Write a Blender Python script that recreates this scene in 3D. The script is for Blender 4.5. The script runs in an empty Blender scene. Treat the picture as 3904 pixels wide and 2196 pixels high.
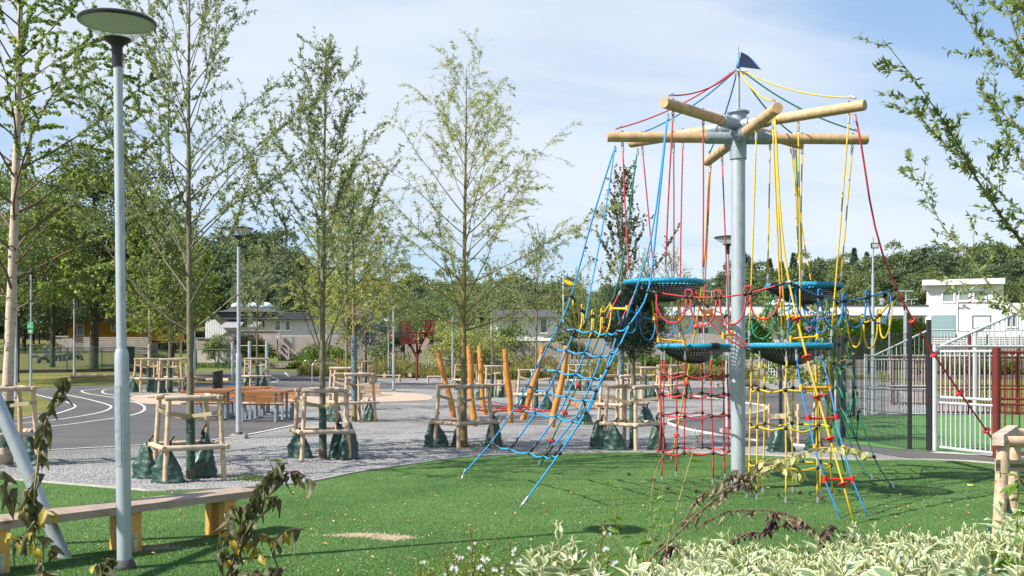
import bpy, math, random
import numpy as np
from mathutils import Vector, Matrix
from mathutils.geometry import delaunay_2d_cdt
R=math.radians; PI=math.pi
random.seed(7); NR=np.random.RandomState(7)
SC=bpy.context.scene
# ---------------------------------------------------------------- camera, sky, sun, exposure
U0,V0,FL,HC=1952.0,1356.4,4092.0,1.65      # photo centre column, horizon row, focal length (photo px), eye height (m)
cd=bpy.data.cameras.new('camera'); cam=bpy.data.objects.new('camera',cd); SC.collection.objects.link(cam)
cam.location=(0,0,HC); cam.rotation_euler=(R(90),0,0)
cd.sensor_width=36; cd.lens=36*FL/3904.0; cd.shift_y=(V0-1098)/3904.0; cd.clip_start=.1; cd.clip_end=3000
SC.camera=cam
SUNV=Vector((-4.05,-1.86,4.25)).normalized()
sd=bpy.data.lights.new('sun','SUN'); sd.energy=4.3; sd.angle=R(.5); sd.color=(1,.955,.88)
so=bpy.data.objects.new('sun',sd); SC.collection.objects.link(so); so.rotation_euler=SUNV.to_track_quat('Z','Y').to_euler()
W=bpy.data.worlds.new('World'); SC.world=W; W.use_nodes=True
nt=W.node_tree; nt.nodes.clear(); N=nt.nodes; L=nt.links
wo=N.new('ShaderNodeOutputWorld'); bg=N.new('ShaderNodeBackground'); bg.inputs[1].default_value=.09
sky=N.new('ShaderNodeTexSky'); sky.sky_type='NISHITA'; sky.sun_disc=False
sky.sun_elevation=math.asin(SUNV.z); sky.sun_rotation=math.atan2(SUNV.x,SUNV.y)
sky.air_density=1.0; sky.dust_density=.4; sky.ozone_density=2.2
tc=N.new('ShaderNodeTexCoord'); sx=N.new('ShaderNodeSeparateXYZ'); L.new(tc.outputs['Generated'],sx.inputs[0])
def wm(op,a,b=None,c=None):
    n=N.new('ShaderNodeMath'); n.operation=op
    for i,x in enumerate((a,b,c)):
        if x is None: continue
        if isinstance(x,(int,float)): n.inputs[i].default_value=x
        else: L.new(x,n.inputs[i])
    return n.outputs[0]
zz=wm('ADD',wm('MAXIMUM',sx.outputs[2],0),.16)
px=wm('DIVIDE',sx.outputs[0],zz); py=wm('DIVIDE',sx.outputs[1],zz)
cb=N.new('ShaderNodeCombineXYZ'); L.new(wm('MULTIPLY',wm('ADD',px,wm('MULTIPLY',py,.45)),.55),cb.inputs[0]); L.new(wm('MULTIPLY',wm('SUBTRACT',py,wm('MULTIPLY',px,.25)),1.25),cb.inputs[1])
def wnoise(scale,detail,rough,dist,off):
    n=N.new('ShaderNodeTexNoise'); n.inputs['Scale'].default_value=scale; n.inputs['Detail'].default_value=detail
    n.inputs['Roughness'].default_value=rough; n.inputs['Distortion'].default_value=dist
    ad=N.new('ShaderNodeVectorMath'); ad.operation='ADD'; L.new(cb.outputs[0],ad.inputs[0]); ad.inputs[1].default_value=(off,off*.7,off*.3)
    L.new(ad.outputs[0],n.inputs['Vector']); return n.outputs['Fac']
n1=wnoise(.5,5,.5,.4,4.1); n2=wnoise(1.8,7,.55,.6,9.3)
cl=wm('ADD',wm('MULTIPLY',n1,.68),wm('MULTIPLY',n2,.32))
ramp=N.new('ShaderNodeMapRange'); ramp.interpolation_type='SMOOTHSTEP'; L.new(cl,ramp.inputs[0])
ramp.inputs[1].default_value=.40; ramp.inputs[2].default_value=.63; ramp.inputs[3].default_value=.0; ramp.inputs[4].default_value=.86
mx=N.new('ShaderNodeMix'); mx.data_type='RGBA'; L.new(ramp.outputs[0],mx.inputs[0]); mx.inputs[7].default_value=(4.5,4.85,5.3,1)
grd=N.new('ShaderNodeMix'); grd.data_type='RGBA'; L.new(wm('POWER',wm('MAXIMUM',sx.outputs[2],0),.75),grd.inputs[0]); grd.inputs[6].default_value=(3.0,4.0,5.0,1); grd.inputs[7].default_value=(.2,1.3,3.8,1)
bs=N.new('ShaderNodeMix'); bs.data_type='RGBA'; bs.inputs[0].default_value=.65; L.new(sky.outputs[0],bs.inputs[6]); L.new(grd.outputs[2],bs.inputs[7]); L.new(bs.outputs[2],mx.inputs[6])
L.new(mx.outputs[2],bg.inputs[0]); L.new(bg.outputs[0],wo.inputs[0])
SC.view_settings.view_transform='Standard'; SC.view_settings.look='None'; SC.view_settings.exposure=1.1; SC.view_settings.gamma=1; SC.view_settings.use_curve_mapping=False
SC.cycles.max_bounces=6; SC.cycles.transparent_max_bounces=12; SC.cycles.use_denoising=True

# ---------------------------------------------------------------- helpers
def S(a,b,t):
    t=(t-a)/(b-a); t=0.0 if t<0 else (1.0 if t>1 else t); return t*t*(3-2*t)
def H(x,y):
    h=.3*S(27,42,y)*S(-5,-13,x)
    h+=.34*S(50,86,y)*S(4,-6,x)*(1-S(-5,-13,x))
    h+=.45*S(56,85,y)*S(-12,-22,x)
    h+=1.3*math.exp(-((y-78)**2)/520)*S(38,50,y)*(S(-.305,-.36,x/y) if y>30 else 0)
    h+=1.25*S(80.3,81.2,y)*S(-10,-8.4,x)+1.3*S(91,97,y)*(1-S(-10,-8.4,x))
    far=S(110,235,y)
    h+=far*(5.5+4.5*S(20,70,x)+5.5*S(-5,-45,x))
    return h
def at(u,v,Y): return Vector(((u-U0)/FL*Y,Y,HC-(v-V0)/FL*Y))
def gr(u,v):
    Y=6.0; k=(v-V0)/FL; s=(u-U0)/FL
    while Y<400:
        if HC-k*Y<=H(s*Y,Y): break
        Y*=1.002
    return Vector((s*Y,Y,H(s*Y,Y)))
def gp(u,Y): x=(u-U0)/FL*Y; return Vector((x,Y,H(x,Y)))
def link(o): SC.collection.objects.link(o); return o
def tag(o,label=None,cat=None,group=None,kind=None):
    if label: o['label']=label
    if cat: o['category']=cat
    if group: o['group']=group
    if kind: o['kind']=kind
    return o
ORG={}
def thing(name,label,cat,loc,group=None):
    o=bpy.data.objects.new(name,None); o.empty_display_size=.2; link(o); o.location=loc; ORG[o.name]=Vector(loc)
    return tag(o,label,cat,group)
def copy_tree(src,loc,rz=0,sc=1.0,label=None,group=None,sz=None):
    def rec(o,p):
        c=o.copy(); link(c)
        if p is not None: c.parent=p
        for ch in o.children: rec(ch,c)
        return c
    r=rec(src,None); r.location=loc; r.rotation_euler=(0,0,rz); r.scale=(sc,sc,sz or sc)
    if label: r['label']=label
    if group: r['group']=group
    return r
def catmull(P,sub=4,closed=False):
    P=[Vector(p) for p in P]; n=len(P)
    if n<3: return P
    out=[]
    rng=range(n if closed else n-1)
    for i in rng:
        p0=P[(i-1)%n] if (closed or i>0) else P[0]*2-P[1]
        p1=P[i]; p2=P[(i+1)%n]; p3=P[(i+2)%n] if (closed or i+2<n) else P[n-1]*2-P[n-2]
        for k in range(sub):
            t=k/sub; out.append(.5*((2*p1)+(p2-p0)*t+(2*p0-5*p1+4*p2-p3)*t*t+(3*p1-p0-3*p2+p3)*t*t*t))
    if not closed: out.append(P[-1])
    return out
class MB:
    def __init__(s): s.v=[]; s.f=[]; s.m=[]
    def add(s,vs,fs,mi=0):
        b=len(s.v); s.v.extend([tuple(p) for p in vs]); s.f.extend([tuple(b+i for i in f) for f in fs]); s.m.extend([mi]*len(fs)); return s
    def box(s,c,sz,rot=None,mi=0):
        c=Vector(c); hx,hy,hz=[q/2 for q in sz]; M=rot if rot is not None else Matrix.Identity(3)
        vs=[c+M@Vector((x*hx,y*hy,z*hz)) for x,y,z in ((-1,-1,-1),(1,-1,-1),(1,1,-1),(-1,1,-1),(-1,-1,1),(1,-1,1),(1,1,1),(-1,1,1))]
        return s.add(vs,[(0,3,2,1),(4,5,6,7),(0,1,5,4),(1,2,6,5),(2,3,7,6),(3,0,4,7)],mi)
    def bar(s,a,b,w,h,up=(0,0,1),mi=0,bev=0):
        a=Vector(a); b=Vector(b); d=(b-a); Ln=d.length; d=d.normalized(); up=Vector(up)
        x=d.cross(up)
        if x.length<1e-4: x=d.cross(Vector((1,0,0)))
        x.normalize(); z=x.cross(d)
        return s.box((a+b)/2,(w,Ln,h),Matrix((x,d,z)).transposed(),mi)
    def tube(s,P,r,n=8,caps=True,mi=0,flat=None):
        P=[Vector(p) for p in P]; k=len(P); rr=r if hasattr(r,'__len__') else [r]*k
        d0=(P[1]-P[0]).normalized(); ref=Vector((0,0,1)) if abs(d0.z)<.9 else Vector((1,0,0))
        x=d0.cross(ref).normalized(); vs=[]
        for i in range(k):
            d=(P[min(i+1,k-1)]-P[max(i-1,0)])
            d=d.normalized() if d.length>1e-9 else d0
            x=(x-d*x.dot(d)); x=x.normalized() if x.length>1e-6 else d.orthogonal().normalized()
            y=d.cross(x)
            for j in range(n):
                a=2*PI*j/n; vs.append(P[i]+(x*math.cos(a)+y*math.sin(a))*rr[i])
        fs=[(i*n+j,i*n+(j+1)%n,(i+1)*n+(j+1)%n,(i+1)*n+j) for i in range(k-1) for j in range(n)]
        if caps: fs+= [tuple(range(n-1,-1,-1)),tuple((k-1)*n+j for j in range(n))]
        return s.add(vs,fs,mi)
    def lathe(s,prof,c=(0,0,0),n=24,mi=0,ax=None,capb=True,capt=True):
        c=Vector(c); vs=[]; k=len(prof)
        for r_,z_ in prof:
            for j in range(n):
                a=2*PI*j/n; p=Vector((r_*math.cos(a),r_*math.sin(a),z_))
                if ax is not None: p=ax@p
                vs.append(c+p)
        fs=[(i*n+j,i*n+(j+1)%n,(i+1)*n+(j+1)%n,(i+1)*n+j) for i in range(k-1) for j in range(n)]
        if capb: fs.append(tuple(range(n-1,-1,-1)))
        if capt: fs.append(tuple((k-1)*n+j for j in range(n)))
        return s.add(vs,fs,mi)
    def ball(s,c,r,n=8,m=5,mi=0,sq=1):
        return s.lathe([(r*math.sin(PI*(i+.02)/(m+.04)),-r*sq*math.cos(PI*(i+.02)/(m+.04))) for i in range(m+1)],c,n,mi)
    def build(s,name,mats,parent=None,smooth=False):
        off=ORG.get(parent.name,Vector((0,0,0))) if parent else Vector((0,0,0))
        me=bpy.data.meshes.new(name)
        me.from_pydata([(a-off.x,b-off.y,c-off.z) for a,b,c in s.v],[],s.f)
        if not isinstance(mats,(list,tuple)): mats=[mats]
        for m in mats: me.materials.append(m)
        if len(mats)>1: me.polygons.foreach_set('material_index',s.m)
        if smooth: me.polygons.foreach_set('use_smooth',[True]*len(s.f)); 
        if smooth=='auto':
            try: me.set_sharp_from_angle(angle=R(40))
            except Exception: pass
        me.update(); o=bpy.data.objects.new(name,me); link(o)
        if parent: o.parent=parent; ORG[o.name]=off
        return o
def npmesh(name,V,F,mats,parent=None,smooth=False,attr=None,mi=None):
    off=ORG.get(parent.name,Vector((0,0,0))) if parent else Vector((0,0,0))
    V=np.asarray(V,dtype=np.float32)-np.array(off,dtype=np.float32); F=np.asarray(F,dtype=np.int32)
    me=bpy.data.meshes.new(name); nv=len(V); nf,k=F.shape
    me.vertices.add(nv); me.vertices.foreach_set('co',V.ravel())
    me.loops.add(nf*k); me.loops.foreach_set('vertex_index',F.ravel())
    me.polygons.add(nf); me.polygons.foreach_set('loop_start',np.arange(0,nf*k,k,dtype=np.int32))
    if smooth: me.polygons.foreach_set('use_smooth',np.ones(nf,dtype=bool))
    if not isinstance(mats,(list,tuple)): mats=[mats]
    for m in mats: me.materials.append(m)
    if mi is not None: me.polygons.foreach_set('material_index',np.asarray(mi,dtype=np.int32))
    if attr is not None:
        a=me.attributes.new('edge','FLOAT','POINT'); a.data.foreach_set('value',np.asarray(attr,dtype=np.float32))
    me.update(calc_edges=True); me.validate()
    o=bpy.data.objects.new(name,me); link(o)
    if parent: o.parent=parent; ORG[o.name]=off
    return o
def inst(name,me,loc,parent,rot=None,sc=1.0):
    o=bpy.data.objects.new(name,me); link(o); o.parent=parent
    off=ORG.get(parent.name,Vector((0,0,0))); o.location=Vector(loc)-off
    if rot is not None: o.rotation_euler=rot
    o.scale=(sc,sc,sc) if not hasattr(sc,'__len__') else sc
    return o

# ---------------------------------------------------------------- materials
MT={}
def mat(name,col,rough=.6,metal=0,col2=None,scale=6.0,detail=5,bump=0,bscale=None,stretch=(1,1,1),spec=.5,trans=0,alpha=None,island=0,coat=0,space='Object',rr=0,contrast=(.35,.65),third=None,tscale=40,tthr=(.62,.7)):
    if name in MT: return MT[name]
    m=bpy.data.materials.new(name); m.use_nodes=True; t=m.node_tree; n=t.nodes; l=t.links
    b=n['Principled BSDF']; b.inputs['Roughness'].default_value=rough; b.inputs['Metallic'].default_value=metal
    b.inputs['Specular IOR Level'].default_value=spec; b.inputs['Coat Weight'].default_value=coat
    c=tuple(col)+(1,); b.inputs['Base Color'].default_value=c
    tcn=n.new('ShaderNodeTexCoord'); mp=n.new('ShaderNodeMapping'); mp.inputs['Scale'].default_value=stretch; l.new(tcn.outputs[space],mp.inputs[0])
    outc=None
    if col2 is not None:
        nz=n.new('ShaderNodeTexNoise'); nz.inputs['Scale'].default_value=scale; nz.inputs['Detail'].default_value=detail; nz.inputs['Roughness'].default_value=.6
        l.new(mp.outputs[0],nz.inputs['Vector'])
        mr=n.new('ShaderNodeMapRange'); l.new(nz.outputs['Fac'],mr.inputs[0]); mr.inputs[1].default_value=contrast[0]; mr.inputs[2].default_value=contrast[1]
        mxn=n.new('ShaderNodeMix'); mxn.data_type='RGBA'; l.new(mr.outputs[0],mxn.inputs[0]); mxn.inputs[6].default_value=c; mxn.inputs[7].default_value=tuple(col2)+(1,)
        outc=mxn.outputs[2]
        if rr:
            m2=n.new('ShaderNodeMapRange'); l.new(nz.outputs['Fac'],m2.inputs[0]); m2.inputs[1].default_value=.3; m2.inputs[2].default_value=.7; m2.inputs[3].default_value=max(.05,rough-rr); m2.inputs[4].default_value=min(1,rough+rr); l.new(m2.outputs[0],b.inputs['Roughness'])
    if third is not None:
        nz3=n.new('ShaderNodeTexNoise'); nz3.inputs['Scale'].default_value=tscale; nz3.inputs['Detail'].default_value=3; l.new(mp.outputs[0],nz3.inputs['Vector'])
        mr3=n.new('ShaderNodeMapRange'); l.new(nz3.outputs['Fac'],mr3.inputs[0]); mr3.inputs[1].default_value=tthr[0]; mr3.inputs[2].default_value=tthr[1]
        mx3=n.new('ShaderNodeMix'); mx3.data_type='RGBA'; l.new(mr3.outputs[0],mx3.inputs[0])
        if outc is not None: l.new(outc,mx3.inputs[6])
        else: mx3.inputs[6].default_value=c
        mx3.inputs[7].default_value=tuple(third)+(1,); outc=mx3.outputs[2]
    if island:
        gi=n.new('ShaderNodeNewGeometry'); hs=n.new('ShaderNodeHueSaturation')
        mri=n.new('ShaderNodeMapRange'); l.new(gi.outputs['Random Per Island'],mri.inputs[0]); mri.inputs[3].default_value=1-island; mri.inputs[4].default_value=1+island*1.1
        l.new(mri.outputs[0],hs.inputs['Value'])
        wn=n.new('ShaderNodeMath'); wn.operation='MULTIPLY'; l.new(gi.outputs['Random Per Island'],wn.inputs[0]); wn.inputs[1].default_value=7.13
        fr=n.new('ShaderNodeMath'); fr.operation='FRACT'; l.new(wn.outputs[0],fr.inputs[0])
        mh=n.new('ShaderNodeMapRange'); l.new(fr.outputs[0],mh.inputs[0]); mh.inputs[3].default_value=.5-island*.06; mh.inputs[4].default_value=.5+island*.04; l.new(mh.outputs[0],hs.inputs['Hue'])
        if outc is not None: l.new(outc,hs.inputs['Color'])
        else: hs.inputs['Color'].default_value=c
        outc=hs.outputs[0]
    if outc is not None: l.new(outc,b.inputs['Base Color'])
    if bump:
        nb=n.new('ShaderNodeTexNoise'); nb.inputs['Scale'].default_value=bscale or scale*3; nb.inputs['Detail'].default_value=6; l.new(mp.outputs[0],nb.inputs['Vector'])
        bp=n.new('ShaderNodeBump'); bp.inputs['Strength'].default_value=min(1,bump); bp.inputs['Distance'].default_value=.02*max(1,bump); l.new(nb.outputs['Fac'],bp.inputs['Height']); l.new(bp.outputs[0],b.inputs['Normal'])
    if trans:
        o=n['Material Output']; tr=n.new('ShaderNodeBsdfTranslucent'); ms=n.new('ShaderNodeMixShader'); ms.inputs[0].default_value=trans
        if outc is not None:
            br=n.new('ShaderNodeHueSaturation'); br.inputs['Value'].default_value=1.5; br.inputs['Saturation'].default_value=1.1; l.new(outc,br.inputs['Color']); l.new(br.outputs[0],tr.inputs[0])
        else: tr.inputs[0].default_value=tuple(min(1,q*1.5) for q in col)+(1,)
        l.new(b.outputs[0],ms.inputs[1]); l.new(tr.outputs[0],ms.inputs[2]); l.new(ms.outputs[0],o.inputs[0])
    if alpha is not None: b.inputs['Alpha'].default_value=alpha
    MT[name]=m; return m
galv=mat('galvanised_steel',(.42,.46,.49),.45,.3,(.33,.37,.40),14,4,.05,60,stretch=(1,1,.4),rr=.1)
galvd=mat('galvanised_bracket',(.33,.38,.42),.5,.35,(.24,.28,.32),18,4,.1,50)
alu=mat('ferrule_metal',(.55,.56,.57),.35,.8)
blackp=mat('black_plastic',(.018,.018,.02),.4,0)
blackm=mat('black_fence_paint',(.02,.021,.023),.55,0,(.03,.03,.033),20)
def ropemat(nm,c): return mat(nm,c,.55,0,tuple(q*.72 for q in c),55,2,.5,160)
RP={'b':ropemat('rope_blue',(.012,.19,.50)),'c':ropemat('rope_light_blue',(.015,.30,.62)),'r':ropemat('rope_red',(.56,.03,.035)),'y':ropemat('rope_yellow',(.74,.48,.012)),'g':ropemat('rope_green',(.015,.25,.16)),'d':ropemat('rope_dark_blue',(.015,.12,.42)),'k':ropemat('rope_black',(.02,.02,.022))}
rimm=mat('rim_rope_blue',(.015,.32,.52),.5,0,(.006,.19,.34),40,2,.3,120)
redp=mat('red_plastic',(.60,.03,.02),.35); yelp=mat('yellow_plastic',(.80,.38,.01),.4); 
beamw=mat('debarked_beam_wood',(.52,.37,.20),.6,0,(.36,.24,.12),9,6,.15,30,stretch=(1,1,1),third=(.20,.11,.05),tscale=7,tthr=(.70,.76))
stake=mat('stake_wood',(.60,.43,.28),.75,0,(.40,.28,.18),14,5,.3,50,third=(.24,.15,.09),tscale=9,tthr=(.66,.74))
rail=mat('weathered_rail_wood',(.50,.41,.33),.8,0,(.33,.27,.21),12,5,.3,50,third=(.22,.15,.1),tscale=10,tthr=(.68,.75))
endw=mat('sawn_end_wood',(.50,.33,.18),.8,0,(.38,.24,.12),30)
robin=mat('oiled_robinia',(.52,.22,.035),.5,0,(.36,.14,.02),5,6,.2,30,third=(.20,.07,.01),tscale=6,tthr=(.64,.74))
strapm=mat('hessian_strap',(.42,.35,.22),.95,0,(.33,.27,.17),60,3,.4,200)
bagm=mat('green_bag_plastic',(.008,.042,.024),.45,0,(.014,.06,.04),7,5,.9,9,spec=.7,rr=.1)
guardm=mat('trunk_guard_green',(.015,.045,.03),.5,0,(.03,.075,.05),10,3,.6,45,third=(.16,.17,.12),tscale=30,tthr=(.62,.66))
guardg=mat('trunk_guard_grey',(.10,.15,.16),.5,0,(.13,.19,.20),10,3,.6,45,third=(.012,.015,.015),tscale=22,tthr=(.56,.60))
barkb=mat('willow_bark',(.12,.105,.065),.9,0,(.18,.165,.10),16,6,.8,40,stretch=(1,1,.5))
barky=mat('yellow_willow_bark',(.24,.18,.055),.85,0,(.15,.12,.05),10,6,.6,40)
barkw=mat('birch_bark',(.52,.45,.36),.8,0,(.38,.30,.22),9,6,.4,40,third=(.04,.03,.025),tscale=9,tthr=(.62,.68),stretch=(1,1,1.6))
barkd=mat('dark_bark',(.045,.038,.028),.95,0,(.07,.06,.045),8,6,.8,30)
twig=mat('brown_twig',(.13,.075,.045),.8)
twigy=mat('olive_twig',(.26,.22,.08),.8)
lf_will=mat('willow_leaf',(.20,.25,.10),.55,0,trans=.35,island=.35)
lf_yel=mat('golden_willow_leaf',(.28,.31,.09),.55,0,trans=.38,island=.35)
lf_bir=mat('birch_leaf',(.19,.26,.06),.5,0,trans=.38,island=.45,third=(.34,.25,.03),tscale=1.2,tthr=(.66,.7))
lf_oak=mat('dark_oak_leaf',(.045,.07,.018),.55,0,trans=.28,island=.4)
lf_pin=mat('pine_needle',(.025,.05,.03),.6,0,trans=.15,island=.35)
lf_for=mat('forest_leaf',(.125,.165,.055),.6,0,trans=.3,island=.35)
lf_for2=mat('forest_leaf_dark',(.08,.12,.05),.6,0,trans=.25,island=.35)
lf_spr=mat('spruce_needle',(.06,.09,.045),.65,0,trans=.12,island=.3)
lf_bush=mat('bush_leaf',(.10,.16,.025),.55,0,trans=.35,island=.4)
lf_dry=mat('dry_bank_growth',(.24,.20,.06),.8,0,trans=.3,island=.4,third=(.10,.13,.03),tscale=.9,tthr=(.45,.55))
lf_thu=mat('thuja_leaf',(.05,.12,.012),.6,0,trans=.25,island=.3)
lf_wilt=mat('wilted_leaf',(.055,.065,.028),.6,0,(.12,.13,.05),3,trans=.25,island=.5)
lf_wy=mat('yellowed_leaf',(.42,.34,.03),.55,0,(.16,.18,.03),12,trans=.35,island=.25)
lf_pale=mat('pale_leaf',(.36,.38,.16),.5,0,(.28,.30,.08),8,trans=.35,island=.25)
lf_purp=mat('purple_leaf',(.05,.018,.02),.55,0,trans=.2,island=.4)
lf_fresh=mat('fresh_green_leaf',(.08,.17,.02),.45,0,trans=.35,island=.3)
white=mat('white_paint',(.80,.80,.78),.55,0,(.74,.74,.72),3)
# variegated leaf: cream margin round a grey green blade
vm=bpy.data.materials.new('variegated_leaf'); vm.use_nodes=True; t=vm.node_tree; n=t.nodes; l=t.links; b=n['Principled BSDF']; b.inputs['Roughness'].default_value=.45
av=n.new('ShaderNodeAttribute'); av.attribute_name='edge'
nz=n.new('ShaderNodeTexNoise'); nz.inputs['Scale'].default_value=60; tcn=n.new('ShaderNodeTexCoord'); l.new(tcn.outputs['Object'],nz.inputs[0])
ad=n.new('ShaderNodeMath'); ad.operation='MULTIPLY_ADD'; l.new(nz.outputs['Fac'],ad.inputs[0]); ad.inputs[1].default_value=.9; l.new(av.outputs['Fac'],ad.inputs[2])
mr=n.new('ShaderNodeMapRange'); l.new(ad.outputs[0],mr.inputs[0]); mr.inputs[1].default_value=.84; mr.inputs[2].default_value=1.0
oi=n.new('ShaderNodeObjectInfo'); gi=n.new('ShaderNodeNewGeometry'); rs=n.new('ShaderNodeMath'); rs.operation='ADD'; l.new(oi.outputs['Random'],rs.inputs[0]); l.new(gi.outputs['Random Per Island'],rs.inputs[1]); rf=n.new('ShaderNodeMath'); rf.operation='FRACT'; l.new(rs.outputs[0],rf.inputs[0])
g1=n.new('ShaderNodeMix'); g1.data_type='RGBA'; l.new(rf.outputs[0],g1.inputs[0]); g1.inputs[6].default_value=(.17,.26,.12,1); g1.inputs[7].default_value=(.33,.42,.24,1)
m1=n.new('ShaderNodeMix'); m1.data_type='RGBA'; l.new(mr.outputs[0],m1.inputs[0]); l.new(g1.outputs[2],m1.inputs[6]); m1.inputs[7].default_value=(.78,.77,.44,1)
l.new(m1.outputs[2],b.inputs['Base Color']); tr=n.new('ShaderNodeBsdfTranslucent'); l.new(m1.outputs[2],tr.inputs[0]); ms=n.new('ShaderNodeMixShader'); ms.inputs[0].default_value=.3
l.new(b.outputs[0],ms.inputs[1]); l.new(tr.outputs[0],ms.inputs[2]); l.new(ms.outputs[0],n['Material Output'].inputs[0]); MT['variegated']=vm
# grounds
def groundmat(name,ca,cb,cc,s1,s2,s3,bump,bs,rough=.95,vor=None,vcol=None,big=None,bdist=.01,bigthr=(.45,.62),vthr=(.02,.06),mixv=.5):
    m=bpy.data.materials.new(name); m.use_nodes=True; t=m.node_tree; n=t.nodes; l=t.links; b=n['Principled BSDF']; b.inputs['Roughness'].default_value=rough; b.inputs['Specular IOR Level'].default_value=.3
    g=n.new('ShaderNodeNewGeometry')
    def noise(s,d=4):
        q=n.new('ShaderNodeTexNoise'); q.inputs['Scale'].default_value=s; q.inputs['Detail'].default_value=d; l.new(g.outputs['Position'],q.inputs['Vector']); return q.outputs['Fac']
    def rng(x,a,b_):
        q=n.new('ShaderNodeMapRange'); l.new(x,q.inputs[0]); q.inputs[1].default_value=a; q.inputs[2].default_value=b_; return q.outputs[0]
    def mixc(f,a,b_):
        q=n.new('ShaderNodeMix'); q.data_type='RGBA'; l.new(f,q.inputs[0])
        for i,x in ((6,a),(7,b_)):
            if isinstance(x,tuple): q.inputs[i].default_value=x+(1,)
            else: l.new(x,q.inputs[i])
        return q.outputs[2]
    c=mixc(rng(noise(s1,3),.4,.6),ca,cb); c=mixc(rng(noise(s2,2),.58,.66),c,cc)
    if vor:
        v=n.new('ShaderNodeTexVoronoi'); v.inputs['Scale'].default_value=vor; l.new(g.outputs['Position'],v.inputs['Vector'])
        bw=n.new('ShaderNodeSeparateColor'); l.new(v.outputs['Color'],bw.inputs[0])
        c=mixc(rng(bw.outputs[0],.0,1.0),mixc(rng(bw.outputs[1],.3,.7),c,vcol[0]),mixc(rng(bw.outputs[2],.2,.8),c,vcol[1]))
    if big is not None: c=mixc(rng(noise(s3,5),*bigthr),c,big)
    l.new(c,b.inputs['Base Color'])
    bp=n.new('ShaderNodeBump'); bp.inputs['Strength'].default_value=bump; bp.inputs['Distance'].default_value=bdist
    if vor: l.new(v.outputs['Distance'],bp.inputs['Height'])
    else: l.new(noise(bs,4),bp.inputs['Height'])
    l.new(bp.outputs[0],b.inputs['Normal']); MT[name]=m; return m
m_gravel=groundmat('grey_gravel',(.275,.27,.258),(.22,.215,.205),(.37,.36,.345),1.2,30,.35,1,0,vor=34,vcol=((.14,.137,.133),(.45,.44,.42)),big=(.19,.185,.175),bdist=.03)
m_asph=groundmat('dark_asphalt',(.078,.075,.076),(.055,.053,.055),(.13,.125,.118),.8,60,.35,.6,120,vor=70,vcol=((.05,.05,.052),(.13,.125,.12)),big=(.105,.097,.088),bdist=.006)
m_turf=groundmat('artificial_turf',(.064,.142,.026),(.046,.112,.019),(.11,.195,.07),1.5,70,.6,1,95,big=(.09,.175,.042),bdist=.02,bigthr=(.4,.6))
m_court=groundmat('court_turf',(.08,.19,.05),(.065,.16,.04),(.11,.23,.08),1.5,60,.4,.6,60,big=(.09,.20,.06),bdist=.01)
m_grass=groundmat('mown_grass',(.13,.15,.022),(.10,.12,.02),(.22,.19,.05),.7,22,.25,1,30,big=(.21,.17,.045),bdist=.05)
m_soil=groundmat('planting_soil',(.06,.045,.03),(.09,.07,.045),(.14,.11,.07),3,30,.5,1,30,bdist=.04)
m_sand=groundmat('pink_sand',(.44,.33,.25),(.39,.29,.21),(.50,.38,.29),2,50,.5,.5,50,big=(.40,.30,.22))
m_line=groundmat('white_line_paint',(.72,.70,.64),(.62,.60,.55),(.5,.48,.44),6,40,2,.3,60)
m_conc=groundmat('concrete',(.42,.38,.34),(.36,.33,.30),(.47,.43,.39),.6,12,.2,.3,30,rough=.9)
m_base=groundmat('ground_base',(.12,.14,.03),(.09,.11,.025),(.18,.16,.05),.4,8,.1,1,12,big=(.15,.13,.04),bdist=.05)
m_wood=mat('grey_deck_wood',(.42,.37,.33),.85,0,(.28,.245,.22),5,6,.3,30,stretch=(.4,.4,6))
m_wood2=mat('pale_bench_wood',(.60,.52,.42),.8,0,(.45,.38,.30),8,5,.2,30)
m_table=mat('orange_stained_plank',(.40,.17,.055),.6,0,(.28,.11,.035),7,5,.2,40,stretch=(.5,3,3))
m_tabled=mat('brown_table_plank',(.30,.12,.05),.55,0,(.22,.085,.04),7,5,.2,40,stretch=(.5,3,3))
m_bench=mat('weathered_plank',(.36,.27,.21),.6,0,(.27,.20,.155),5,6,.2,40,third=(.16,.09,.055),tscale=6,tthr=(.66,.72))
m_legw=mat('orange_leg_timber',(.62,.34,.08),.6,0,(.50,.25,.05),9,5,.2,40)
m_wall=mat('white_board_wall',(.74,.74,.72),.7,0,(.66,.66,.64),1.5,4)
m_wallb=mat('white_render',(.80,.80,.78),.75,0,(.72,.72,.71),.6,4)
m_roof=mat('dark_roof_felt',(.05,.05,.055),.85,0,(.075,.075,.08),2,4,.3,10)
m_glass=mat('window_glass',(.05,.065,.065),.12,0,(.10,.12,.12),.4,2,spec=.8)
m_blind=mat('grey_green_blind',(.17,.22,.21),.5,0,(.21,.26,.25),.5)
m_awn=mat('grey_awning_cloth',(.22,.22,.23),.8,0,(.28,.28,.29),2)
m_yel=mat('ochre_wall',(.62,.34,.03),.8,0,(.50,.27,.025),2)
m_redp=mat('dark_red_paint',(.15,.016,.012),.5,0,(.11,.012,.01),6)
m_greyp=mat('light_grey_paint',(.50,.51,.52),.4,.1,(.44,.45,.46),5)
m_greenp=mat('green_fence_paint',(.02,.09,.05),.5)
m_teal=mat('teal_door_paint',(.23,.34,.35),.6,0,(.20,.30,.31),3)
m_tyre=mat('rubber_tyre',(.025,.025,.025),.8,0,(.04,.04,.04),10)
m_refl=mat('lamp_reflector',(.40,.41,.33),.45,.1)
m_lglass=None
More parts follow.
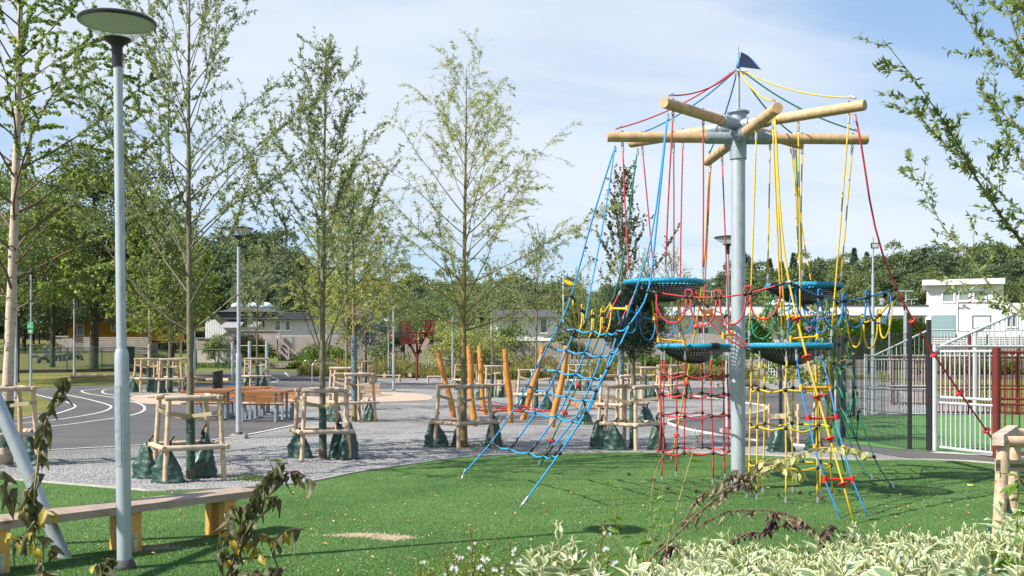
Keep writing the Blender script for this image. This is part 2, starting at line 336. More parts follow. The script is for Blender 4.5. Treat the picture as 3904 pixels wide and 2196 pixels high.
gm=bpy.data.materials.new('clear_lamp_bowl'); gm.use_nodes=True; t=gm.node_tree; n=t.nodes; l=t.links; b=n['Principled BSDF']; b.inputs['Base Color'].default_value=(.75,.8,.78,1); b.inputs['Roughness'].default_value=.12; b.inputs['Alpha'].default_value=.38; m_lglass=gm
# ---------------------------------------------------------------- ground sheets
def axis(vals):
    out=[]
    for a,b,s in vals:
        x=a
        while x<b-1e-6: out.append(x); x+=s
    out.append(vals[-1][1]); return out
XS=axis([(-500,-100,40),(-100,-60,5),(-60,60,1.25),(60,100,5),(100,500,40)])
YS=axis([(-30,2,4),(2,100,1.25),(100,240,6),(240,900,60)])
V=[(x,y,H(x,y)-.012) for y in YS for x in XS]; nx=len(XS)
F=[(j*nx+i,j*nx+i+1,(j+1)*nx+i+1,(j+1)*nx+i) for j in range(len(YS)-1) for i in range(nx-1)]
tag(npmesh('ground',V,F,m_base,smooth=True),kind='structure')
def smooth_px(P,closed=True,sub=5): return catmull([Vector((u,v,0)) for u,v in P],sub,closed)
def sheet(name,P,lvl,m,world=False,smooth=True,step=None):
    """flat ground sheet laid 4 mm per level over the terrain; P in photo pixels (projected on the ground) or world xy"""
    if world: B=catmull([Vector((x,y,0)) for x,y in P],4,True) if smooth else [Vector((x,y,0)) for x,y in P]
    else:
        Q=smooth_px(P) if smooth else [Vector((u,v,0)) for u,v in P]
        B=[gr(q.x,q.y) for q in Q]
    B2=[(p.x,p.y) for p in B]; ymx=max(p[1] for p in B2); ymn=min(p[1] for p in B2); xmn=min(p[0] for p in B2); xmx=max(p[0] for p in B2)
    # densify
    D=[]
    for i,p in enumerate(B2):
        q=B2[(i+1)%len(B2)]; d=math.dist(p,q); k=max(1,int(d/1.2))
        if d<1e-4: continue
        for j in range(k): D.append((p[0]+(q[0]-p[0])*j/k,p[1]+(q[1]-p[1])*j/k))
    nb=len(D); pts=[Vector(p) for p in D]
    bx=np.array([p[0] for p in D]); by=np.array([p[1] for p in D])
    def inside(x,y):
        x2=np.roll(bx,-1); y2=np.roll(by,-1)
        c=((by>y)!=(y2>y)); c&=(x<(x2-bx)*(y-by)/np.where(y2==by,1e-9,y2-by)+bx)
        return c.sum()%2==1
    st=1.25
    y=math.floor(ymn/st)*st
    while y<ymx:
        x=math.floor(xmn/st)*st
        while x<xmx:
            if inside(x,y) and np.min((bx-x)**2+(by-y)**2)>.12: pts.append(Vector((x,y)))
            x+=st
        y+=st
    r=delaunay_2d_cdt(pts,[],[list(range(nb))],1,1e-5)
    vs=[(p.x,p.y,H(p.x,p.y)+.004*lvl) for p in r[0]]; mb=MB(); mb.add(vs,[tuple(f) for f in r[2]])
    o=mb.build(name,m,smooth=True)
    # face up
    me=o.data
    if len(me.polygons) and sum(p.normal.z for p in me.polygons)<0: me.flip_normals()
    return tag(o,kind='structure')
def ribbon(name,P,w,lvl,m,world=False,closed=False,sub=5,asbox=0):
    if world: C=catmull([Vector((x,y,0)) for x,y in P],sub,closed)
    else: C=[gr(q.x,q.y) for q in smooth_px(P,closed,sub)]
    vs=[];k=len(C)
    for i,p in enumerate(C):
        a=C[(i-1)%k] if closed else C[max(i-1,0)]; b=C[(i+1)%k] if closed else C[min(i+1,k-1)]; d=Vector((b.x-a.x,b.y-a.y,0))
        d=d.normalized() if d.length>1e-6 else Vector((1,0,0)); nn=Vector((-d.y,d.x,0))
        for s in (-1,1):
            q=p+nn*(s*w/2); vs.append((q.x,q.y,H(q.x,q.y)+.004*lvl+asbox))
    kk=k if closed else k-1
    fs=[(2*i+1,2*i,2*((i+1)%k),2*((i+1)%k)+1) for i in range(kk)]
    mb=MB(); mb.add(vs,fs)
    if asbox:
        lo=[(x,y,z-asbox-.02) for x,y,z in vs]; mb.add(vs+lo,[(2*i,2*k+2*i,2*k+2*((i+1)%k),2*((i+1)%k)) for i in range(kk)]+[(2*k+2*i+1,2*i+1,2*((i+1)%k)+1,2*k+2*((i+1)%k)+1) for i in range(kk)])
    o=mb.build(name,m)
    return tag(o,kind='structure')
GR=[(-900,1742),(25,1720),(242,1711),(505,1697),(785,1678),(931,1658),(1071,1630),(1128,1617),(1150,1600),(1060,1580),(900,1556),(700,1548),(560,1545),(380,1520),(380,1487),(520,1478),(900,1474),(1400,1472),(1640,1462),(2100,1458),(2560,1462),(2900,1470),(3300,1480),(3700,1500),(4400,1560),(4600,1780)]
turf_top=[(-900,1215*0+1828),(33,1832),(200,1853),(333,1870),(417,1875),(644,1861),(784,1840),(897,1805),(1051,1770),(1151,1749),(1295,1736),(1480,1729),(1655,1726),(1932,1739),(2125,1755),(2365,1757),(2505,1770),(2640,1790)]
# (turf edge digitised in 2576-px units from column 784 on; brought to photo px below)
TT=[(-900,1800),(0,1826),(50,1832),(303,1853),(505,1870),(632,1875),(976,1861),(1188,1840),(1360,1805),(1593,1770),(1745,1749),(1963,1736),(2240,1729),(2508,1727),(2928,1739),(3220,1755),(3584,1757),(3796,1770),(3910,1780),(4500,1850)]
sheet('gravel_ground',[(-900,1760),(25,1724),(242,1714),(505,1700),(785,1680),(931,1660),(1071,1632),(1128,1618),(1150,1601),(1060,1582),(900,1558),(700,1549),(560,1545),(400,1522),(385,1497),(440,1478),(560,1470),(900,1474),(1280,1474),(1290,1450),(1500,1443),(1800,1443),(2300,1446),(2900,1446),(3300,1450),(3500,1480),(3900,1600),(4600,1760),(4500,1960),(3000,1960),(1000,1980),(-600,1980)],1,m_gravel)
sheet('artificial_turf',TT+[(6500,2600),(3904,3600),(1900,4200),(0,3600),(-2600,2700)],2,m_turf,smooth=False) if False else None
tw=[gr(q.x,q.y) for q in smooth_px(TT,False)]
tw=[(p.x,p.y) for p in tw]
sheet('artificial_turf',tw+[(16,9),(14,3.6),(2.9,3.9),(2.75,7.1),(-.3,7.4),(-1.2,5.2),(-2.6,5.4),(-3,3),(-14,3)],2,m_turf,world=True,smooth=False)
sheet('planting_bed',[(2.9,3.95),(2.7,7.05),(-.25,7.35),(-1.2,5.2),(-2.4,5.3),(-2.7,2.5),(2.8,2)],1.5,m_soil,world=True,smooth=False)
ribbon('turf_edging',TT,.035,2,m_conc,asbox=.02)
AS=[(-900,1492),(20,1488),(137,1485),(280,1473),(441,1470),(600,1466),(800,1462),(1000,1466),(1100,1470),(1130,1478),(900,1478),(520,1488),(500,1512),(560,1540),(700,1546),(900,1556),(1060,1580),(1150,1601),(1126,1620),(1071,1633),(931,1661),(785,1681),(505,1701),(242,1715),(25,1725),(-900,1762)]
sheet('asphalt_track',AS,3,m_asph)
sheet('asphalt_court',[(640,1430),(880,1420),(1330,1417),(1345,1440),(1300,1474),(1100,1476),(640,1452)],2.5,m_asph)
sheet('asphalt_path',[(1290,1464),(1640,1461),(2100,1466),(2500,1474),(2500,1480),(2100,1476),(1640,1482),(1290,1480)],2.5,m_asph)
sheet('asphalt_walk',[(2545,1612),(2592,1598),(2716,1584),(2840,1582),(2905,1570),(2921,1560),(2905,1546),(2778,1528),(2623,1507),(2520,1490),(2700,1480),(2900,1484),(3080,1500),(3180,1560),(3220,1640),(3500,1716),(3904,1738),(4500,1790),(4500,1835),(3904,1776),(3500,1752),(3260,1716),(3080,1704),(2886,1683),(2740,1660),(2620,1638)],2.6,m_asph)
ribbon('walk_edging',[(2500,1486),(2623,1507),(2778,1528),(2905,1546),(2921,1560),(2905,1570),(2840,1582),(2716,1584),(2592,1598),(2545,1612),(2620,1638),(2740,1660),(2886,1683),(3080,1704)],.06,3,m_line,asbox=.02)
sheet('sand_area',[(500,1516),(560,1506),(880,1492),(1180,1489),(1340,1490),(1444,1493),(1510,1496),(1600,1503),(1645,1512),(1637,1525),(1540,1531),(1423,1535),(1174,1543),(1000,1546),(760,1545),(560,1541),(505,1528)],3.4,m_sand)
sheet('lawn',[(-900,1500),(0,1494),(93,1493),(140,1510),(205,1546),(170,1572),(110,1585),(34,1593),(-900,1640)],4,m_grass)
sheet('grass_verge',[(-900,1450),(100,1437),(300,1436),(700,1437),(900,1440),(980,1455),(800,1459),(600,1463),(441,1468),(280,1471),(137,1483),(20,1486),(-900,1490)],3.4,m_grass)
sheet('far_lawn',[(1290,1424),(1500,1423),(2000,1424),(2600,1425),(3400,1430),(4600,1440),(4600,1560),(3900,1560),(3500,1470),(3200,1446),(2600,1443),(1700,1441),(1290,1440)],2.2,m_grass)
sheet('court_turf',[(2990,1634),(3170,1652),(3250,1695),(3540,1724),(3904,1744),(4700,1800),(4700,1590),(3904,1584),(3290,1586),(3120,1600),(3000,1622)],4,m_court)
ribbon('court_edging',[(3560,1728),(3750,1738),(3904,1746),(4500,1790)],.35,4.6,m_conc)
LN=[[(116,1501),(160,1512),(205,1523),(262,1538),(287,1552),(262,1565),(202,1582),(130,1591),(59,1599),(-200,1622)],
[(222,1501),(267,1510),(342,1526),(404,1543),(424,1553),(404,1568),(342,1583),(233,1600),(50,1621),(-200,1645)],
[(560,1474),(441,1479),(351,1487),(311,1493),(342,1504),(435,1519),(497,1532),(540,1545),(552,1560),(540,1573),(497,1586),(413,1600),(215,1626),(-100,1658)],
[(137,1487),(280,1475),(441,1472),(620,1468)],[(620,1482),(440,1486),(398,1490),(390,1495),(398,1502),(440,1510)],[(-100,1740),(25,1727),(242,1716),(505,1702),(785,1682),(931,1662),(1071,1634),(1128,1621)]]
for P in LN: ribbon('lane_line',P,.065,5,m_line)
for P in [[(1015,1580),(1080,1589),(1150,1602)],[(1086,1421),(1101,1437)],[(1198,1421),(1220,1438)],[(1040,1440),(1064,1452),(1010,1464)],[(1210,1447),(1240,1455)]]: ribbon('court_line',P,.08,5.4,m_line,sub=2)
mb=MB()
for k in range(16):
    a=gr(1000+k*42,1455+(k%2)*4.5+k*.9); w=.22
    mb.add([(a.x-w,a.y-.07,a.z+.024),(a.x+w,a.y-.07,a.z+.024),(a.x+w,a.y+.07,a.z+.024),(a.x-w,a.y+.07,a.z+.024)],[(0,1,2,3)])
tag(mb.build('dash_markings',m_line),kind='structure')

# turf fibres and pebbles: real small geometry in front
def tri_blades(name,xy,h,w,m,z=.008):
    n=len(xy); a=NR.rand(n)*PI; hh=h*(.5+NR.rand(n)); ln=(NR.rand(n,2)-.5)*h*1.3
    b=np.zeros((n,3,3)); b[:,0,0]=xy[:,0]-np.cos(a)*w; b[:,0,1]=xy[:,1]-np.sin(a)*w; b[:,1,0]=xy[:,0]+np.cos(a)*w; b[:,1,1]=xy[:,1]+np.sin(a)*w; b[:,:,2]=z
    b[:,2,0]=xy[:,0]+ln[:,0]; b[:,2,1]=xy[:,1]+ln[:,1]; b[:,2,2]=z+hh
    return npmesh(name,b.reshape(-1,3),np.arange(3*n).reshape(-1,3),m)
TX=np.array(tw); 
def turf_top_y(x): return np.interp(x,TX[:,0][::1],TX[:,1])
blm=mat('turf_fibre',(.065,.155,.028),.5,0,trans=.25,island=.45)
n=230000; yy=7.6+(NR.rand(n)**1.7)*10.5; xx=(NR.rand(n)-.5)*yy*.98; k=yy<turf_top_y(xx)-.06; xy=np.stack([xx[k],yy[k]],1)
tag(tri_blades('turf_fibres',xy,.016,.003,blm,.006),'short green plastic fibres of the artificial turf','grass',kind='stuff')
def pebbles(name,n,x0f,ymin,ymax,test,r0,r1,mats,z=.004,pw=1.5):
    yy=ymin+(NR.rand(n)**pw)*(ymax-ymin); xx=(NR.rand(n)-.5)*yy*x0f; k=test(xx,yy); xx=xx[k];yy=yy[k];n=len(xx)
    r=r0+NR.rand(n)*(r1-r0); base=np.array([[1,0,0],[0,1,0],[-1,0,0],[0,-1,0],[0,0,.7]],float)
    an=NR.rand(n)*6.28; c,s_=np.cos(an),np.sin(an); sx_=r*(.7+.6*NR.rand(n)); sy_=r*(.7+.6*NR.rand(n)); sz_=r*(.5+.6*NR.rand(n))
    V=np.zeros((n,5,3)); bx=base[None,:,0]*sx_[:,None]; by=base[None,:,1]*sy_[:,None]
    V[:,:,0]=xx[:,None]+bx*c[:,None]-by*s_[:,None]; V[:,:,1]=yy[:,None]+bx*s_[:,None]+by*c[:,None]; V[:,:,2]=z+base[None,:,2]*sz_[:,None]
    f=np.array([[0,1,4],[1,2,4],[2,3,4],[3,0,4]]); F=(np.arange(n)[:,None,None]*5+f[None]).reshape(-1,3)
    return npmesh(name,V.reshape(-1,3),F,mats)
pbm=mat('gravel_stone',(.27,.265,.27),.9,0,island=.45)
tag(pebbles('gravel_stones',60000,1.0,11.3,24,lambda x,y:(y>turf_top_y(x)+.08)&(y<(22.5-.25*np.abs(x+1)))&((x>-4.6)|(y<16.4+.0*x)) &((x<3.3)|(y<14.8)|(y>30)),.008,.017,pbm,.006,1.4),'loose grey stones lying over the gravel ground','gravel',kind='stuff')
tag(pebbles('turf_litter',2000,.98,8,15,lambda x,y:y<turf_top_y(x)-.1,.003,.007,mat('pale_chip',(.55,.52,.45),.8,0,island=.35),.014,1.2),'pale stone chips scattered over the green turf','litter',kind='stuff')
for a_,b_,rx,ry in [(1375,2047,.19,.07),(1500,2057,.10,.07),(575,2094,.17,.08)]:
    p=gr(a_,b_); n=1500; X=p.x+NR.randn(n)*rx*(.35+.65*NR.rand(n)); Y=p.y+NR.randn(n)*ry*(.35+.65*NR.rand(n)); r_=.0022+.003*NR.rand(n); V=np.zeros((n,4,3))
    for k,(ax,ay,az) in enumerate(((-1,-.6,0),(1,-.6,0),(0,1,0),(0,0,1))): V[:,k,0]=X+ax*r_; V[:,k,1]=Y+ay*r_; V[:,k,2]=.012+az*r_+NR.rand(n)*.010*(k==3)
    f=np.array([[0,1,3],[1,2,3],[2,0,3]]); tag(npmesh('sand_spill',V.reshape(-1,3),(np.arange(n)[:,None,None]*4+f[None]).reshape(-1,3),mat('sand_grain',(.36,.29,.19),.9,0,island=.3)),'thin spill of beige sand grains lying in the turf','sand',kind='stuff')
def flatleaf(name,pts,s,m,lab,cat,kind='stuff'):
    mb=MB()
    for x,y in pts:
        a=random.uniform(0,6.28); q=s*random.uniform(.6,1.3); M=Matrix.Rotation(a,3,'Z'); c=Vector((x,y,.022))
        vs=[c+M@Vector(p) for p in ((-q,0,.0),(-.2*q,-.4*q,.012),(q,0,.004),(-.1*q,.45*q,.016))]; mb.add(vs,[(0,1,2,3)])
    return tag(mb.build(name,m),lab,cat,kind=kind)
pts=[]
for k in range(240):
    y=random.uniform(8,14.5); x=random.uniform(-.48,.48)*y
    if y<turf_top_y(x)-.2: pts.append((x,y))
flatleaf('fallen_leaves',pts,.026,mat('orange_dead_leaf',(.50,.27,.12),.8,0,island=.35),'small orange brown dead leaves scattered over the turf','leaves')
p=gr(3702,1858); mb=MB(); mb.add([(p.x-.05,p.y-.03,.02),(p.x+.045,p.y-.04,.035),(p.x+.055,p.y+.035,.022),(p.x-.03,p.y+.05,.04)],[(0,1,2,3)])
tag(mb.build('paper_scrap',mat('yellow_paper',(.75,.85,.08),.6)),'crumpled bright yellow scrap of paper lying on turf at right','litter')
cone=mat('cone_brown',(.11,.065,.04),.9)
for i,(u,v,lb) in enumerate([(2397,1817,'pine cone on turf left of the red rope net'),(2492,1840,'pine cone on turf just left of the red net anchors'),(2546,1872,'pine cone on turf below the red net'),(2653,1883,'pine cone on turf left of the steel mast, lower one'),(2758,1862,'pine cone on turf at the foot of the steel mast'),(3048,1889,'pine cone on turf between the yellow net anchors'),(3134,1912,'pine cone on turf right of the yellow net anchors')]):
    p=gr(u,v); mb=MB()
    for q in range(6):
        rr=.028*math.sin(PI*(q+.8)/7); mb.lathe([(rr*.6,0),(rr*1.15,.008),(rr*.7,.012)],(p.x,p.y,.01+q*.008),8)
    tag(mb.build('pine_cone',cone),lb,'pine cone',group='pine cones on the turf')
# ---------------------------------------------------------------- far hills, buildings, walls
def pack(verts,m): pass
ROT=lambda a:Matrix.Rotation(a,3,'Z')
def boards(o,x0,x1,y,z0,z1,step,th,m,name='board',face=-1,limit=300,hor=False,gap=.012):
    """cladding boards as separate parts of o sharing one mesh"""
    if hor:
        n=int((z1-z0)/step); mb=MB(); mb.box((0,0,0),(x1-x0,th,step-gap)); 
        first=mb.build(name,m,None); off=ORG.get(o.name,Vector((0,0,0))); first.parent=o; first.location=Vector(((x0+x1)/2,y,z0+step/2))-off
        for i in range(1,n): inst(name,first.data,((x0+x1)/2,y+random.uniform(-.004,.004),z0+step*(i+.5)),o)
    else:
        n=int((x1-x0)/step); mb=MB(); mb.box((0,0,0),(step-gap,th,z1-z0)); 
        first=mb.build(name,m,None); off=ORG.get(o.name,Vector((0,0,0))); first.parent=o; first.location=Vector((x0+step/2,y,(z0+z1)/2))-off
        for i in range(1,n): inst(name,first.data,(x0+step*(i+.5),y+random.uniform(-.004,.004),(z0+z1)/2),o)
def bx(u0,u1,v0,v1,Y): 
    a=at(u0,v1,Y); b=at(u1,v0,Y); return a.x,b.x,a.z,b.z
def window(o,u0,u1,v0,v1,Y,gl=None,bars=0,fr=.09):
    x0,x1,z0,z1=bx(u0,u1,v0,v1,Y); mb=MB()
    for c,s in ((((x0+x1)/2,Y-.05,z0),(x1-x0+fr,.1,fr)),(((x0+x1)/2,Y-.05,z1),(x1-x0+fr,.1,fr)),((x0,Y-.05,(z0+z1)/2),(fr,.098,z1-z0)),((x1,Y-.05,(z0+z1)/2),(fr,.098,z1-z0))): mb.box(c,s)
    for k in range(bars): mb.box((x0+(x1-x0)*(k+1)/(bars+1),Y-.045,(z0+z1)/2),(.05,.06,z1-z0-fr))
    f=mb.build('window',white,o); mb=MB(); mb.box(((x0+x1)/2,Y-.012,(z0+z1)/2),(x1-x0-.01,.02,z1-z0-.01)); mb.build('pane',gl or m_glass,f)
    return f
# long white house behind the court
Yb=92
t=thing('white_house','long low white board house with flat roof behind the thuja hedge','house',(at(3000,1300,Yb).x,Yb,1.3))
x0,x1,z0,z1=bx(2480,3515,1205,1310,Yb)
mb=MB(); mb.box(((x0+x1)/2,Yb+4,(z0+z1)/2),(x1-x0,7.9,z1-z0)); mb.build('wall',m_wall,t)
boards(t,x0,x1,Yb+.02,z0,z1-.35,.20,.05,m_wall,gap=.03)
x0,x1,z0,z1=bx(2470,3530,1167,1203,Yb-.5); mb=MB(); mb.box(((x0+x1)/2,Yb+3.6,(z0+z1)/2),(x1-x0,9,z1-z0)); fs=mb.build('roof',m_wallb,t)
mb=MB(); mb.box(((x0+x1)/2,Yb+3.6,z1+.05),(x1-x0+.1,9.1,.1)); mb.build('roof_edge',m_roof,fs)
for a in ((2660,2702,1248,1272,1),(2764,2800,1248,1272,1),(3308,3360,1212,1232,0),(3414,3452,1210,1250,1),(3478,3518,1210,1250,1),(3135,3160,1222,1250,0),(3190,3215,1222,1250,0)): window(t,a[0],a[1],a[2],a[3],Yb-.02,bars=a[4])
for a in ((2655,2700,1206,1246),(2757,2806,1206,1246)):   # awnings
    x0,x1,z0,z1=bx(a[0],a[1],a[2],a[3],Yb-.3); mb=MB(); mb.add([(x0,Yb-.03,z1),(x1,Yb-.03,z1),(x1+.1,Yb-1.2,z0),(x0-.1,Yb-1.2,z0),(x0,Yb-.03,z1-.03),(x1,Yb-.03,z1-.03),(x1+.1,Yb-1.2,z0-.03),(x0-.1,Yb-1.2,z0-.03)],[(0,1,2,3),(7,6,5,4),(3,2,6,7),(0,3,7,4),(1,5,6,2)]); mb.build('awning',m_awn,t)
x0,x1,z0,z1=bx(2958,3030,1206,1275,Yb-.05); mb=MB(); mb.box(((x0+x1)/2,Yb-.1,(z0+z1)/2),(x1-x0,.12,z1-z0)); mb.build('door',mat('dark_entrance',(.06,.065,.07),.5),t)
mb=MB(); p=at(2990,1162,Yb+6); mb.lathe([(2.0,0),(1.8,.45),(1.2,.85),(.5,1.05),(.05,1.1)],(p.x,p.y,p.z-.5),20); mb.build('skylight_dome',mat('acrylic_dome',(.55,.62,.66),.25),t,True)
mb=MB(); p=at(3361,1160,Yb+2); mb.lathe([(.16,-.3),(.16,.3),(.24,.3),(.24,.5)],p,10); mb.build('chimney',alu,t)
# two storey part
t=thing('white_block','two storey white house block with three upper windows behind the court','house',(at(3527,1300,Yb-.8).x,Yb-.8,1.3))
t.rotation_euler=(0,0,R(-21)); t.scale=(.90,1,1)
Yc=Yb-.8
x0,x1,z0,z1=bx(3527,4300,1161,1310,Yc); mb=MB(); mb.box(((x0+x1)/2,Yc+4,(z0+z1)/2),(x1-x0,8,z1-z0)); mb.build('lower_wall',m_wallb,t)
x0,x1,z0,z1=bx(3530,3826,1085,1160,Yc+.2); mb=MB(); mb.box(((x0+x1)/2,Yc+4,(z0+z1)/2),(x1-x0,7.6,z1-z0)); mb.build('upper_wall',m_wall,t)
boards(t,x0,x1,Yc+.18,z0,z1-.2,.24,.05,m_wall,gap=.04)
x0,x1,z0,z1=bx(3519,3838,1068,1088,Yc-.2); mb=MB(); mb.box(((x0+x1)/2,Yc+3.8,(z0+z1)/2),(x1-x0,8.6,z1-z0)); mb.build('roof',m_wallb,t)
for a in ((3592,3639,1111,1154),(3655,3698,1113,1150),(3713,3760,1111,1150)): window(t,*a,Yc+.14,gl=m_blind,fr=.14)
x0,x1,z0,z1=bx(3550,3647,1202,1285,Yc); mb=MB(); mb.box(((x0+x1)/2,Yc-.03,(z0+z1)/2),(x1-x0,.05,z1-z0)); gd=mb.build('garage_door',m_teal,t)
boards(t,x0,x1,Yc-.07,z0,z1,.22,.03,m_teal,name='door_board')
window(t,3842,3882,1205,1250,Yc-.01,bars=1)
# second glimpse: houses in the middle, left
Yh=100
t=thing('terrace_house','low white board house with dark roof above the grey deck','house',(at(1000,1300,Yh).x,Yh,1.9))
x0,x1,z0,z1=bx(782,1300,1218,1295,Yh); mb=MB(); mb.box(((x0+x1)/2,Yh+4,(z0+z1)/2),(x1-x0,7.9,z1-z0)); mb.build('wall',m_wall,t)
boards(t,x0,x1,Yh+.02,z0,z1,.22,.05,m_wall,gap=.045)
x0,x1,z0,z1=bx(815,1310,1190,1218,Yh-.5); mb=MB(); mb.box(((x0+x1)/2,Yh+3.9,(z0+z1)/2),(x1-x0,9.0,z1-z0)); rf=mb.build('roof',m_roof,t)
for k in range(4): mb=MB(); zz_=z0+(k+.5)*(z1-z0)/4; mb.box(((x0+x1)/2,Yh-.63,zz_),(x1-x0+.04,.06,(z1-z0)/4-.04)); mb.build('fascia_board',mat('dark_fascia',(.075,.075,.08),.7),rf)
x0,x1,z0,z1=bx(828,1060,1165,1190,Yh); xm=(x0+x1)/2; mb=MB(); mb.add([(x0,Yh-.9,z0),(x1,Yh-.9,z0),(x1,Yh+7,z0),(x0,Yh+7,z0),(x0+2.6,Yh+2.5,z1+.1),(x1-1.6,Yh+2.5,z1+.1)],[(0,1,5,4),(1,2,5),(2,3,4,5),(3,0,4)]); mb.build('hip_roof',m_roof,t)
for u in (905,962,1015):
    p=at(u,1172,Yh+2); mb=MB(); mb.lathe([(.62,0),(.58,.2),(.38,.42),(.05,.5)],p,14); mb.build('skylight_dome',mat('bright_skylight',(.72,.80,.86),.12,.2),t,True)
for a in ((925,945,1222,1250,1),(1000,1012,1222,1250,0),(1048,1070,1222,1262,0),(1088,1107,1222,1262,0)): window(t,*a,Yh-.01,bars=a[4]) if False else window(t,a[0],a[1],a[2],a[3],Yh-.03,bars=a[4])
for a in ((862,940,1217,1250),(972,1008,1217,1248)):
    x0,x1,z0,z1=bx(*a,Yh); mb=MB(); mb.add([(x0+.3,Yh-.05,z1),(x1,Yh-.05,z1),(x1-.3,Yh-1.5,z0),(x0-.3,Yh-1.5,z0),(x0+.3,Yh-.05,z1-.04),(x1,Yh-.05,z1-.04),(x1-.3,Yh-1.5,z0-.04),(x0-.3,Yh-1.5,z0-.04)],[(0,1,2,3),(7,6,5,4),(3,2,6,7),(0,3,7,4),(1,5,6,2)]); mb.build('awning',m_awn,t)
t=thing('rear_house','white house glimpsed right of the deck behind willow branches','house',(at(1440,1300,Yh+3).x,Yh+3,2))
x0,x1,z0,z1=bx(1300,1480,1212,1300,Yh+3); mb=MB(); mb.box(((x0+x1)/2,Yh+7,(z0+z1)/2),(x1-x0,7.9,z1-z0)); mb.build('wall',m_wallb,t)
x0,x1,z0,z1=bx(1290,1440,1150,1212,Yh+2.5); mb=MB(); mb.add([(x0,Yh+2.3,z0),(x1,Yh+2.3,z0),(x1,Yh+11,z0),(x0,Yh+11,z0),(x0+1.5,Yh+6.5,z1),(x1-1.5,Yh+6.5,z1)],[(0,1,5,4),(1,2,5),(2,3,4,5),(3,0,4),(3,2,1,0)]); mb.build('roof',m_roof,t)
window(t,1335,1355,1228,1262,Yh+2.9); window(t,1405,1425,1228,1262,Yh+2.9)
p=at(1440,1152,Yh+6); mb=MB(); mb.lathe([(.9,0),(.8,.3),(.4,.55),(.05,.6)],p,14); mb.build('skylight_dome',MT['bright_skylight'],t,True)
t=thing('garden_house','white house with dark window openings behind the picket fence','house',(at(2000,1300,96).x,96,1.5))
x0,x1,z0,z1=bx(1870,2125,1210,1300,96); mb=MB(); mb.box(((x0+x1)/2,100,(z0+z1)/2),(x1-x0,7.9,z1-z0)); mb.build('wall',m_wallb,t)
x0,x1,z0,z1=bx(1860,2140,1172,1210,95.5); mb=MB(); mb.add([(x0,95.3,z0),(x1,95.3,z0),(x1,105,z0),(x0,105,z0),(x0+.5,100,z1),(x1-.5,100,z1)],[(0,1,5,4),(1,2,5),(2,3,4,5),(3,0,4),(3,2,1,0)]); mb.build('roof',m_roof,t)
for a in ((1948,1974,1218,1262),(2060,2085,1215,1270)): window(t,*a,95.97)
# ochre house far left
t=thing('ochre_house','ochre yellow board house behind the tree and wooden ramp','house',(at(400,1300,96).x,96,1.6))
x0,x1,z0,z1=bx(255,600,1222,1300,96); mb=MB(); mb.box(((x0+x1)/2,100,(z0+z1)/2),(x1-x0,7.9,z1-z0)); mb.build('wall',m_yel,t)
boards(t,x0,x1,96.02,z0,z1,.25,.05,m_yel,gap=.04)
x0,x1,z0,z1=bx(200,600,1195,1222,95); mb=MB(); mb.box(((x0+x1)/2,99,(z0+z1)/2),(x1-x0,9.6,z1-z0)); mb.build('roof',mat('brown_roof',(.12,.06,.045),.8),t)
for a in ((296,320,1238,1280),(425,440,1232,1262)): window(t,*a,95.97)
# wooden ramp + slatted deck wall on the mound
Yr=82
t=thing('wooden_ramp','grey slatted wooden ramp and landing on the grass mound','ramp',(at(350,1350,Yr).x,Yr,1.5))
x0,x1,z0,z1=bx(205,262,1284,1352,Yr); n=9
for k in range(n):
    z=z0+(z1-z0)*(k+.5)/n; xa=at(163,0,Yr).x+ (x0-at(163,0,Yr).x)*max(0,(k-2)/(n-2)); mb=MB(); mb.box(((xa+x0)/2,Yr,z),(x0-xa+.02,.04,(z1-z0)/n-.035)) if x0-xa>.1 else mb.box((x0,Yr,z),(.1,.04,.1)); mb.build('slat',m_wood,t)
boards(t,x0,x1,Yr,z0,z1,(z1-z0)/9,.04,m_wood,name='slat',hor=True,gap=.045)
x2,x3,z2,z3=bx(310,560,1284,1352,Yr); boards(t,x2,x3,Yr+.4,z2,z3,(z3-z2)/10,.04,m_wood,name='slat',hor=True,gap=.04)
mb=MB(); mb.box(((x1+x2)/2,Yr+.8,(z0+z1)/2),(x2-x1,.1,z1-z0)); mb.build('gate_panel',mat('dark_gate',(.07,.05,.04),.8),t)
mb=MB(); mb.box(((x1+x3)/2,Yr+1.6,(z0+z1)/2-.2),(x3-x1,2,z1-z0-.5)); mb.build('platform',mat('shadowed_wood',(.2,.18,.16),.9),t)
mb=MB(); mb.box(((x0+x1)/2,Yr+1.5,(z0+z1)/2-.1),(x1-x0,.08,z1-z0)); mb.build('back_panel',m_wood,t)
mb=MB(); mb.bar(at(163,1333,Yr-.05),at(205,1283,Yr-.05),.08,.1); mb.bar(at(205,1283,Yr-.05),at(262,1283,Yr-.05),.08,.1); mb.build('handrail',m_wood,t)
# deck in the middle
Yd=88
t=thing('timber_deck','long grey slatted timber deck front below the white terrace house','deck',(at(1200,1380,Yd).x,Yd,.9))
zb=at(0,1372,Yd).z
x0,x1,z0,z1=bx(1060,1113,1280,1376,Yd); boards(t,x0,x1,Yd,z0,z1,.115,.04,m_wood,name='slat',hor=True,gap=.02)
x0,x1,z0,z1=bx(1125,1540,1280,1376,Yd+.6)
n=18; st=(z1-z0)/n
for seg in range(4):
    xa=x0+(x1-x0)*seg/4; xb=x0+(x1-x0)*(seg+1)/4-.015; boards(t,xa,xb,Yd+.6,z0,z1,st,.04,m_wood,name='slat',hor=True,gap=.025)
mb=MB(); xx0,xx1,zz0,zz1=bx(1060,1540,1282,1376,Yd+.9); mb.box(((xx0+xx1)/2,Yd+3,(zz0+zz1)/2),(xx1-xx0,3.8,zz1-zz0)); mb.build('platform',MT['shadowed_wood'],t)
mb=MB(); a=at(1062,1293,Yd-.6); b=at(1170,1376,Yd-1.6)
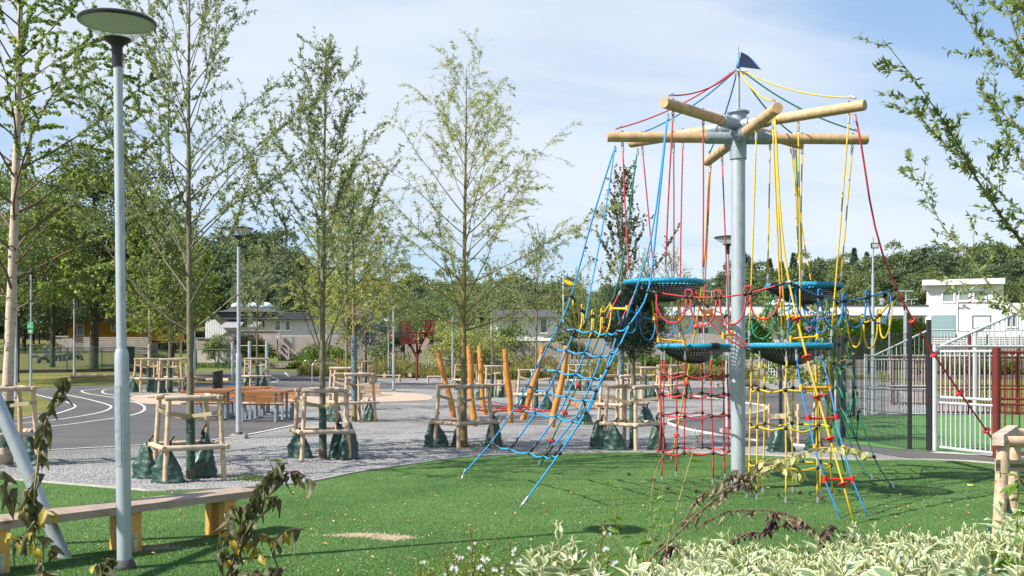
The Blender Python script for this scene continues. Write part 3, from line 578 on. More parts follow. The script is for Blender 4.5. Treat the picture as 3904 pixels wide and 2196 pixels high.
mb.bar(at(1061,1290,Yd-.5),at(1142,1362,Yd-.5),.06,.14); mb.bar(at(1061,1310,Yd-.5),at(1098,1345,Yd-.5),.06,.16); mb.bar(at(1062,1332,Yd-.5),at(1100,1370,Yd-.5),.06,.2); mb.bar(at(1101,1324,Yd-.5),at(1101,1370,Yd-.5),.12,.12,up=(0,1,0)); mb.bar(at(1066,1270,Yd-.3),at(1066,1372,Yd-.3),.22,.22,up=(0,1,0)); mb.build('stair_rail',m_wood,t)
for k in range(8): mb=MB(); p=at(1070+k*4,1316+k*7,Yd-.1); mb.box(p,(1.2,.3,.05)); mb.build('stair_tread',m_wood,t)
# balustrade left of the deck (vertical boards) with a pale plinth wall
t=thing('board_balustrade','grey vertical board balustrade with sloping top left of deck','railing',(at(900,1330,Yd+2).x,Yd+2,1.4))
Y=Yd+2
for k in range(66):
    u=748+k*4.7; vt=1291 if u<830 else (1291-(u-830)*.62 if u<876 else 1262.5); p=at(u,0,Y); zt=at(0,vt,Y).z; zb_=at(0,1334,Y).z
    mb=MB(); mb.box((p.x,Y,(zt+zb_)/2),(.085,.03,zt-zb_)); mb.build('board',m_wood,t)
mb=MB(); 
for a,b in (((746,1289),(830,1289)),((830,1289),(876,1260)),((876,1260),(1110,1260))): mb.bar(at(*a,Y-.05),at(*b,Y-.05),.12,.07)
mb.build('handrail',m_wood,t)
x0,x1,z0,z1=bx(740,1010,1333,1385,Y); mb=MB(); mb.box(((x0+x1)/2,Y+.6,(z0+z1)/2),(x1-x0,1.3,z1-z0)); tag(mb.build('plinth_wall',mat('pale_plinth',(.48,.45,.38),.85,0,(.40,.37,.31),.6)),'pale rendered wall under the board balustrade','wall')
t=thing('block_wall','low grey split block retaining wall behind the green goal','wall',(at(850,1400,85).x,85,.8))
x0,x1,z0,z1=bx(700,1090,1384,1402,85); mbm=MB(); mbm.box((0,0,0),(.42,.3,(z1-z0)/2-.012)); n=int((x1-x0)/.45); fst=None
stone=mat('split_block',(.34,.30,.27),.95,0,(.24,.21,.19),7,4,.6,20)
for r_ in range(2):
    for k in range(n):
        c=Vector((x0+(k+.5+.5*(r_%2))*.45,85+random.uniform(-.04,.04),z0+(r_+.5)*(z1-z0)/2))
        if fst is None: fst=mbm.build('block',stone,None); fst.parent=t; fst.location=c-ORG[t.name]
        else: inst('block',fst.data,c,t)
# terrace retaining walls and fences, right half
t=thing('retaining_wall','long pinkish concrete retaining wall behind the far lawn','wall',(at(2500,1420,79).x,79,0))
x0=at(1500,0,80).x; x1=at(3300,0,80).x; n=14
for k in range(n):
    a=x0+(x1-x0)*k/n; b=x0+(x1-x0)*(k+1)/n; mb=MB(); mb.box(((a+b)/2,80+.3,.62),(b-a-.03,.6,1.5)); mb.build('panel',m_conc,t)
t=thing('stone_terrace','dark stone terrace walls planted with yellow green shrubs behind the court','wall',(at(3700,1380,78).x,78,0))
for k,(v0,v1,Y) in enumerate(((1370,1402,80),(1423,1440,76))):
    x0,x1,z0,z1=bx(3450,4300,v0,v1,Y); nn=30 if k==0 else 26
    for j in range(nn): mb=MB(); a=x0+(x1-x0)*j/nn; mb.box((a+(x1-x0)/nn/2,Y+random.uniform(0,.1),(z0+z1)/2-.1),((x1-x0)/nn-.05,.7,z1-z0+random.uniform(-.1,.1))); mb.build('stone',mat('terrace_stone',(.20,.18,.17),.95,0,(.13,.12,.11),3,4,.6,10),t)
t=thing('slat_fence','brown horizontal slat fence below the white block','fence',(at(3720,1330,86).x,86,1.3))
x0,x1,z0,z1=bx(3530,4250,1275,1342,86)
for sg in range(6):
    a=x0+(x1-x0)*sg/6; b=x0+(x1-x0)*(sg+1)/6-.12
    boards(t,a,b,86,z0,z1,.18,.03,mat('brown_slat',(.22,.19,.17),.85,0,(.16,.14,.12),5),name='slat',hor=True,gap=.06)
    mb=MB(); mb.box((b+.06,86.05,(z0+z1)/2),(.1,.1,z1-z0)); mb.build('post',blackm,t)
t=thing('steps','dark open timber stair going up the stone terrace','stairs',(at(3700,1400,77).x,77,0))
for k in range(9):
    mb=MB(); p=at(3696,1366+k*9.5,77.5-k*.2); mb.box(p,(.7,.28,.07)); mb.build('tread',blackm,t)
mb=MB(); mb.bar(at(3677,1362,77.4),at(3680,1452,75.6),.05,.2); mb.bar(at(3712,1362,77.4),at(3715,1452,75.6),.05,.2); mb.build('stringer',m_greyp,t)
# picket fence
t=thing('picket_fence','weathered grey picket fence on the retaining wall','fence',(at(1900,1360,80).x,80.2,1.3))
x0=at(1545,0,80).x; x1=at(2180,0,80).x; zt=at(0,1306,80).z; zb_=1.3; n=118; mb=MB()
for k in range(n):
    x=x0+(x1-x0)*k/n; h=random.uniform(-.05,.05); mb.add([(x-.035,80.2,zb_),(x+.035,80.2,zb_),(x+.035,80.2,zt+h-.05),(x,80.2,zt+h),(x-.035,80.2,zt+h-.05),(x-.035,80.23,zb_),(x+.035,80.23,zb_),(x+.035,80.23,zt+h-.05),(x,80.23,zt+h),(x-.035,80.23,zt+h-.05)],[(4,3,2,1,0),(5,6,7,8,9),(0,1,6,5),(1,2,7,6),(2,3,8,7),(3,4,9,8),(4,0,5,9)])
tag(mb.build('pickets',m_wood,t),kind='stuff')
for z in (zb_+.25,zt-.25): mb=MB(); mb.box(((x0+x1)/2,80.26,z),(x1-x0,.05,.08)); mb.build('rail',m_wood,t)
t=thing('board_fence','tall grey close board fence left of the steel mast','fence',(at(2640,1330,82).x,82,1.3))
x0=at(2185,0,82).x; x1=at(2830,0,82).x; zt=at(0,1273,82).z
boards(t,x0,at(2480,0,82).x,82,1.2,zt-.35,.11,.03,m_wood,gap=.012); boards(t,at(2482,0,82).x,x1,82,1.2,zt,.11,.03,m_wood,gap=.012)
# wrought gate piece + window grid by the retaining wall
x0,x1,z0,z1=bx(2931,2962,1368,1442,79.3); t=thing('garden_gate','narrow white framed lattice gate in the retaining wall','gate',((x0+x1)/2,79.3,0))
mb=MB()
for k in range(4): mb.box((x0+(x1-x0)*k/3,79.3,(z0+z1)/2),(.04,.04,z1-z0))
for k in range(7): mb.box(((x0+x1)/2,79.3,z0+(z1-z0)*k/6),(x1-x0,.035,.04))
mb.build('lattice',white,t)
mb=MB(); mb.box(((x0+x1)/2,79.8,(z0+z1)/2),(x1-x0,.05,z1-z0)); mb.build('backing',mat('dark_gap',(.03,.03,.03),.9),t)
# ---------------------------------------------------------------- climbing tower
X0,Y0=2.775,13.17
CF=thing('climbing_tower','tall galvanised mast with wooden beams, coloured climbing ropes and blue net seats','climbing frame',(X0,Y0,0))
mb=MB(); mb.lathe([(.086,-.1),(.086,4.2)],(X0,Y0,0),28); mb.build('mast',galv,CF,'auto')
mb=MB(); mb.lathe([(.102,4.06),(.102,4.62),(.135,4.625),(.135,4.645),(.02,4.65)],(X0,Y0,0),28)
ZL,ZU=4.32,4.475; BR=.0635; BL=1.615
beams={}
for nm,a,z in (('D',183,ZL),('E',3,ZL),('B',273,ZL),('G',93,ZL),('A',228,ZU),('H',48,ZU),('C',318,ZU),('F',138,ZU)):
    d=Vector((math.cos(R(a)),math.sin(R(a)),0)); c=Vector((X0,Y0,z)); beams[nm]=(d,z)
    mb.tube([c+d*.05,c+d*.40],.075,16)
    for q in (.22,.36): mb.tube([c+d*q+Vector((0,0,.07)),c+d*q+Vector((0,0,.088))],.012,6)
mb.build('hub',galvd,CF,'auto')
for nm,(d,z) in beams.items():
    c=Vector((X0,Y0,z)); mb=MB(); P=[c+d*.40,c+d*.8,c+d*1.2,c+d*1.595,c+d*BL]; mb.tube(P,[BR,BR,BR*.99,BR*.985,BR*.93],20,caps=False); mb.build('beam',beamw,CF,True)
    mb=MB(); mb.tube([c+d*(BL-.004),c+d*(BL+.001)],BR*.92,18); mb.build('beam_end',endw,CF)
mb=MB(); mb.tube([(X0,Y0,4.6),(X0,Y0,5.14)],.022,12); mb.tube([(X0,Y0,5.13),(X0,Y0,5.45)],.009,8); mb.ball((X0,Y0,5.14),.03); mb.ball((X0,Y0,5.2),.018); mb.ball((X0,Y0,5.37),.018); mb.build('finial_pole',galv,CF,'auto')
# pennant: rounded leading edge, dark border
def pen(name,off,s,m,yo):
    P=[]; n=10
    for i in range(n+1):
        t=i/n; P.append((.0+.0*t,5.36-.2*t))
    C=[]
    for i in range(13):
        t=i/12; C.append((.02+.245*t,5.37-.06*t-.16*t**1.7+ .02*math.sin(PI*t)))
    base=[(.255,5.155),(.0,5.19)]
    poly=C+base; cx_=sum(p[0] for p in poly)/len(poly); cz_=sum(p[1] for p in poly)/len(poly)
    mb=MB(); vs=[]
    for yy in (-yo,yo):
        for x,z in poly: xx=cx_+(x-cx_)*s; vs.append((X0+.01+xx,Y0-.02+yy+.03*math.sin(xx*14),cz_+(z-cz_)*s))
    k=len(poly); mb.add(vs,[tuple(range(k)),tuple(range(2*k-1,k-1,-1))]+[(i,k+i,k+(i+1)%k,(i+1)%k) for i in range(k)]); mb.build(name,m,CF)
pen('flag_border',0,1.0,mat('flag_border_navy',(.01,.02,.06),.6),.002); pen('flag',0,.88,mat('flag_blue_cloth',(.09,.28,.55),.6),.004)
mb=MB(); mb.tube([(X0+.0,Y0,5.18),(X0+.004,Y0-.01,5.26),(X0,Y0,5.36)],[.03,.022,.014],8); mb.build('flag_sleeve',MT['flag_blue_cloth'],CF,True)
# shared small hardware
mb=MB(); mb.lathe([(.013,-.032),(.0165,-.03),(.0165,.03),(.013,.032)],(0,0,0),10); fer=mb.build('ferrule',alu,None,'auto'); fer.parent=CF; fer.location=Vector((0,0,1.66)) ; FERM=fer.data; fer_proto=fer
mb=MB(); mb.ball((0,0,0),.026,10,6); clampo=mb.build('rope_clamp',blackp,None,True); clampo.parent=CF; CLM=clampo.data
mb=MB(); mb.lathe([(.006,-.014),(.05,-.012),(.052,.0),(.03,.006),(.016,.02),(.014,.045)],(0,0,0),16); disco=mb.build('climbing_disc',redp,None,True); disco.parent=CF; DISM=disco.data
mb=MB()
for k in range(3): 
    th=np.linspace(0,2*PI,11); P=[Vector((.009*math.cos(a) if k%2==0 else 0,.009*math.cos(a) if k%2 else 0,.02*math.sin(a)+k*.028-.028)) for a in th]; mb.tube(P,.003,4,caps=False)
chn=mb.build('chain',alu,None,True); chn.parent=CF; CHM=chn.data
protos=[fer,clampo,disco,chn]; used=set()
SUBP={}
def put(name,me,p,par=None,d=None):
    rot=None
    if d is not None: rot=Vector(d).to_track_quat('Z','Y').to_euler()
    return inst(name,me,p,par or CF,rot)
def ferr(p,d=(0,0,1)): put('ferrule',FERM,p,None,d)
def clamp(p): put('rope_clamp',CLM,p)
def rope(P,c,r=.0095,sub=4,name='rope',n=6,smooth=True):
    Q=catmull(P,sub) if smooth and len(P)>2 else [Vector(p) for p in P]
    mb=MB(); mb.tube(Q,r,n); return mb.build(name,RP[c],CF,True)
def px(*t): return [at(*q) for q in t]
# top stays
TOPC={'A':'r','D':'r','F':'b','G':'b','B':'y','C':'y','E':'g','H':'g'}
for nm,(d,z) in beams.items():
    a=Vector((X0,Y0,5.15))+d*.04; b=Vector((X0,Y0,z+BR+.03))+d*(BL-.1); m_=(a+b)/2+Vector((0,0,-.09)); rope([a,(a+m_)/2+Vector((0,0,-.025)),m_,(m_+b)/2+Vector((0,0,-.02)),b],TOPC[nm]); dd=(a-b); ferr(b+dd.normalized()*.05,dd); ferr(a-dd.normalized()*.05,dd)
    for q in (.8,1.43): mb=MB(); mb.ball(Vector((X0,Y0,z+BR))+d*q,.016,8,5); mb.build('bolt_cap',blackp,CF,True)
# seats
ST={'S1':(205.5,2.515,1.08,'r','D','A'),'S2':(115.5,1.775,.93,'r','G','F'),'S3':(295.5,1.765,.95,'y','B','C'),'S4':(25.5,2.53,1.03,'y','E','H')}
RR=.455
mb=MB(); n=168
for k in range(7):
    P=[]
    for i in range(n+1):
        a=2*PI*i/n; w=11*a+2*PI*k/7; rr=RR+.021*math.cos(w); P.append(Vector((rr*math.cos(a),rr*math.sin(a),.02*math.sin(w))))
    mb.tube(P,.0125,5,caps=False)
RIM=mb
mbn=MB()
for k in range(56):
    a=2*PI*k/56; P=[]
    for i in range(8):
        t=i/7; r_=RR*(1-t)+.03*t; P.append(Vector((r_*math.cos(a),r_*math.sin(a),-.03-.19*math.sin(t*PI/2)**1.1)))
    mbn.tube(P,.009,3,caps=False)
for j in range(1,13):
    t=j/13; r_=RR*(1-t)+.03*t; P=[Vector((r_*math.cos(2*PI*i/40),r_*math.sin(2*PI*i/40),-.03-.19*math.sin(t*PI/2)**1.1)) for i in range(41)]; mbn.tube(P,.010,3,caps=False)
seats={}; rim0=net0=None
for s,(ang,z,rad,col,b1,b2) in ST.items():
    c=Vector((X0+rad*math.cos(R(ang)),Y0+rad*math.sin(R(ang)),z)); seats[s]=c
    if rim0 is None:
        rim0=RIM.build('seat_rim',rimm,None,True); rim0.parent=CF; rim0.location=c-ORG[CF.name]; net0=mbn.build('seat_net',RP['k'],None); net0.parent=CF; net0.location=c-ORG[CF.name]
    else: 
        a_=inst('seat_rim',rim0.data,c,CF,(0,0,random.random()*6)); inst('seat_net',net0.data,c,CF,(0,0,random.random()))
    for bn in (b1,b2):
        d,bz=beams[bn]
        for q in (.8,1.43):
            top=Vector((X0,Y0,bz-BR))+d*q; v=Vector((top.x-c.x,top.y-c.y,0)); v=v.normalized()*RR; bt=c+v+Vector((0,0,.05))
            if q==1.43: bt=c+(v*.8+d*.2*RR).normalized()*RR+Vector((0,0,.05))
            dr=(top-bt).normalized(); mid=(top+bt)/2+Vector((random.uniform(-.012,.012),random.uniform(-.012,.012),0))
            rope([top-dr*.04,mid,bt+dr*.06],col,.0095); ferr(top-dr*.09,dr); ferr(bt+dr*.09,dr); put('chain',CHM,bt+dr*.015,None,dr)
            mb=MB(); th=np.linspace(0,2*PI,9); mb.tube([top-dr*.03+Vector((.012*math.cos(a),0,.026*math.sin(a))) for a in th],.006,4,caps=False); mb.build('eye_loop',RP[col],CF,True)
mb=MB(); a0=R(-60); 
for sN,a0 in (('S2',R(-72)),('S4',R(200))):
    mb=MB(); c=seats[sN]; P=[c+Vector((RR*math.cos(a0+i*.03),RR*math.sin(a0+i*.03),0)) for i in range(9)]; mb.tube(P,.040,12); mb.build('tape_band',blackp,CF,True)
# cylinder nets below the two low seats
def cyl(sN,col,zr,foot,nv=8,ph=.2,r0=.43,r1=.47):
    c=seats[sN]; top=c.z-.04
    cols=[]
    for k in range(nv):
        a=ph+2*PI*k/nv; P=[]
        def pt(z,extra=0): t=(top-z)/top; r_=r0+(r1-r0)*t; return Vector((c.x+r_*math.cos(a),c.y+r_*math.sin(a),z))
        zs=[top-.13]+zr; end=.07 if k%2==0 or foot else zr[-1]-.02
        if end<.1: zs=zs+[.1]
        P=[pt(z)+Vector((random.uniform(-.008,.008),random.uniform(-.008,.008),0)) for z in zs]; rope(P,col,.0105,3,'net_rope')
        put('chain',CHM,pt(top-.045),None,(0,0,1)); ferr(pt(top-.11)); 
        if end<.1: ferr(pt(.055))
        for z in zr: clamp(P[1+zr.index(z)])
        cols.append(P)
    for j,z in enumerate(zr):
        P=[]
        for k in range(nv):
            a=cols[k][1+j]; b=cols[(k+1)%nv][1+j]; P.append(a); m_=(a+b)/2; ctr=Vector((c.x,c.y,m_.z)); P.append(m_+(m_-ctr)*random.uniform(.02,.16)+Vector((0,0,random.uniform(-.045,-.01))))
        Q=catmull(P,4,True); Q.append(Q[0]); mb=MB(); mb.tube(Q,.0105,6,caps=False); mb.build('net_ring',RP[col],CF,True)
        q=P[1]; q2=P[2]; mb=MB(); mb.tube([q*.75+q2*.25,q*.45+q2*.55],.0165,8); mb.build('sleeve',blackp,CF,True)
cyl('S2','r',[1.40,1.15,.885,.42],False,8,.36)
cyl('S3','y',[1.27,.85,.41],True,8,.45)
# big blue net, left: columns c0..c5, rows; photo points with true depths between the two edge stays
tipD=at(2341,560,13.05); 
Dt=Vector((X0,Y0,ZL-BR))+beams['D'][0]*1.52; At=Vector((X0,Y0,ZU-BR))+beams['A'][0]*1.54
anc1=gr(1755,1838); anc2=gr(1978,1944)
ROWS=[[(2131,1240),(2194,1257),(2262,1263),(2317,1272),(2355,1263),(2402,1237)],
[(2090,1318),(2160,1335),(2231,1345),(2292,1357),(2331,1347),(2361,1320)],
[(2049,1394),(2126,1415),(2197,1426),(2262,1440),(2302,1434),(2318,1404)],
[(2010,1470),(2087,1494),(2162,1510),(2226,1525),(2266,1517),(2271,1489)],
[(1968,1547),(2043,1573),(2122,1586),(2185,1606),(2224,1597),(2232,1573)],
[(1872,1688),(1945,1713),(2019,1727),(2075,1741),(2108,1741),(2134,1728)]]
tw_=[0,.22,.44,.66,.84,1]
G3=[]
for j,row in enumerate(ROWS):
    f=[.30,.42,.54,.64,.74,.90][j]; yl=Dt.y*(1-f)+anc1.y*f; yr=At.y*(1-f)+anc2.y*f
    G3.append([at(u,v,yl*(1-tw_[i])+yr*tw_[i]) for i,(u,v) in enumerate(row)])
for i in range(6):
    P=[G3[j][i] for j in range(6)]
    if i==0: P=[Dt+Vector((0,0,-.05)),at(2257,840,13.15),at(2178,1128,13.3)]+P+[anc1+Vector((.05,-.03,.12))]
    elif i==5: P=[At+Vector((0,0,-.05)),at(2505,840,11.95),at(2471,1111,11.9)]+P+[at(2030,1873,11.55),at(2010,1900,11.52)]
    rope(P,'c',.0115,4,'net_rope')
    if 0<i<5:
        for a,b in ((G3[0][i],G3[1][i]),(G3[5][i],G3[4][i])):
            mb=MB(); mb.tube([a,a+(b-a)*.32],.016,8); mb.build('sleeve',blackp,CF,True)
for j in range(6):
    P=[]
    for i in range(6):
        P.append(G3[j][i])
        if i<5: P.append((G3[j][i]+G3[j][i+1])/2+Vector((0,0,-.028)))
    rope(P,'c',.0115,4,'net_rope')
    for i in range(6): clamp(G3[j][i])
    mb=MB(); a=G3[j][0]; b=P[1]; mb.tube([a+(b-a)*.2,a+(b-a)*.95],.0165,8); mb.build('sleeve',blackp,CF,True)
# two inner blue hangers to the net top
rope([Dt+Vector((0,0,-.05)),at(2305,820,12.9),at(2262,1050,12.8),at(2226,1254,12.7)],'c'); rope([At+Vector((0,0,-.05)),at(2484,900,12.0),at(2398,1180,12.1),at(2372,1253,12.15)],'c')
for a,b in ((at(2226,1254,12.7),at(2233,1215,12.7)),(at(2372,1253,12.15),at(2380,1205,12.1))): mb=MB(); mb.tube([a,b],.016,8); mb.build('sleeve',blackp,CF,True)
for p,d in ((Dt,(-.1,0,1)),(At,(-.05,0,1))): ferr(p+Vector((0,0,-.09)),d)
ferr(anc1+Vector((.06,-.02,.14)),(.3,0,1)); ferr(at(2008,1903,11.5),(.5,0,.8))
mb=MB(); mb.tube([at(2005,1907,11.5),at(1990,1925,11.5),anc2],[.018,.012,.006],6); mb.tube([anc1+Vector((.04,0,.1)),anc1],.008,6); mb.build('shackle',alu,CF,True)
# seat to blue net ladder, red, with yellow rung
def rung(a,b,col,r=.0135):
    a=Vector(a); b=Vector(b); d=(b-a).normalized(); mb=MB(); mb.tube([a,b],r,10)
    for p in (a,b): mb.tube([p+Vector((-.003,0,-.038)),p+Vector((.003,0,.038))],.021,8)
    mb.build('rung',{'y':yelp,'r':redp}[col],CF,'auto')
for P in (px((2363,1117,12.75),(2332,1176,12.6),(2300,1240,12.5)),px((2424,1111,12.5),(2391,1177,12.35),(2358,1242,12.2))):
    rope(P,'r'); ferr(P[0],P[0]-P[1]); mb=MB(); mb.tube([P[2],P[2]+(P[1]-P[2])*.4],.016,8); mb.build('sleeve',blackp,CF,True)
rung(at(2331,1176,12.6),at(2391,1177,12.35),'y')
for P in (px((2487,1140,13.0),(2493,1208,13.2),(2512,1290,13.5),(2533,1330,13.6)),px((2585,1138,13.0),(2590,1209,13.2),(2608,1300,13.5),(2624,1339,13.6))): rope(P,'y')
rung(at(2496,1209,13.2),at(2590,1212,13.2),'y'); rung(at(2511,1293,13.5),at(2608,1303,13.5),'y')
for P,Yo in (((2641,1108),(2681,1193),(2757,1280),(2851,1330),(2872,1336)),0.0),(((2648,1108),(2711,1190),(2790,1272),(2858,1318),(2885,1324)),.0): rope([at(u,v,12.45-.07*i) for i,(u,v) in enumerate(P)],'r')
rung(at(2681,1193,12.4),at(2711,1190,12.6),'y',.017); rung(at(2757,1280,12.3),at(2790,1272,12.5),'y',.017)
for a,b in ((at(2838,1325,12.2),at(2872,1338,12.1)),(at(2768,1338,13.6),at(2800,1335,13.4))): mb=MB(); mb.tube([a,b],.015,8); mb.build('sleeve',blackp,CF,True)
# green ladder seat4 - seat2
rope(px((2945,1120,13.7),(2905,1205,13.9),(2843,1272,14.1),(2800,1310,14.2)),'g'); rope(px((2951,1124,13.7),(2916,1208,13.9),(2871,1268,14.1),(2838,1300,14.2)),'g'); rung(at(2893,1210,13.9),at(2912,1214,13.9),'y')
# blue ladder seat4 - seat3, yellow rungs
rope(px((3016,1103,13.2),(3006,1209,12.9),(3003,1300,12.6)),'b'); rope(px((3119,1100,13.2),(3118,1204,12.9),(3113,1290,12.6),(3109,1306,12.5)),'b')
rung(at(3006,1209,12.9),at(3118,1202,12.9),'y'); rung(at(3014,1292,12.6),at(3116,1283,12.6),'y')
# front blue rope ladder
LA=[(3037,1362,11.85),(3054,1479,11.6),(3081,1595,11.4),(3106,1708,11.2),(3144,1827,11.05)]; LB=[(3133,1363,11.95),(3164,1477,11.7),(3187,1594,11.5),(3216,1711,11.3),(3250,1827,11.1)]
ga=gr(3205,1980); gb=gr(3308,1974)
rope(px(*LA)+[ga],'b'); rope(px(*LB)+[gb],'b')
for i,c in ((1,'y'),(2,'r'),(3,'y'),(4,'r')): rung(at(*LA[i]),at(*LB[i]),c)
for q in (LA[0],LB[0]): ferr(at(*q),(0,0,1)); put('chain',CHM,at(q[0]-2,q[1]-18,q[2]),None,(0,0,1))
# outer stays with climbing discs
def stay(P,c,discs):
    Q=catmull(P,6); mb=MB(); mb.tube(Q,.0115,6); mb.build('stay_rope',RP[c],CF,True)
    for (u,v,Y) in discs:
        p=at(u,v,Y); best=min(range(len(Q)-1),key=lambda i:abs(Q[i].z-p.z)); d=(Q[best]-Q[best+1]).normalized(); t=(p.z-Q[best+1].z)/max(1e-6,(Q[best].z-Q[best+1].z)); c0=Q[best+1]+(Q[best]-Q[best+1])*max(0,min(1,t))
        put('climbing_disc',DISM,c0,None,d*(-1))
tip=lambda n,q=1.5: Vector((X0,Y0,beams[n][1]-BR-.02))+beams[n][0]*q
gF=gr(2057,1780); gG=gr(2560,1762); gH=gr(3224,1802); gC=gr(3912,1862); gB=gr(3258,2002)
stay([tip('F'),at(2337,1142,14.75),gF],'g',[(2298,1242,14.9),(2255,1357,15),(2205,1466,15.2),(2157,1572,15.5),(2109,1676,15.7)])
stay([tip('G'),at(2672,1120,15.6),gG],'y',[(2649,1245,15.8),(2616,1461,16.2),(2581,1661,16.4)])
stay([tip('H'),at(3056,1090,14.75),at(3082,1250,14.85),gH],'g',[(3079,1234,14.8),(3140,1457,15)])
stay([tip('C'),at(3416,1098,12.6),gC],'r',[(3486,1213,12.7),(3570,1353,12.9),(3659,1497,13.1),(3752,1641,13.2)])
stay([tip('B'),at(3010,1085,11.25),gB],'y',[(3042,1196,11.1),(3082,1349,11),(3125,1509,10.9),(3169,1674,10.7),(3216,1845,10.6)])
rope([tip('B',1.52),at(2968,800,11.6),at(2996,1290,11.95)],'y')
rope([tip('H',1.35),at(3062,900,14.5),at(3092,1068,14.2)],'y')
for n_ in 'FGHCB': ferr(tip(n_)+Vector((0,0,-.06)))
for g_ in (gF,gG): ferr(g_+Vector((0,0,.06)))
# green net on the right
GA=px((3156,1118,13.9),(3173,1298,14.0),(3181,1386,14.05),(3195,1474,14.1),(3208,1560,14.2),(3256,1727,14.3))+[gr(3322,1830)]
GB=px((3212,1130,13.5),(3225,1295,13.5),(3242,1386,13.5),(3259,1476,13.45),(3274,1566,13.4),(3332,1742,13.4))+[gr(3403,1863)]
GM=px((3196,1400,14.9),(3226,1490,13.8),(3240,1583,13.8),(3262,1668,13.85),(3294,1748,13.9))
GC=px((3100,1270,14.9),(3114,1361,14.9),(3130,1460,14.9),(3160,1569,14.95),(3205,1700,15))
for P in (GA,GB,GM,GC): rope(P,'g',name='net_rope')
for j in range(1,6):
    a=GC[j-1] ; b=GA[j]; m_=GM[min(4,max(0,j-1))]; c=GB[j]
    mid=(b+c)/2+Vector((0,0,-.06)) if j<3 else m_
    rope([a,(a+b)/2+Vector((0,0,-.05)),b,(b+mid)/2+Vector((0,0,.01)),mid,c],'g',name='net_rope'); clamp(b); clamp(mid); clamp(c)
    mb=MB(); mb.tube([c,c+(mid-c)*.35],.0165,8); mb.build('sleeve',blackp,CF,True)
for g_ in (gr(3322,1830),gr(3403,1863)): ferr(g_+Vector((0,0,.04)),(-.3,0,1))
# hanging loop bridges: line knots and loop bottoms
def bridge(K,B,c,small=True,rr=.0105):
    K=[at(*k) for k in K]; rope(K,c,rr,5,'bridge_rope')
    for i in range(len(K)-1):
        a=K[i]+ (K[i+1]-K[i])*.06 if i else K[i]+(K[i+1]-K[i])*.16; b=K[i+1]-(K[i+1]-K[i])*.06 if i<len(K)-2 else K[i+1]-(K[i+1]-K[i])*.16
        m_=(a+b)/2; zb_=HC-(B[i]-V0)/FL*m_.y; dep=(m_.z-zb_); P=[]
        for q in range(15):
            t=PI*q/14; s=(1-math.cos(t))/2; p=a+(b-a)*s; P.append(Vector((p.x,p.y,a.z+(b.z-a.z)*s-dep*math.sin(t)**.72)))
        rope(P,c,rr,1,'hanging_loop',smooth=False)
    for i in range(1,len(K)-1):
        p=K[i]; d=(K[i+1]-K[i-1]).normalized()*.035; clamp(p-d*.8); clamp(p+d*.8); hgt=.075
        P=[p-d*.9,p-d*1.1+Vector((0,0,hgt*.7)),p-d*.6+Vector((0,0,hgt)),p+d*.6+Vector((0,0,hgt)),p+d*1.1+Vector((0,0,hgt*.7)),p+d*.9]; rope(P,c,rr,4,'loop_eye')
    for a,b in ((K[0],K[1]),(K[-1],K[-2])): mb=MB(); d=(b-a).normalized(); mb.tube([a,a+d*.13],.0165,8); mb.build('sleeve',blackp,CF,True); clamp(a)
bridge([(2479,1112,11.9),(2626,1132,11.75),(2737,1133,11.6),(2851,1118,11.45),(3002,1077,11.3)],[1232,1242,1237,1217],'r')
bridge([(2178,1128,13.3),(2222,1186,13.6),(2260,1205,13.95),(2294,1199,14.3),(2337,1142,14.75)],[1255,1287,1288,1263],'y')
bridge([(2340,1144,14.75),(2434,1202,14.9),(2502,1219,15.1),(2578,1207,15.3),(2660,1151,15.6)],[1267,1298,1290,1270],'b')
bridge([(2672,1155,15.6),(2776,1205,15.45),(2860,1216,15.25),(2954,1200,15.05),(3060,1155,14.8)],[1271,1276,1291,1264],'g')
bridge([(3062,1160,14.8),(3098,1213,14.6),(3163,1212,14.4),(3210,1200,14.2)],[1262,1268,1250],'d')
bridge([(3180,1141,13.9),(3228,1202,13.6),(3289,1229,13.3),(3350,1204,12.9),(3410,1131,12.6)],[1275,1323,1328,1285],'y')
bridge([(3014,1080,11.25),(3127,1131,11.5),(3218,1146,11.9),(3307,1133,12.2),(3415,1102,12.55)],[1227,1250,1250,1232],'b')
mb=MB(); mb.tube(px((2998,1077,11.3),(3012,1075,11.25),(3026,1082,11.25)),.02,8); mb.build('shackle',alu,CF,True)
# park hardware prototypes on real spots
fer.location=Vector((-.004,0,.0))+ (gr(2849,1905)-Vector((X0,Y0,0)))+Vector((0,0,.05)); clampo.location=at(2471,1111,11.9)-Vector((X0,Y0,0)); disco.location=at(2180,1525,15.4)-Vector((X0,Y0,0)); chn.location=seats['S1']+Vector((-.3,-.3,-.05))-Vector((X0,Y0,0))
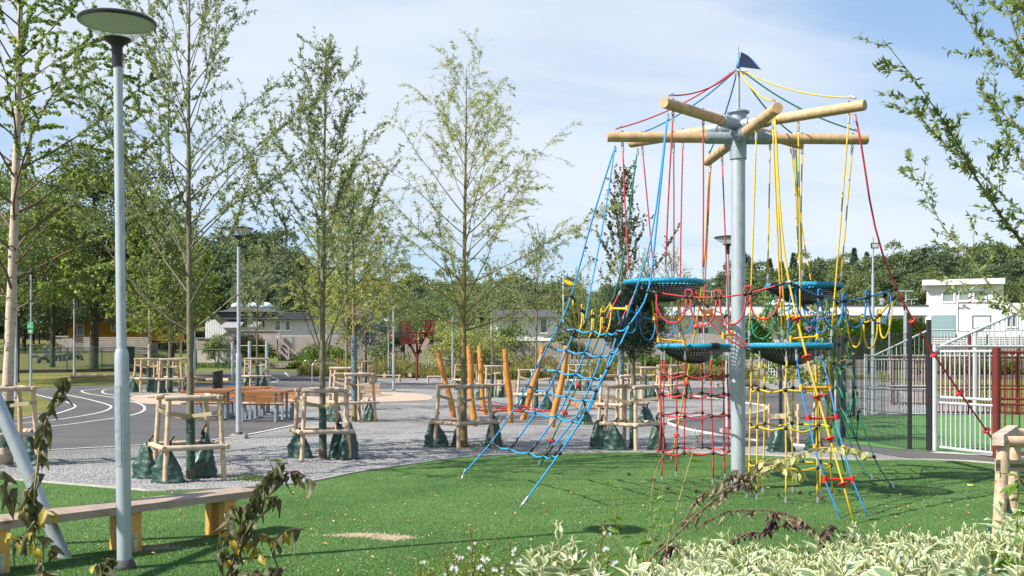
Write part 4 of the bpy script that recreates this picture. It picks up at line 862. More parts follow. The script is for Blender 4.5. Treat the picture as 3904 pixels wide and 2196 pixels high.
# ---------------------------------------------------------------- lamps
def lamp(loc,label,hgt=4.25,foot=True,lean=(0,0),group='park lamps with saucer heads'):
    t=thing('street_lamp',label,'lamp',loc,group); x,y,z=loc; lx,ly=lean
    P=lambda h:(x+lx*h,y+ly*h,z+h)
    if foot:
        mb=MB(); mb.box((x,y,z+.03),(.3,.3,.1)); mb.build('foundation',m_conc,t)
    mb=MB(); mb.lathe([(.09,0),(.085,.03),(.064,.075),(.06,.08)],(x,y,z+(.05 if foot else 0)),20); mb.build('base_collar',mat('dark_rubber',(.05,.05,.055),.7),t,True)
    mb=MB(); mb.tube([P(.02),P(1.55),P(1.66),P(1.70)],[.0555,.0545,.053,.044],24); mb.build('lower_pole',galv,t,'auto')
    mb=MB(); mb.tube([P(1.68),P(3.93)],[.0375,.034],20); mb.build('upper_pole',galv,t,'auto')
    mb=MB(); h=hgt
    mb.lathe([(.04,h-.37),(.042,h-.22),(.05,h-.2),(.10,h-.165),(.105,h-.15),(.0,h-.15)],(x+lx*h,y+ly*h,z),20,capt=False); mb.build('head_cup',blackp,t,'auto')
    mb=MB(); mb.lathe([(.105,h-.155),(.28,h-.035)],(x+lx*h,y+ly*h,z),36,capb=False,capt=False); mb.build('glass_bowl',m_lglass,t,True)
    mb=MB(); mb.lathe([(.29,h-.03),(.295,h-.015),(.28,h),(.15,h+.02),(.0,h+.028)],(x+lx*h,y+ly*h,z),36,capb=False,capt=False); mb.lathe([(.255,h-.032),(.29,h-.03)],(x+lx*h,y+ly*h,z),36,capb=False,capt=False); mb.build('rim_cap',blackp,t,'auto')
    mb=MB(); mb.lathe([(.0,h-.005),(.14,h-.012),(.262,h-.03)],(x+lx*h,y+ly*h,z),36,capb=False,capt=False); mb.build('reflector',m_refl,t,True)
    return t
p=gr(475,2172)
t1=lamp((p.x,p.y,0),'large foreground street lamp with galvanised pole standing on the turf at left',foot=False,lean=(-.0135,0))
mb=MB(); mb.lathe([(.0568,-.11),(.0568,.11)],(0,0,0),16)
hm=MB(); 
for i in range(9): pass
mb=MB(); xx,yy=p.x,p.y
pl=[]
for i in range(9):
    a=R(-150+i*12); pl.append((a,))
mb=MB(); vs=[]
for z in (.80,1.42):
    for i in range(8): a=R(-160+i*11); vs.append((xx-.0135*z+.0575*math.cos(a),yy+.0575*math.sin(a),z))
mb.add(vs,[(i,i+1,8+i+1,8+i) for i in range(7)]); mb.build('service_hatch',galvd,t1,True)
g2=gr(910,1672); lamp(tuple(g2),'lamp with saucer head between the picnic tables and the second planted tree',4.2)
g3=gr(1500,1496); lamp(tuple(g3),'distant lamp standing behind the sand area in the middle',4.25)
g4=gr(2775,1650); lamp((g4.x,g4.y,0),'lamp half hidden behind the steel mast of the climbing tower',4.2)
for u,Y,lb in ((61,35,'lamp pole at far left edge, its head lost in birch foliage'),(283,52,'lamp on the grass verge in front of the dark oak'),(742,56,'thin distant lamp pole behind the row of young birches'),(1413,87,'very distant lamp pole by the bank, left of the red sign'),(2683,61,'distant lamp pole behind the red rope net'),(1725,60,'distant thin lamp pole behind the orange posts')):
    q=gp(u,Y); lamp((q.x,q.y,q.z),lb,4.6 if u==283 else 4.25)
q=gp(118,44); t=thing('sign_pole','galvanised pole carrying a green square sign at left','sign',tuple(q)); 
mb=MB(); mb.tube([q,q+Vector((0,0,1.66))],.05,12); mb.tube([q+Vector((0,0,1.64)),q+Vector((0,0,4.6))],.033,12); mb.build('pole',galv,t,'auto')
z=at(0,1240,44).z
mb=MB(); mb.box((q.x,q.y-.06,z),(.26,.02,.28)); s1=mb.build('sign_plate',mat('sign_green',(.02,.36,.17),.5),t)
mb=MB()
for dx,dz in ((-.035,.02),(.035,.02),(-.035,-.06),(.035,-.06)): mb.ball((q.x+dx,q.y-.075,z+dz+.03),.014,8,5,sq=1); mb.box((q.x+dx,q.y-.075,z+dz-.01),(.025,.01,.045))
for a in (45,135,225,315): d=Vector((math.cos(R(a)),0,math.sin(R(a)))); mb.bar(Vector((q.x,q.y-.074,z))+d*.10,Vector((q.x,q.y-.074,z))+d*.14,.01,.025,up=(0,1,0))
mb.build('assembly_symbol',white,s1)
mb=MB(); mb.box((q.x,q.y-.06,z-.26),(.22,.02,.17)); s2=mb.build('sign_plate',MT['sign_green'],t)
mb=MB(); mb.box((q.x,q.y-.073,z-.235),(.16,.01,.025)); mb.box((q.x,q.y-.073,z-.285),(.11,.01,.025)); mb.build('sign_text_bar',white,s2)
# floodlight mast, other masts
q=gr(3328,1576); t=thing('floodlight_mast','tall slim mast with a small square floodlight behind the court fence','floodlight',tuple(q))
Yf=q.y; zt=at(0,905,Yf).z
mb=MB(); mb.tube([q,(q.x,Yf,2.15)],.055,16); mb.tube([(q.x,Yf,2.1),(q.x,Yf,4.0)],.04,14); mb.tube([(q.x,Yf,3.98),(q.x,Yf,zt)],.028,12); mb.build('pole',galv,t,'auto')
zl=at(0,938,Yf).z; mb=MB(); mb.box((q.x+.02,Yf-.1,zl),(.21,.07,.15),Matrix.Rotation(R(-12),3,'X')); f=mb.build('lamp_housing',blackp,t)
mb=MB(); mb.box((q.x+.02,Yf-.14,zl-.005),(.165,.015,.11),Matrix.Rotation(R(-12),3,'X')); mb.build('lens',mat('floodlight_lens',(.35,.36,.33),.2),f)
def simplepost(u,v0,v1,Y,r,nm,lb,ct,m=galv):
    a=at(u,v0,Y); b=at(u,v1,Y); t=thing(nm,lb,ct,tuple(a)); mb=MB(); mb.tube([a,b],r,10); mb.build('pole',m,t,'auto'); return t,a,b
t,a,b=simplepost(3454,1450,1110,75,.05,'court_mast','thin distant twin-lamp mast standing against the wooded hill','mast'); mb=MB(); mb.box((b.x,b.y,b.z),(.9,.1,.08)); mb.box((b.x-.35,b.y,b.z+.02),(.3,.25,.1)); mb.box((b.x+.35,b.y,b.z+.02),(.3,.25,.1)); mb.build('lamp_head',alu,t)
t,a,b=simplepost(3475,1300,1141,110,.06,'court_mast','second thin twin-lamp mast just right of the first against the woods','mast'); mb=MB(); mb.box((b.x,b.y,b.z),(1.0,.1,.08)); mb.box((b.x-.4,b.y,b.z),(.4,.25,.12)); mb.box((b.x+.4,b.y,b.z),(.4,.25,.12)); mb.build('lamp_head',alu,t)
t,a,b=simplepost(2713,1300,1110,120,.06,'court_mast','thin distant lamp mast left of the steel mast against the woods','mast'); mb=MB(); mb.box((b.x,b.y,b.z),(2.2,.1,.08)); mb.box((b.x-.9,b.y,b.z),(.4,.25,.12)); mb.box((b.x+.9,b.y,b.z),(.4,.25,.12)); mb.build('lamp_head',alu,t)
q=gp(3448,48); lamp((q.x,q.y,0),'distant saucer lamp behind the court fence, right of the floodlight mast',4.05)
q=gp(3150,66); lamp((q.x,q.y,0),'distant saucer lamp behind the right climbing nets',4.6)
t,a,b=simplepost(3391,1425,1185,62,.04,'tall_post','thin grey post behind the court fence between two lamps','post')
t,a,b=simplepost(2147,1330,1050,84,.035,'flag_pole','white flag pole with a yellow and blue pennant above the shrubs','flag pole',white)
mb=MB(); c=Vector((b.x,b.y,at(0,1063,84).z)); mb.add([c,c+Vector((.5,0,-.15)),c+Vector((1.2,0,-.45)),c+Vector((.5,0,-.5)),c+Vector((0,0,-.25)),c+Vector((0,.01,0)),c+Vector((.5,.01,-.15)),c+Vector((1.2,.01,-.45)),c+Vector((.5,.01,-.5)),c+Vector((0,.01,-.25))],[(0,1,2,3,4),(9,8,7,6,5),(0,5,6,1),(1,6,7,2),(2,7,8,3),(3,8,9,4)]); mb.build('pennant',mat('pennant_yellow',(.75,.55,.03),.7),t)
t,a,b=simplepost(1481,1426,1200,70,.04,'sign_pole','thin pole with a small red sign in front of the dry bank','sign'); mb=MB(); c=at(1491,1279,69.9); mb.box(c,(.22,.02,.16)); s=mb.build('sign_plate',mat('sign_red',(.6,.03,.02),.5),t); mb=MB(); mb.box(c+Vector((0,-.015,0)),(.12,.01,.04)); mb.build('sign_mark',white,s)

# ---------------------------------------------------------------- tree guards, straps, watering bags
def guard_proto():
    t=thing('tree_guard','x','tree guard',(0,0,0)); s=.53; st=.45; zt=1.1; zl=.455
    A=[R(170),R(250),R(340),R(80)]
    def post(a,z): r_=s+(st-s)*(z/zt); return Vector((r_*math.cos(a),r_*math.sin(a),z))
    for a in A:
        mb=MB(); mb.tube([post(a,-.05),post(a,zt-.03)],[.036,.033],12,caps=True); mb.build('stake',stake,t,'auto')
    for (i,j,top) in ((1,2,1),(2,3,1),(3,0,1),(0,1,0),(1,2,0),(2,3,0),(3,0,0)):
        z=zt if top else zl; a=post(A[i],z); b=post(A[j],z); d=(b-a).normalized(); ctr=(a+b)/2; o=Vector((ctr.x,ctr.y,0)).normalized()*(.0 if top else .05)
        P=[a-d*(.05 if top else .09)+o,b+d*(.05 if top else .09)+o]; zz_=0.0
        mb=MB(); mb.tube([P[0],P[0]+d*.01,P[1]-d*.01,P[1]],[.03,.036,.036,.03],12); mb.build('rail',rail if (i,j)==(1,2) else stake,t,'auto')
    for k,(i,z0_,z1_) in enumerate(((0,.93,.80),(1,.90,.84),(2,.90,.84))):
        a=post(A[i],z0_); tr=Vector((0,0,z1_)); d=(tr-a).normalized(); side=Vector((-d.y,d.x,0)).normalized()
        for sgn in (-1,1):
            mb=MB(); p0=a+side*.036*sgn; p1=tr+side*.05*sgn; mb.bar(p0,p1,.004,.05,up=(0,0,1)); mb.build('strap',strapm,t)
        mb=MB(); mb.lathe([(.039,z0_-.028),(.041,z0_),(.039,z0_+.028)],(a.x,a.y,0),12,capb=False,capt=False); mb.build('strap_wrap',strapm,t,True)
    mb=MB(); mb.lathe([(.056,.80),(.058,.82),(.056,.87)],(0,0,0),14,capb=False,capt=False); mb.build('strap_wrap',strapm,t,True)
    return t
GP=guard_proto(); gp_used=False
def bag_mesh(seed,rx,ry,h):
    rs=random.Random(seed); n=30; m=16; vs=[]
    ph=[rs.uniform(0,6.28) for _ in range(6)]; lean=rs.uniform(-.05,.05)
    for i in range(m+1):
        t=i/m; prof=(1-t**1.9)*.84+.13
        for j in range(n):
            a=2*PI*j/n; w=1+.13*math.sin(3*a+ph[0]+t*3)*(.4+t)+.12*math.sin(5*a+ph[1]-t*5)+.08*abs(math.sin(5*a+ph[2]+6*t))+.06*math.sin(11*t*3+ph[3]+3*math.sin(a*2+ph[4]))+.04*math.sin(14*a+14*t+ph[5])+(.16*(1-t/.08) if t<.08 else 0)
            sup=1/(abs(math.cos(a))**3+abs(math.sin(a))**3)**(1/3) if t<.5 else 1
            vs.append((rx*prof*w*sup*math.cos(a)+lean*t,ry*prof*w*sup*math.sin(a)+lean*t*.5,h*t+(.012*math.sin(7*a+ph[2]) if i<2 else 0)))
    mb=MB(); mb.add(vs,[(i*n+j,i*n+(j+1)%n,(i+1)*n+(j+1)%n,(i+1)*n+j) for i in range(m) for j in range(n)]+[tuple(m*n+j for j in range(n)),tuple(range(n-1,-1,-1))])
    return mb
BAGS=[]
for k,(rx,ry,h) in enumerate(((.18,.125,.49),(.15,.125,.58),(.19,.12,.42))):
    o=thing('watering_bag','x','watering bag',(0,0,0)); b=bag_mesh(k+3,rx,ry,h); b.build('bag',bagm,o,True)
    mb=MB(); mb.tube([(0,0,h-.03),(.01,.01,h+.05),(.05,.03,h+.10)],[.022,.016,.012],8); mb.build('tie_strap',blackp,o,True); BAGS.append(o)
bag_used=[False]*3
def place(proto,flag,i,loc,rz,sc,label,group,sz=None):
    if not flag[i]:
        flag[i]=True; proto.location=loc; proto.rotation_euler=(0,0,rz); proto.scale=(sc,sc,sz or sc); proto['label']=label; proto['group']=group; return proto
    return copy_tree(proto,loc,rz,sc,label,group,sz)
gf=[False]
def guard(u,v,rz,label,bags=(),sc=1.0,loc=None,sz=None):
    p=gr(u,v) if loc is None else Vector(loc)
    place(GP,gf,0,p,rz,sc,label,'wooden guards round the young trees',sz)
    for bi,(dx,dy,k,lb,s) in enumerate(bags):
        q=Vector((p.x+dx,p.y+dy,H(p.x+dx,p.y+dy))); place(BAGS[k],bag_used,k,q,random.uniform(-.5,.5),s,lb,'green watering bags')
    return p
TP={}
TP[1]=guard(727,1828,0,'nearest complete wooden tree guard, left of centre on the gravel edge',[(-.60,.13,0,'squat crumpled green watering bag at left stake of the nearest tree guard',.98),(-.16,-.38,0,'plump green watering bag at front stake of the nearest tree guard',1.02),(.09,.22,1,'tall green watering bag behind the trunk in the nearest tree guard',1.05)])
TP[2]=guard(1231,1749,R(-8),'wooden guard round the second tree, right of the picnic tables',[(-.38,.16,0,'wide green bag at the left stake of the second tree guard',1.0),(.22,.12,1,'slim green bag behind the trunk in the second tree guard',.95),(.42,-.17,1,'pointed green bag at the right stake of the second tree guard',1.02)])
TP[3]=guard(1769,1706,R(12),'wooden guard round the golden willow, left of the blue net',[(-.50,.08,0,'flat sided green bag at the left of the golden willow guard',1.05),(-.12,.20,1,'narrow green bag behind the golden willow trunk',.75),(.52,.05,1,'green bag at the right stake of the golden willow guard',.95)])
TP[4]=guard(2411,1711,R(20),'wooden guard round the small pine, between blue net and red net',[(-.55,-.02,0,'green bag at the left of the small pine guard',1.05),(-.33,-.28,0,'green bag at the front stake of the small pine guard',.98),(.42,-.03,1,'green bag at the right of the small pine guard',.95)])
TP[12]=guard(2368,1615,R(15),'wooden guard behind the small pine guard and partly hidden by it',[(-.9,-.35,0,'pale lit green bag left of the guard behind the small pine',.95),(.62,-.1,2,'low green bag right of the guard behind the small pine',1.0)],1.05)
TP[7]=guard(1351,1608,R(5),'wooden guard with leaning stakes behind the second tree',[(-.5,.0,0,'green bag left inside the leaning guard behind the second tree',.95),(.34,.1,1,'green bag right inside the leaning guard behind the second tree',.9)],1.08)
TP[8]=guard(1320,1562,R(-10),'wooden guard seen through the leaning guard behind the second tree',[(-.3,-.4,0,'green bag at the foot of the guard farther behind the second tree',1.0)],1.15)
TP[0]=guard(18,1772,R(10),'wooden tree guard cut by the left edge of the picture',[(.42,-.02,0,'green bag lying behind the slanting steel leg at left',.98)],1.05)
TP[9]=guard(568,1495,R(8),'left one of the row of distant birch guards beyond the track',[(-.5,-.2,0,'green bag at the left end of the distant birch guards',1.1),(.35,-.3,0,'shiny green bag between the distant birch guards',1.1)],1.12)
TP[10]=guard(649,1497,R(-6),'middle one of the row of distant birch guards beyond the track',[(-.22,-.38,1,'green bag in front of the middle distant birch guard',1.0),(.62,-.1,1,'green bag right of the middle distant birch guard',.95)],1.12)
TP[11]=guard(690,1488,R(4),'right one of the row of distant birch guards beyond the track',[],1.12)
TP[13]=guard(981,1480,R(4),'distant wooden guard seen through the grey wall bars',[(-.45,-.1,1,'distant green bag left inside the wall bars',1.1),(.3,-.2,1,'distant green bag right inside the wall bars',1.1)],1.15)
TP[14]=guard(1395,1463,R(4),'distant guard round the small round-headed tree beside the planter box',[],1.1)
TP[15]=guard(1776,1487,R(14),'distant guard seen between the first and second orange post',[(-.4,0,1,'distant green bag between the first orange posts',1.0)],1.1)
TP[16]=guard(1876,1515,R(-4),'whitish guard seen between the middle orange posts',[(-.42,0,0,'green bag left inside the whitish guard between orange posts',1.05),(.40,-.1,1,'green bag right inside the whitish guard between orange posts',1.05)],1.12)
TP[17]=guard(2044,1567,R(6),'weathered guard behind the leaning orange posts',[(-.42,0,1,'green bag left in the weathered guard behind the orange posts',1.0),(.34,-.05,0,'green bag right in the weathered guard behind the orange posts',1.0)],1.1)
TP[18]=guard(2209,1490,R(0),'pale guard seen through the middle of the blue net',[(-.45,-.1,0,'left distant bag seen through the blue net',1.2),(-.1,0,1,'middle distant bag seen through the blue net',1.0),(.4,-.1,0,'right distant bag seen through the blue net',1.1)],1.1)
TP[19]=guard(2399,1484,R(7),'distant pale guard seen just left of the red net',[(-.5,-.2,2,'far green bag left of the red net',1.1)],1.15)
TP[20]=guard(2461,1528,R(-5),'pale topped guard between the small pine and the red net',[(.25,-.1,0,'green bag under the pale topped guard',1.1)],1.1)
TP[21]=guard(2560,1520,R(10),'pale guard seen through the upper part of the red net',[(.15,-.2,2,'left green bag seen through the red net',1.1),(.6,-.2,1,'right green bag seen through the red net',1.0)],1.15)
# right: three stakes round the small birch clump
p=gr(3024,1690); TP[22]=p; t=thing('tree_stakes','three upright pale stakes with cross straps behind the yellow net','tree guard',tuple(p))
for u,v0,v1 in ((2933,1540,1668),(3044,1540,1690),(3126,1543,1706)):
    Y=6752/(v1-V0); mb=MB(); mb.tube([at(u,v1,Y),at(u,v0,Y)],.033,12); mb.build('stake',stake,t,'auto')
for a,b in ((at(2936,1588,21),at(2996,1586,20.5)),(at(2998,1581,20.5),at(3044,1577,20.2))): mb=MB(); mb.bar(a,b,.01,.10); mb.build('strap',strapm,t)
copy_tree(BAGS[0],gr(2978,1722),.3,1.15,'flopped green bag behind the yellow net, left one','green watering bags',.85); copy_tree(BAGS[0],gr(3106,1716),.6,.9,'upright green bag behind the yellow net, right one','green watering bags')
# right near guard (cut by the frame)
p=Vector((3.45,7.25,0)); t=thing('tree_guard','large pale wooden guard of thick posts at the right edge behind the hedge','tree guard',tuple(p))
for u,Y,v0 in ((3822,6.95,1690),(3870,7.55,1665),(4010,7.2,1690),(4060,7.9,1680)):
    a=at(u-14,0,Y); z=at(0,v0,Y).z; mb=MB(); mb.tube([(a.x-.03,Y,-.05),(a.x+.03,Y,z)],[.043,.039],16); mb.build('stake',stake,t,'auto')
mb=MB(); mb.tube([at(3808,1684,6.95),at(3812,1684,6.95),at(4040,1684,7.1)],[.035,.037,.037],14); mb.build('rail',stake,t,'auto')
mb=MB(); mb.bar(at(3805,1678,6.9),at(3862,1640,7.6),.07,.07); mb.build('rail',rail,t)
mb=MB(); mb.tube([at(3855,1652,7.6),at(4080,1656,7.9)],.037,14); mb.build('rail',stake,t,'auto')
for v_ in (1768,1782): 
    mb=MB(); a=at(3822,v_,6.9); mb.bar(a+Vector((-.045,-.0,0)),at(4010,v_+3,7.1),.006,.05); mb.build('strap',strapm,t)
mb=MB(); a=at(3822,1775,6.95); mb.lathe([(.046,-.045),(.047,0),(.046,.045)],a,16,capb=False,capt=False); mb.build('strap_wrap',strapm,t,True)
copy_tree(BAGS[1],(3.42,7.5,0),.4,1.1,'green bag with black tie inside the large guard at the right edge','green watering bags')

# ---------------------------------------------------------------- benches, tables, bin, bars
t=thing('plank_bench','long low weathered plank bench on orange timber legs in the left foreground','bench',(-3.3,9,0))
a=Vector((-3.95,8.0,.39)); d=Vector((1.29,1.63,0)).normalized(); nrm=Vector((d.y,-d.x,0)); L0=-1.2; L1=3.0
def bpt(s,o,z): q=Vector((-3.86,8.1,0))+d*s+nrm*o; q.z=z; return q
mb=MB(); c0=bpt(-1.3,-.13,.375); 
c1=bpt(2.42,-.13,.375); mb.bar(c0,c1,.36,.062); mb.build('seat_plank',m_bench,t)
for s in (.0,1.12,2.08):
    for o,w in ((-.02,.10),(-.22,.10)):
        q0=bpt(s,o,-.02); q1=bpt(s,o,.342); mb=MB(); mb.bar(q0,q1,.09,.12,up=tuple(d)); lg=mb.build('leg',m_legw,t)
    mb=MB(); q=bpt(s,.03,.12); mb.bar(q+Vector((0,0,-.12)),q+Vector((0,0,.04)),.035,.008,up=tuple(nrm)); br=mb.build('bracket',alu,t)
    mb=MB(); mb.ball(bpt(s,.04,.13),.008,6,4); mb.build('bolt',galvd,br,True)
t=thing('swing_frame','slanting galvanised tube leg at the left edge in front of the bench','swing frame',(-3.66,8.78,0))
b0=gr(247,2128); b1=at(0,1556,8.78); dd=(b1-b0).normalized(); mb=MB(); mb.tube([b0-dd*.06,b0+dd*2.75],.054,20); mb.build('leg',galv,t,'auto')
tp_=b0+dd*2.7; mb=MB(); mb.tube([tp_,(tp_.x-1.1,8.78,0)],.054,16); mb.build('leg',galv,t,'auto'); mb=MB(); mb.tube([tp_+Vector((0,.0,-.02)),tp_+Vector((-.6,-3.6,-.02))],.054,16); mb.build('top_bar',galv,t,'auto')
for k in (.32,.40): mb=MB(); q=b0+dd*k; mb.tube([q+Vector((.01,-.05,0)),q+Vector((.012,-.0565,0))],.006,6); mb.build('bolt_hole',blackp,t)
def picnic(cx,cy,rz,label):
    t=thing('picnic_table',label,'picnic table',(0,0,0)); w=1.15
    for k in range(5): mb=MB(); mb.box((0,-.3+k*.15,.745),(w,.14,.04)); mb.build('table_plank',m_tabled,t)
    for sg in (-1,1):
        for k in range(3): mb=MB(); mb.box((0,sg*(.62+k*.105),.44),(w,.095,.035)); mb.build('seat_plank',m_table,t)
        for k in range(2): mb=MB(); mb.box((0,sg*(.93+k*.025),.57+k*.135),(w,.03,.115),Matrix.Rotation(R(-10*sg),3,'X')); mb.build('back_plank',m_table,t)
        for x in (-w*.36,w*.36):
            mb=MB(); mb.bar((x,sg*.90,.38),(x,sg*1.0,.77),.04,.012); mb.bar((x,sg*.58,.41),(x,sg*.92,.41),.04,.03); mb.bar((x,sg*.86,.0),(x,sg*.86,.41),.05,.05,up=(0,1,0)); mb.bar((x,sg*.62,.0),(x,sg*.62,.41),.05,.05,up=(0,1,0)); mb.bar((x,sg*.60,.02),(x,sg*.88,.02),.05,.04); mb.build('bench_leg',galvd,t)
    for x in (-w*.36,w*.36):
        mb=MB(); mb.bar((x,-.22,0),(x,-.22,.72),.06,.06,up=(0,1,0)); mb.bar((x,.22,0),(x,.22,.72),.06,.06,up=(0,1,0)); mb.bar((x,-.3,.70),(x,.3,.70),.05,.04); mb.bar((x,-.9,.02),(x,.9,.02),.045,.04); mb.build('table_leg',galvd,t)
    t.location=(cx,cy,0); t.rotation_euler=(0,0,rz); t['group']='picnic tables on the asphalt'; return t
q=gr(1003,1608); picnic(q.x,q.y+.6,R(-3),'orange picnic table with backed benches, right one beside the lamp')
q=gr(742,1606); picnic(q.x+.15,q.y+.9,R(5),'orange picnic table behind the nearest tree guard, left one')
q=gr(880,1590); picnic(q.x+.1,q.y+1.4,R(0),'low orange picnic table between the two others, farthest back')
# litter bin
q=gp(830,43); q.z=H(q.x,q.y); t=thing('litter_bin','black upright litter bin with slanted top beyond the picnic tables','litter bin',tuple(q))
zt=at(0,1412,43).z; mb=MB(); vs=[]; n=20; prof=[(.20,0),(.205,.3),(.205,zt-q.z-.09)]
mb.lathe(prof,q,n,capt=False)
base=len(mb.v)-n; 
vs=[]; 
for j in range(n):
    a=2*PI*j/n; x=.205*math.cos(a); y=.205*math.sin(a); vs.append((q.x+x,q.y+y,zt-.045+.045*x/.205))
mb.add(vs,[tuple(range(n))]); k=len(mb.v); mb.f+= [(base+j,base+(j+1)%n,k-n+(j+1)%n,k-n+j) for j in range(n)]; mb.m+=[0]*n
mb.build('body',mat('black_bin_metal',(.012,.012,.013),.3,0,(.02,.02,.02),8),t,'auto'); mb=MB(); mb.add([(x,y,z+.006) for x,y,z in vs]+[(x,y,z-.03) for x,y,z in vs],[tuple(range(n))]+[(j,(j+1)%n,n+(j+1)%n,n+j) for j in range(n)]); mb.build('lid',mat('bin_lid',(.05,.07,.08),.25),t)
# wall bars
Yw=50; t=thing('wall_bars','three grey steel posts with horizontal climbing bars beyond the asphalt','wall bars',tuple(gp(951,Yw)))
U3=[887,951,1017]; zz0=H(*gp(951,Yw).xy)
for u in U3: a=at(u,1301,Yw); mb=MB(); mb.tube([(a.x,Yw,zz0),(a.x,Yw,a.z-.02),(a.x,Yw,a.z)],[.072,.072,.05],16); mb.build('post',galv,t,'auto')
for i,j,V_ in ((0,1,(1318,)),(1,2,(1318,1372,1404,1435,1466)),(0,1,(1402,1444))):
    for v in V_:
        mb=MB(); mb.tube([at(U3[i],v,Yw),at(U3[j],v,Yw)],.02,8); mb.build('bar',galv if j==2 else stake,t,'auto')
t=thing('hoop_bar','light steel hoop rail standing on the asphalt court','rail',tuple(gr(1190,1478))); a=gr(1190,1478); h=1.13; b=a+Vector((1.0,.6,0))
mb=MB(); mb.tube(catmull([a,a+Vector((0,0,h*.8)),a+Vector((.03,.02,h*.96)),a+Vector((.16,.1,h)),b+Vector((-.16,-.1,h)),b+Vector((-.03,-.02,h*.96)),b+Vector((0,0,h*.8)),b],4),.025,8); mb.build('tube',alu,t,True)
for i,u in enumerate((1167,1206,1286,1327,1369,1412)):
    a=gr(u,1421); t=thing('bicycle_stand','steel hoop cycle stand below the bank','cycle stand',tuple(a),'hoop cycle stands below the bank'); t['label']=['leftmost steel hoop cycle stand below the bank','second hoop cycle stand from the left below the bank','third hoop cycle stand, right of the dark tree trunk','fourth hoop cycle stand, behind the grey perforated tube','fifth hoop cycle stand below the bank','rightmost hoop cycle stand beside a distant lamp pole'][i]
    mb=MB(); w=.2; mb.tube(catmull([a+Vector((-w,0,0)),a+Vector((-w,0,.6)),a+Vector((-w*.6,0,.85)),a+Vector((0,0,.93)),a+Vector((w*.6,0,.85)),a+Vector((w,0,.6)),a+Vector((w,0,0))],3),.028,8); mb.build('tube',alu,t,True)
# bicycle at the stands
a=gr(1241,1424)+Vector((0,-.2,0)); t=thing('bicycle','dark bicycle parked at the hoops behind the second tree trunk','bicycle',tuple(a))
for dx in (-.42,.5):
    c=a+Vector((dx,0,.34)); mb=MB(); mb.tube([c+Vector((.32*math.cos(q),0,.32*math.sin(q))) for q in np.linspace(0,2*PI,21)],.022,6,caps=False); wl=mb.build('wheel',m_tyre,t,True)
    mb=MB()
    for q in np.linspace(0,PI,7)[:-1]: mb.tube([c+Vector((.3*math.cos(q),0,.3*math.sin(q))),c-Vector((.3*math.cos(q),0,.3*math.sin(q)))],.003,3)
    mb.build('spokes',alu,wl)
mb=MB()
F_=[(-.42,.34),(-.1,.8),(.38,.82),(.02,.3)]
for i,j in ((0,1),(1,2),(2,3),(3,0),(1,3)): mb.tube([a+Vector((F_[i][0],0,F_[i][1])),a+Vector((F_[j][0],0,F_[j][1]))],.018,6)
mb.tube([a+Vector((.5,0,.34)),a+Vector((.36,0,1.0))],.016,6); mb.build('frame',blackp,t,True)
mb=MB(); mb.tube([a+Vector((.36,-.25,1.0)),a+Vector((.36,.25,1.0))],.014,6); mb.build('handlebar',blackp,t); mb=MB(); mb.box(a+Vector((-.13,0,.93)),(.24,.12,.06)); mb.build('saddle',blackp,t)
# planter boxes
def planter(u,v,w,dp,h,label,rz=0):
    a=gr(u,v); t=thing('planter_box',label,'planter',(0,0,0))
    n=3
    for k in range(n):
        for s in (-1,1):
            mb=MB(); mb.box((0,s*dp/2,h*(k+.5)/n),(w,.04,h/n-.012)); mb.build('board',stake,t); mb=MB(); mb.box((s*w/2,0,h*(k+.5)/n),(.038,dp-.045,h/n-.012)); mb.build('board',stake,t)
    mb=MB(); mb.box((0,0,h*.85),(w-.05,dp-.05,.05)); mb.build('soil',m_soil,t); t.location=a+Vector((0,dp/2,0)); t.rotation_euler=(0,0,rz)
planter(1415,1509,.62,.62,.5,'square pale board planter box on the sand edge',R(8)); planter(1931,1493,.75,.75,.52,'pale board planter box between the orange posts',R(4))
# white topped round benches
def bench(u0,u1,v,dv,label,Yd=.45,gname='pale benches far across the gravel'):
    a=gr((u0+u1)/2,v); s=a.y/FL; w=(u1-u0)*s; h=dv*s; t=thing('wooden_bench',label,'bench',tuple(a),gname)
    for k in range(3): mb=MB(); mb.box((a.x,a.y+.15+k*.16,a.z+h-.03),(w,.15,.05)); mb.build('seat_plank',m_wood2,t)
    nl=max(2,int(w/1.1)+1)
    for k in range(nl): 
        x=a.x-w/2+.08+(w-.16)*k/(nl-1)
        for yy in (.05,.5): mb=MB(); mb.tube([(x,a.y+yy,a.z),(x,a.y+yy,a.z+h-.05)],.05,8); mb.build('leg',stake,t,'auto')
bench(1286,1420,1452,26,'far pale bench with row of stub legs behind the planter box'); bench(1425,1527,1456,27,'far pale bench ending just right of the distant lamp'); bench(1626,1690,1458,25,'short far pale bench left of the first orange post')
bench(2734,2790,1478,18,'small far round-edged bench left of the steel mast'); bench(2985,3090,1500,22,'far pale bench behind the yellow net'); bench(3100,3175,1508,22,'far pale bench behind the blue rope ladder'); bench(3180,3290,1512,24,'far pale bench behind the black mesh fence')
bench(1190,1290,1430,20,'far white bar bench at the asphalt court'); 
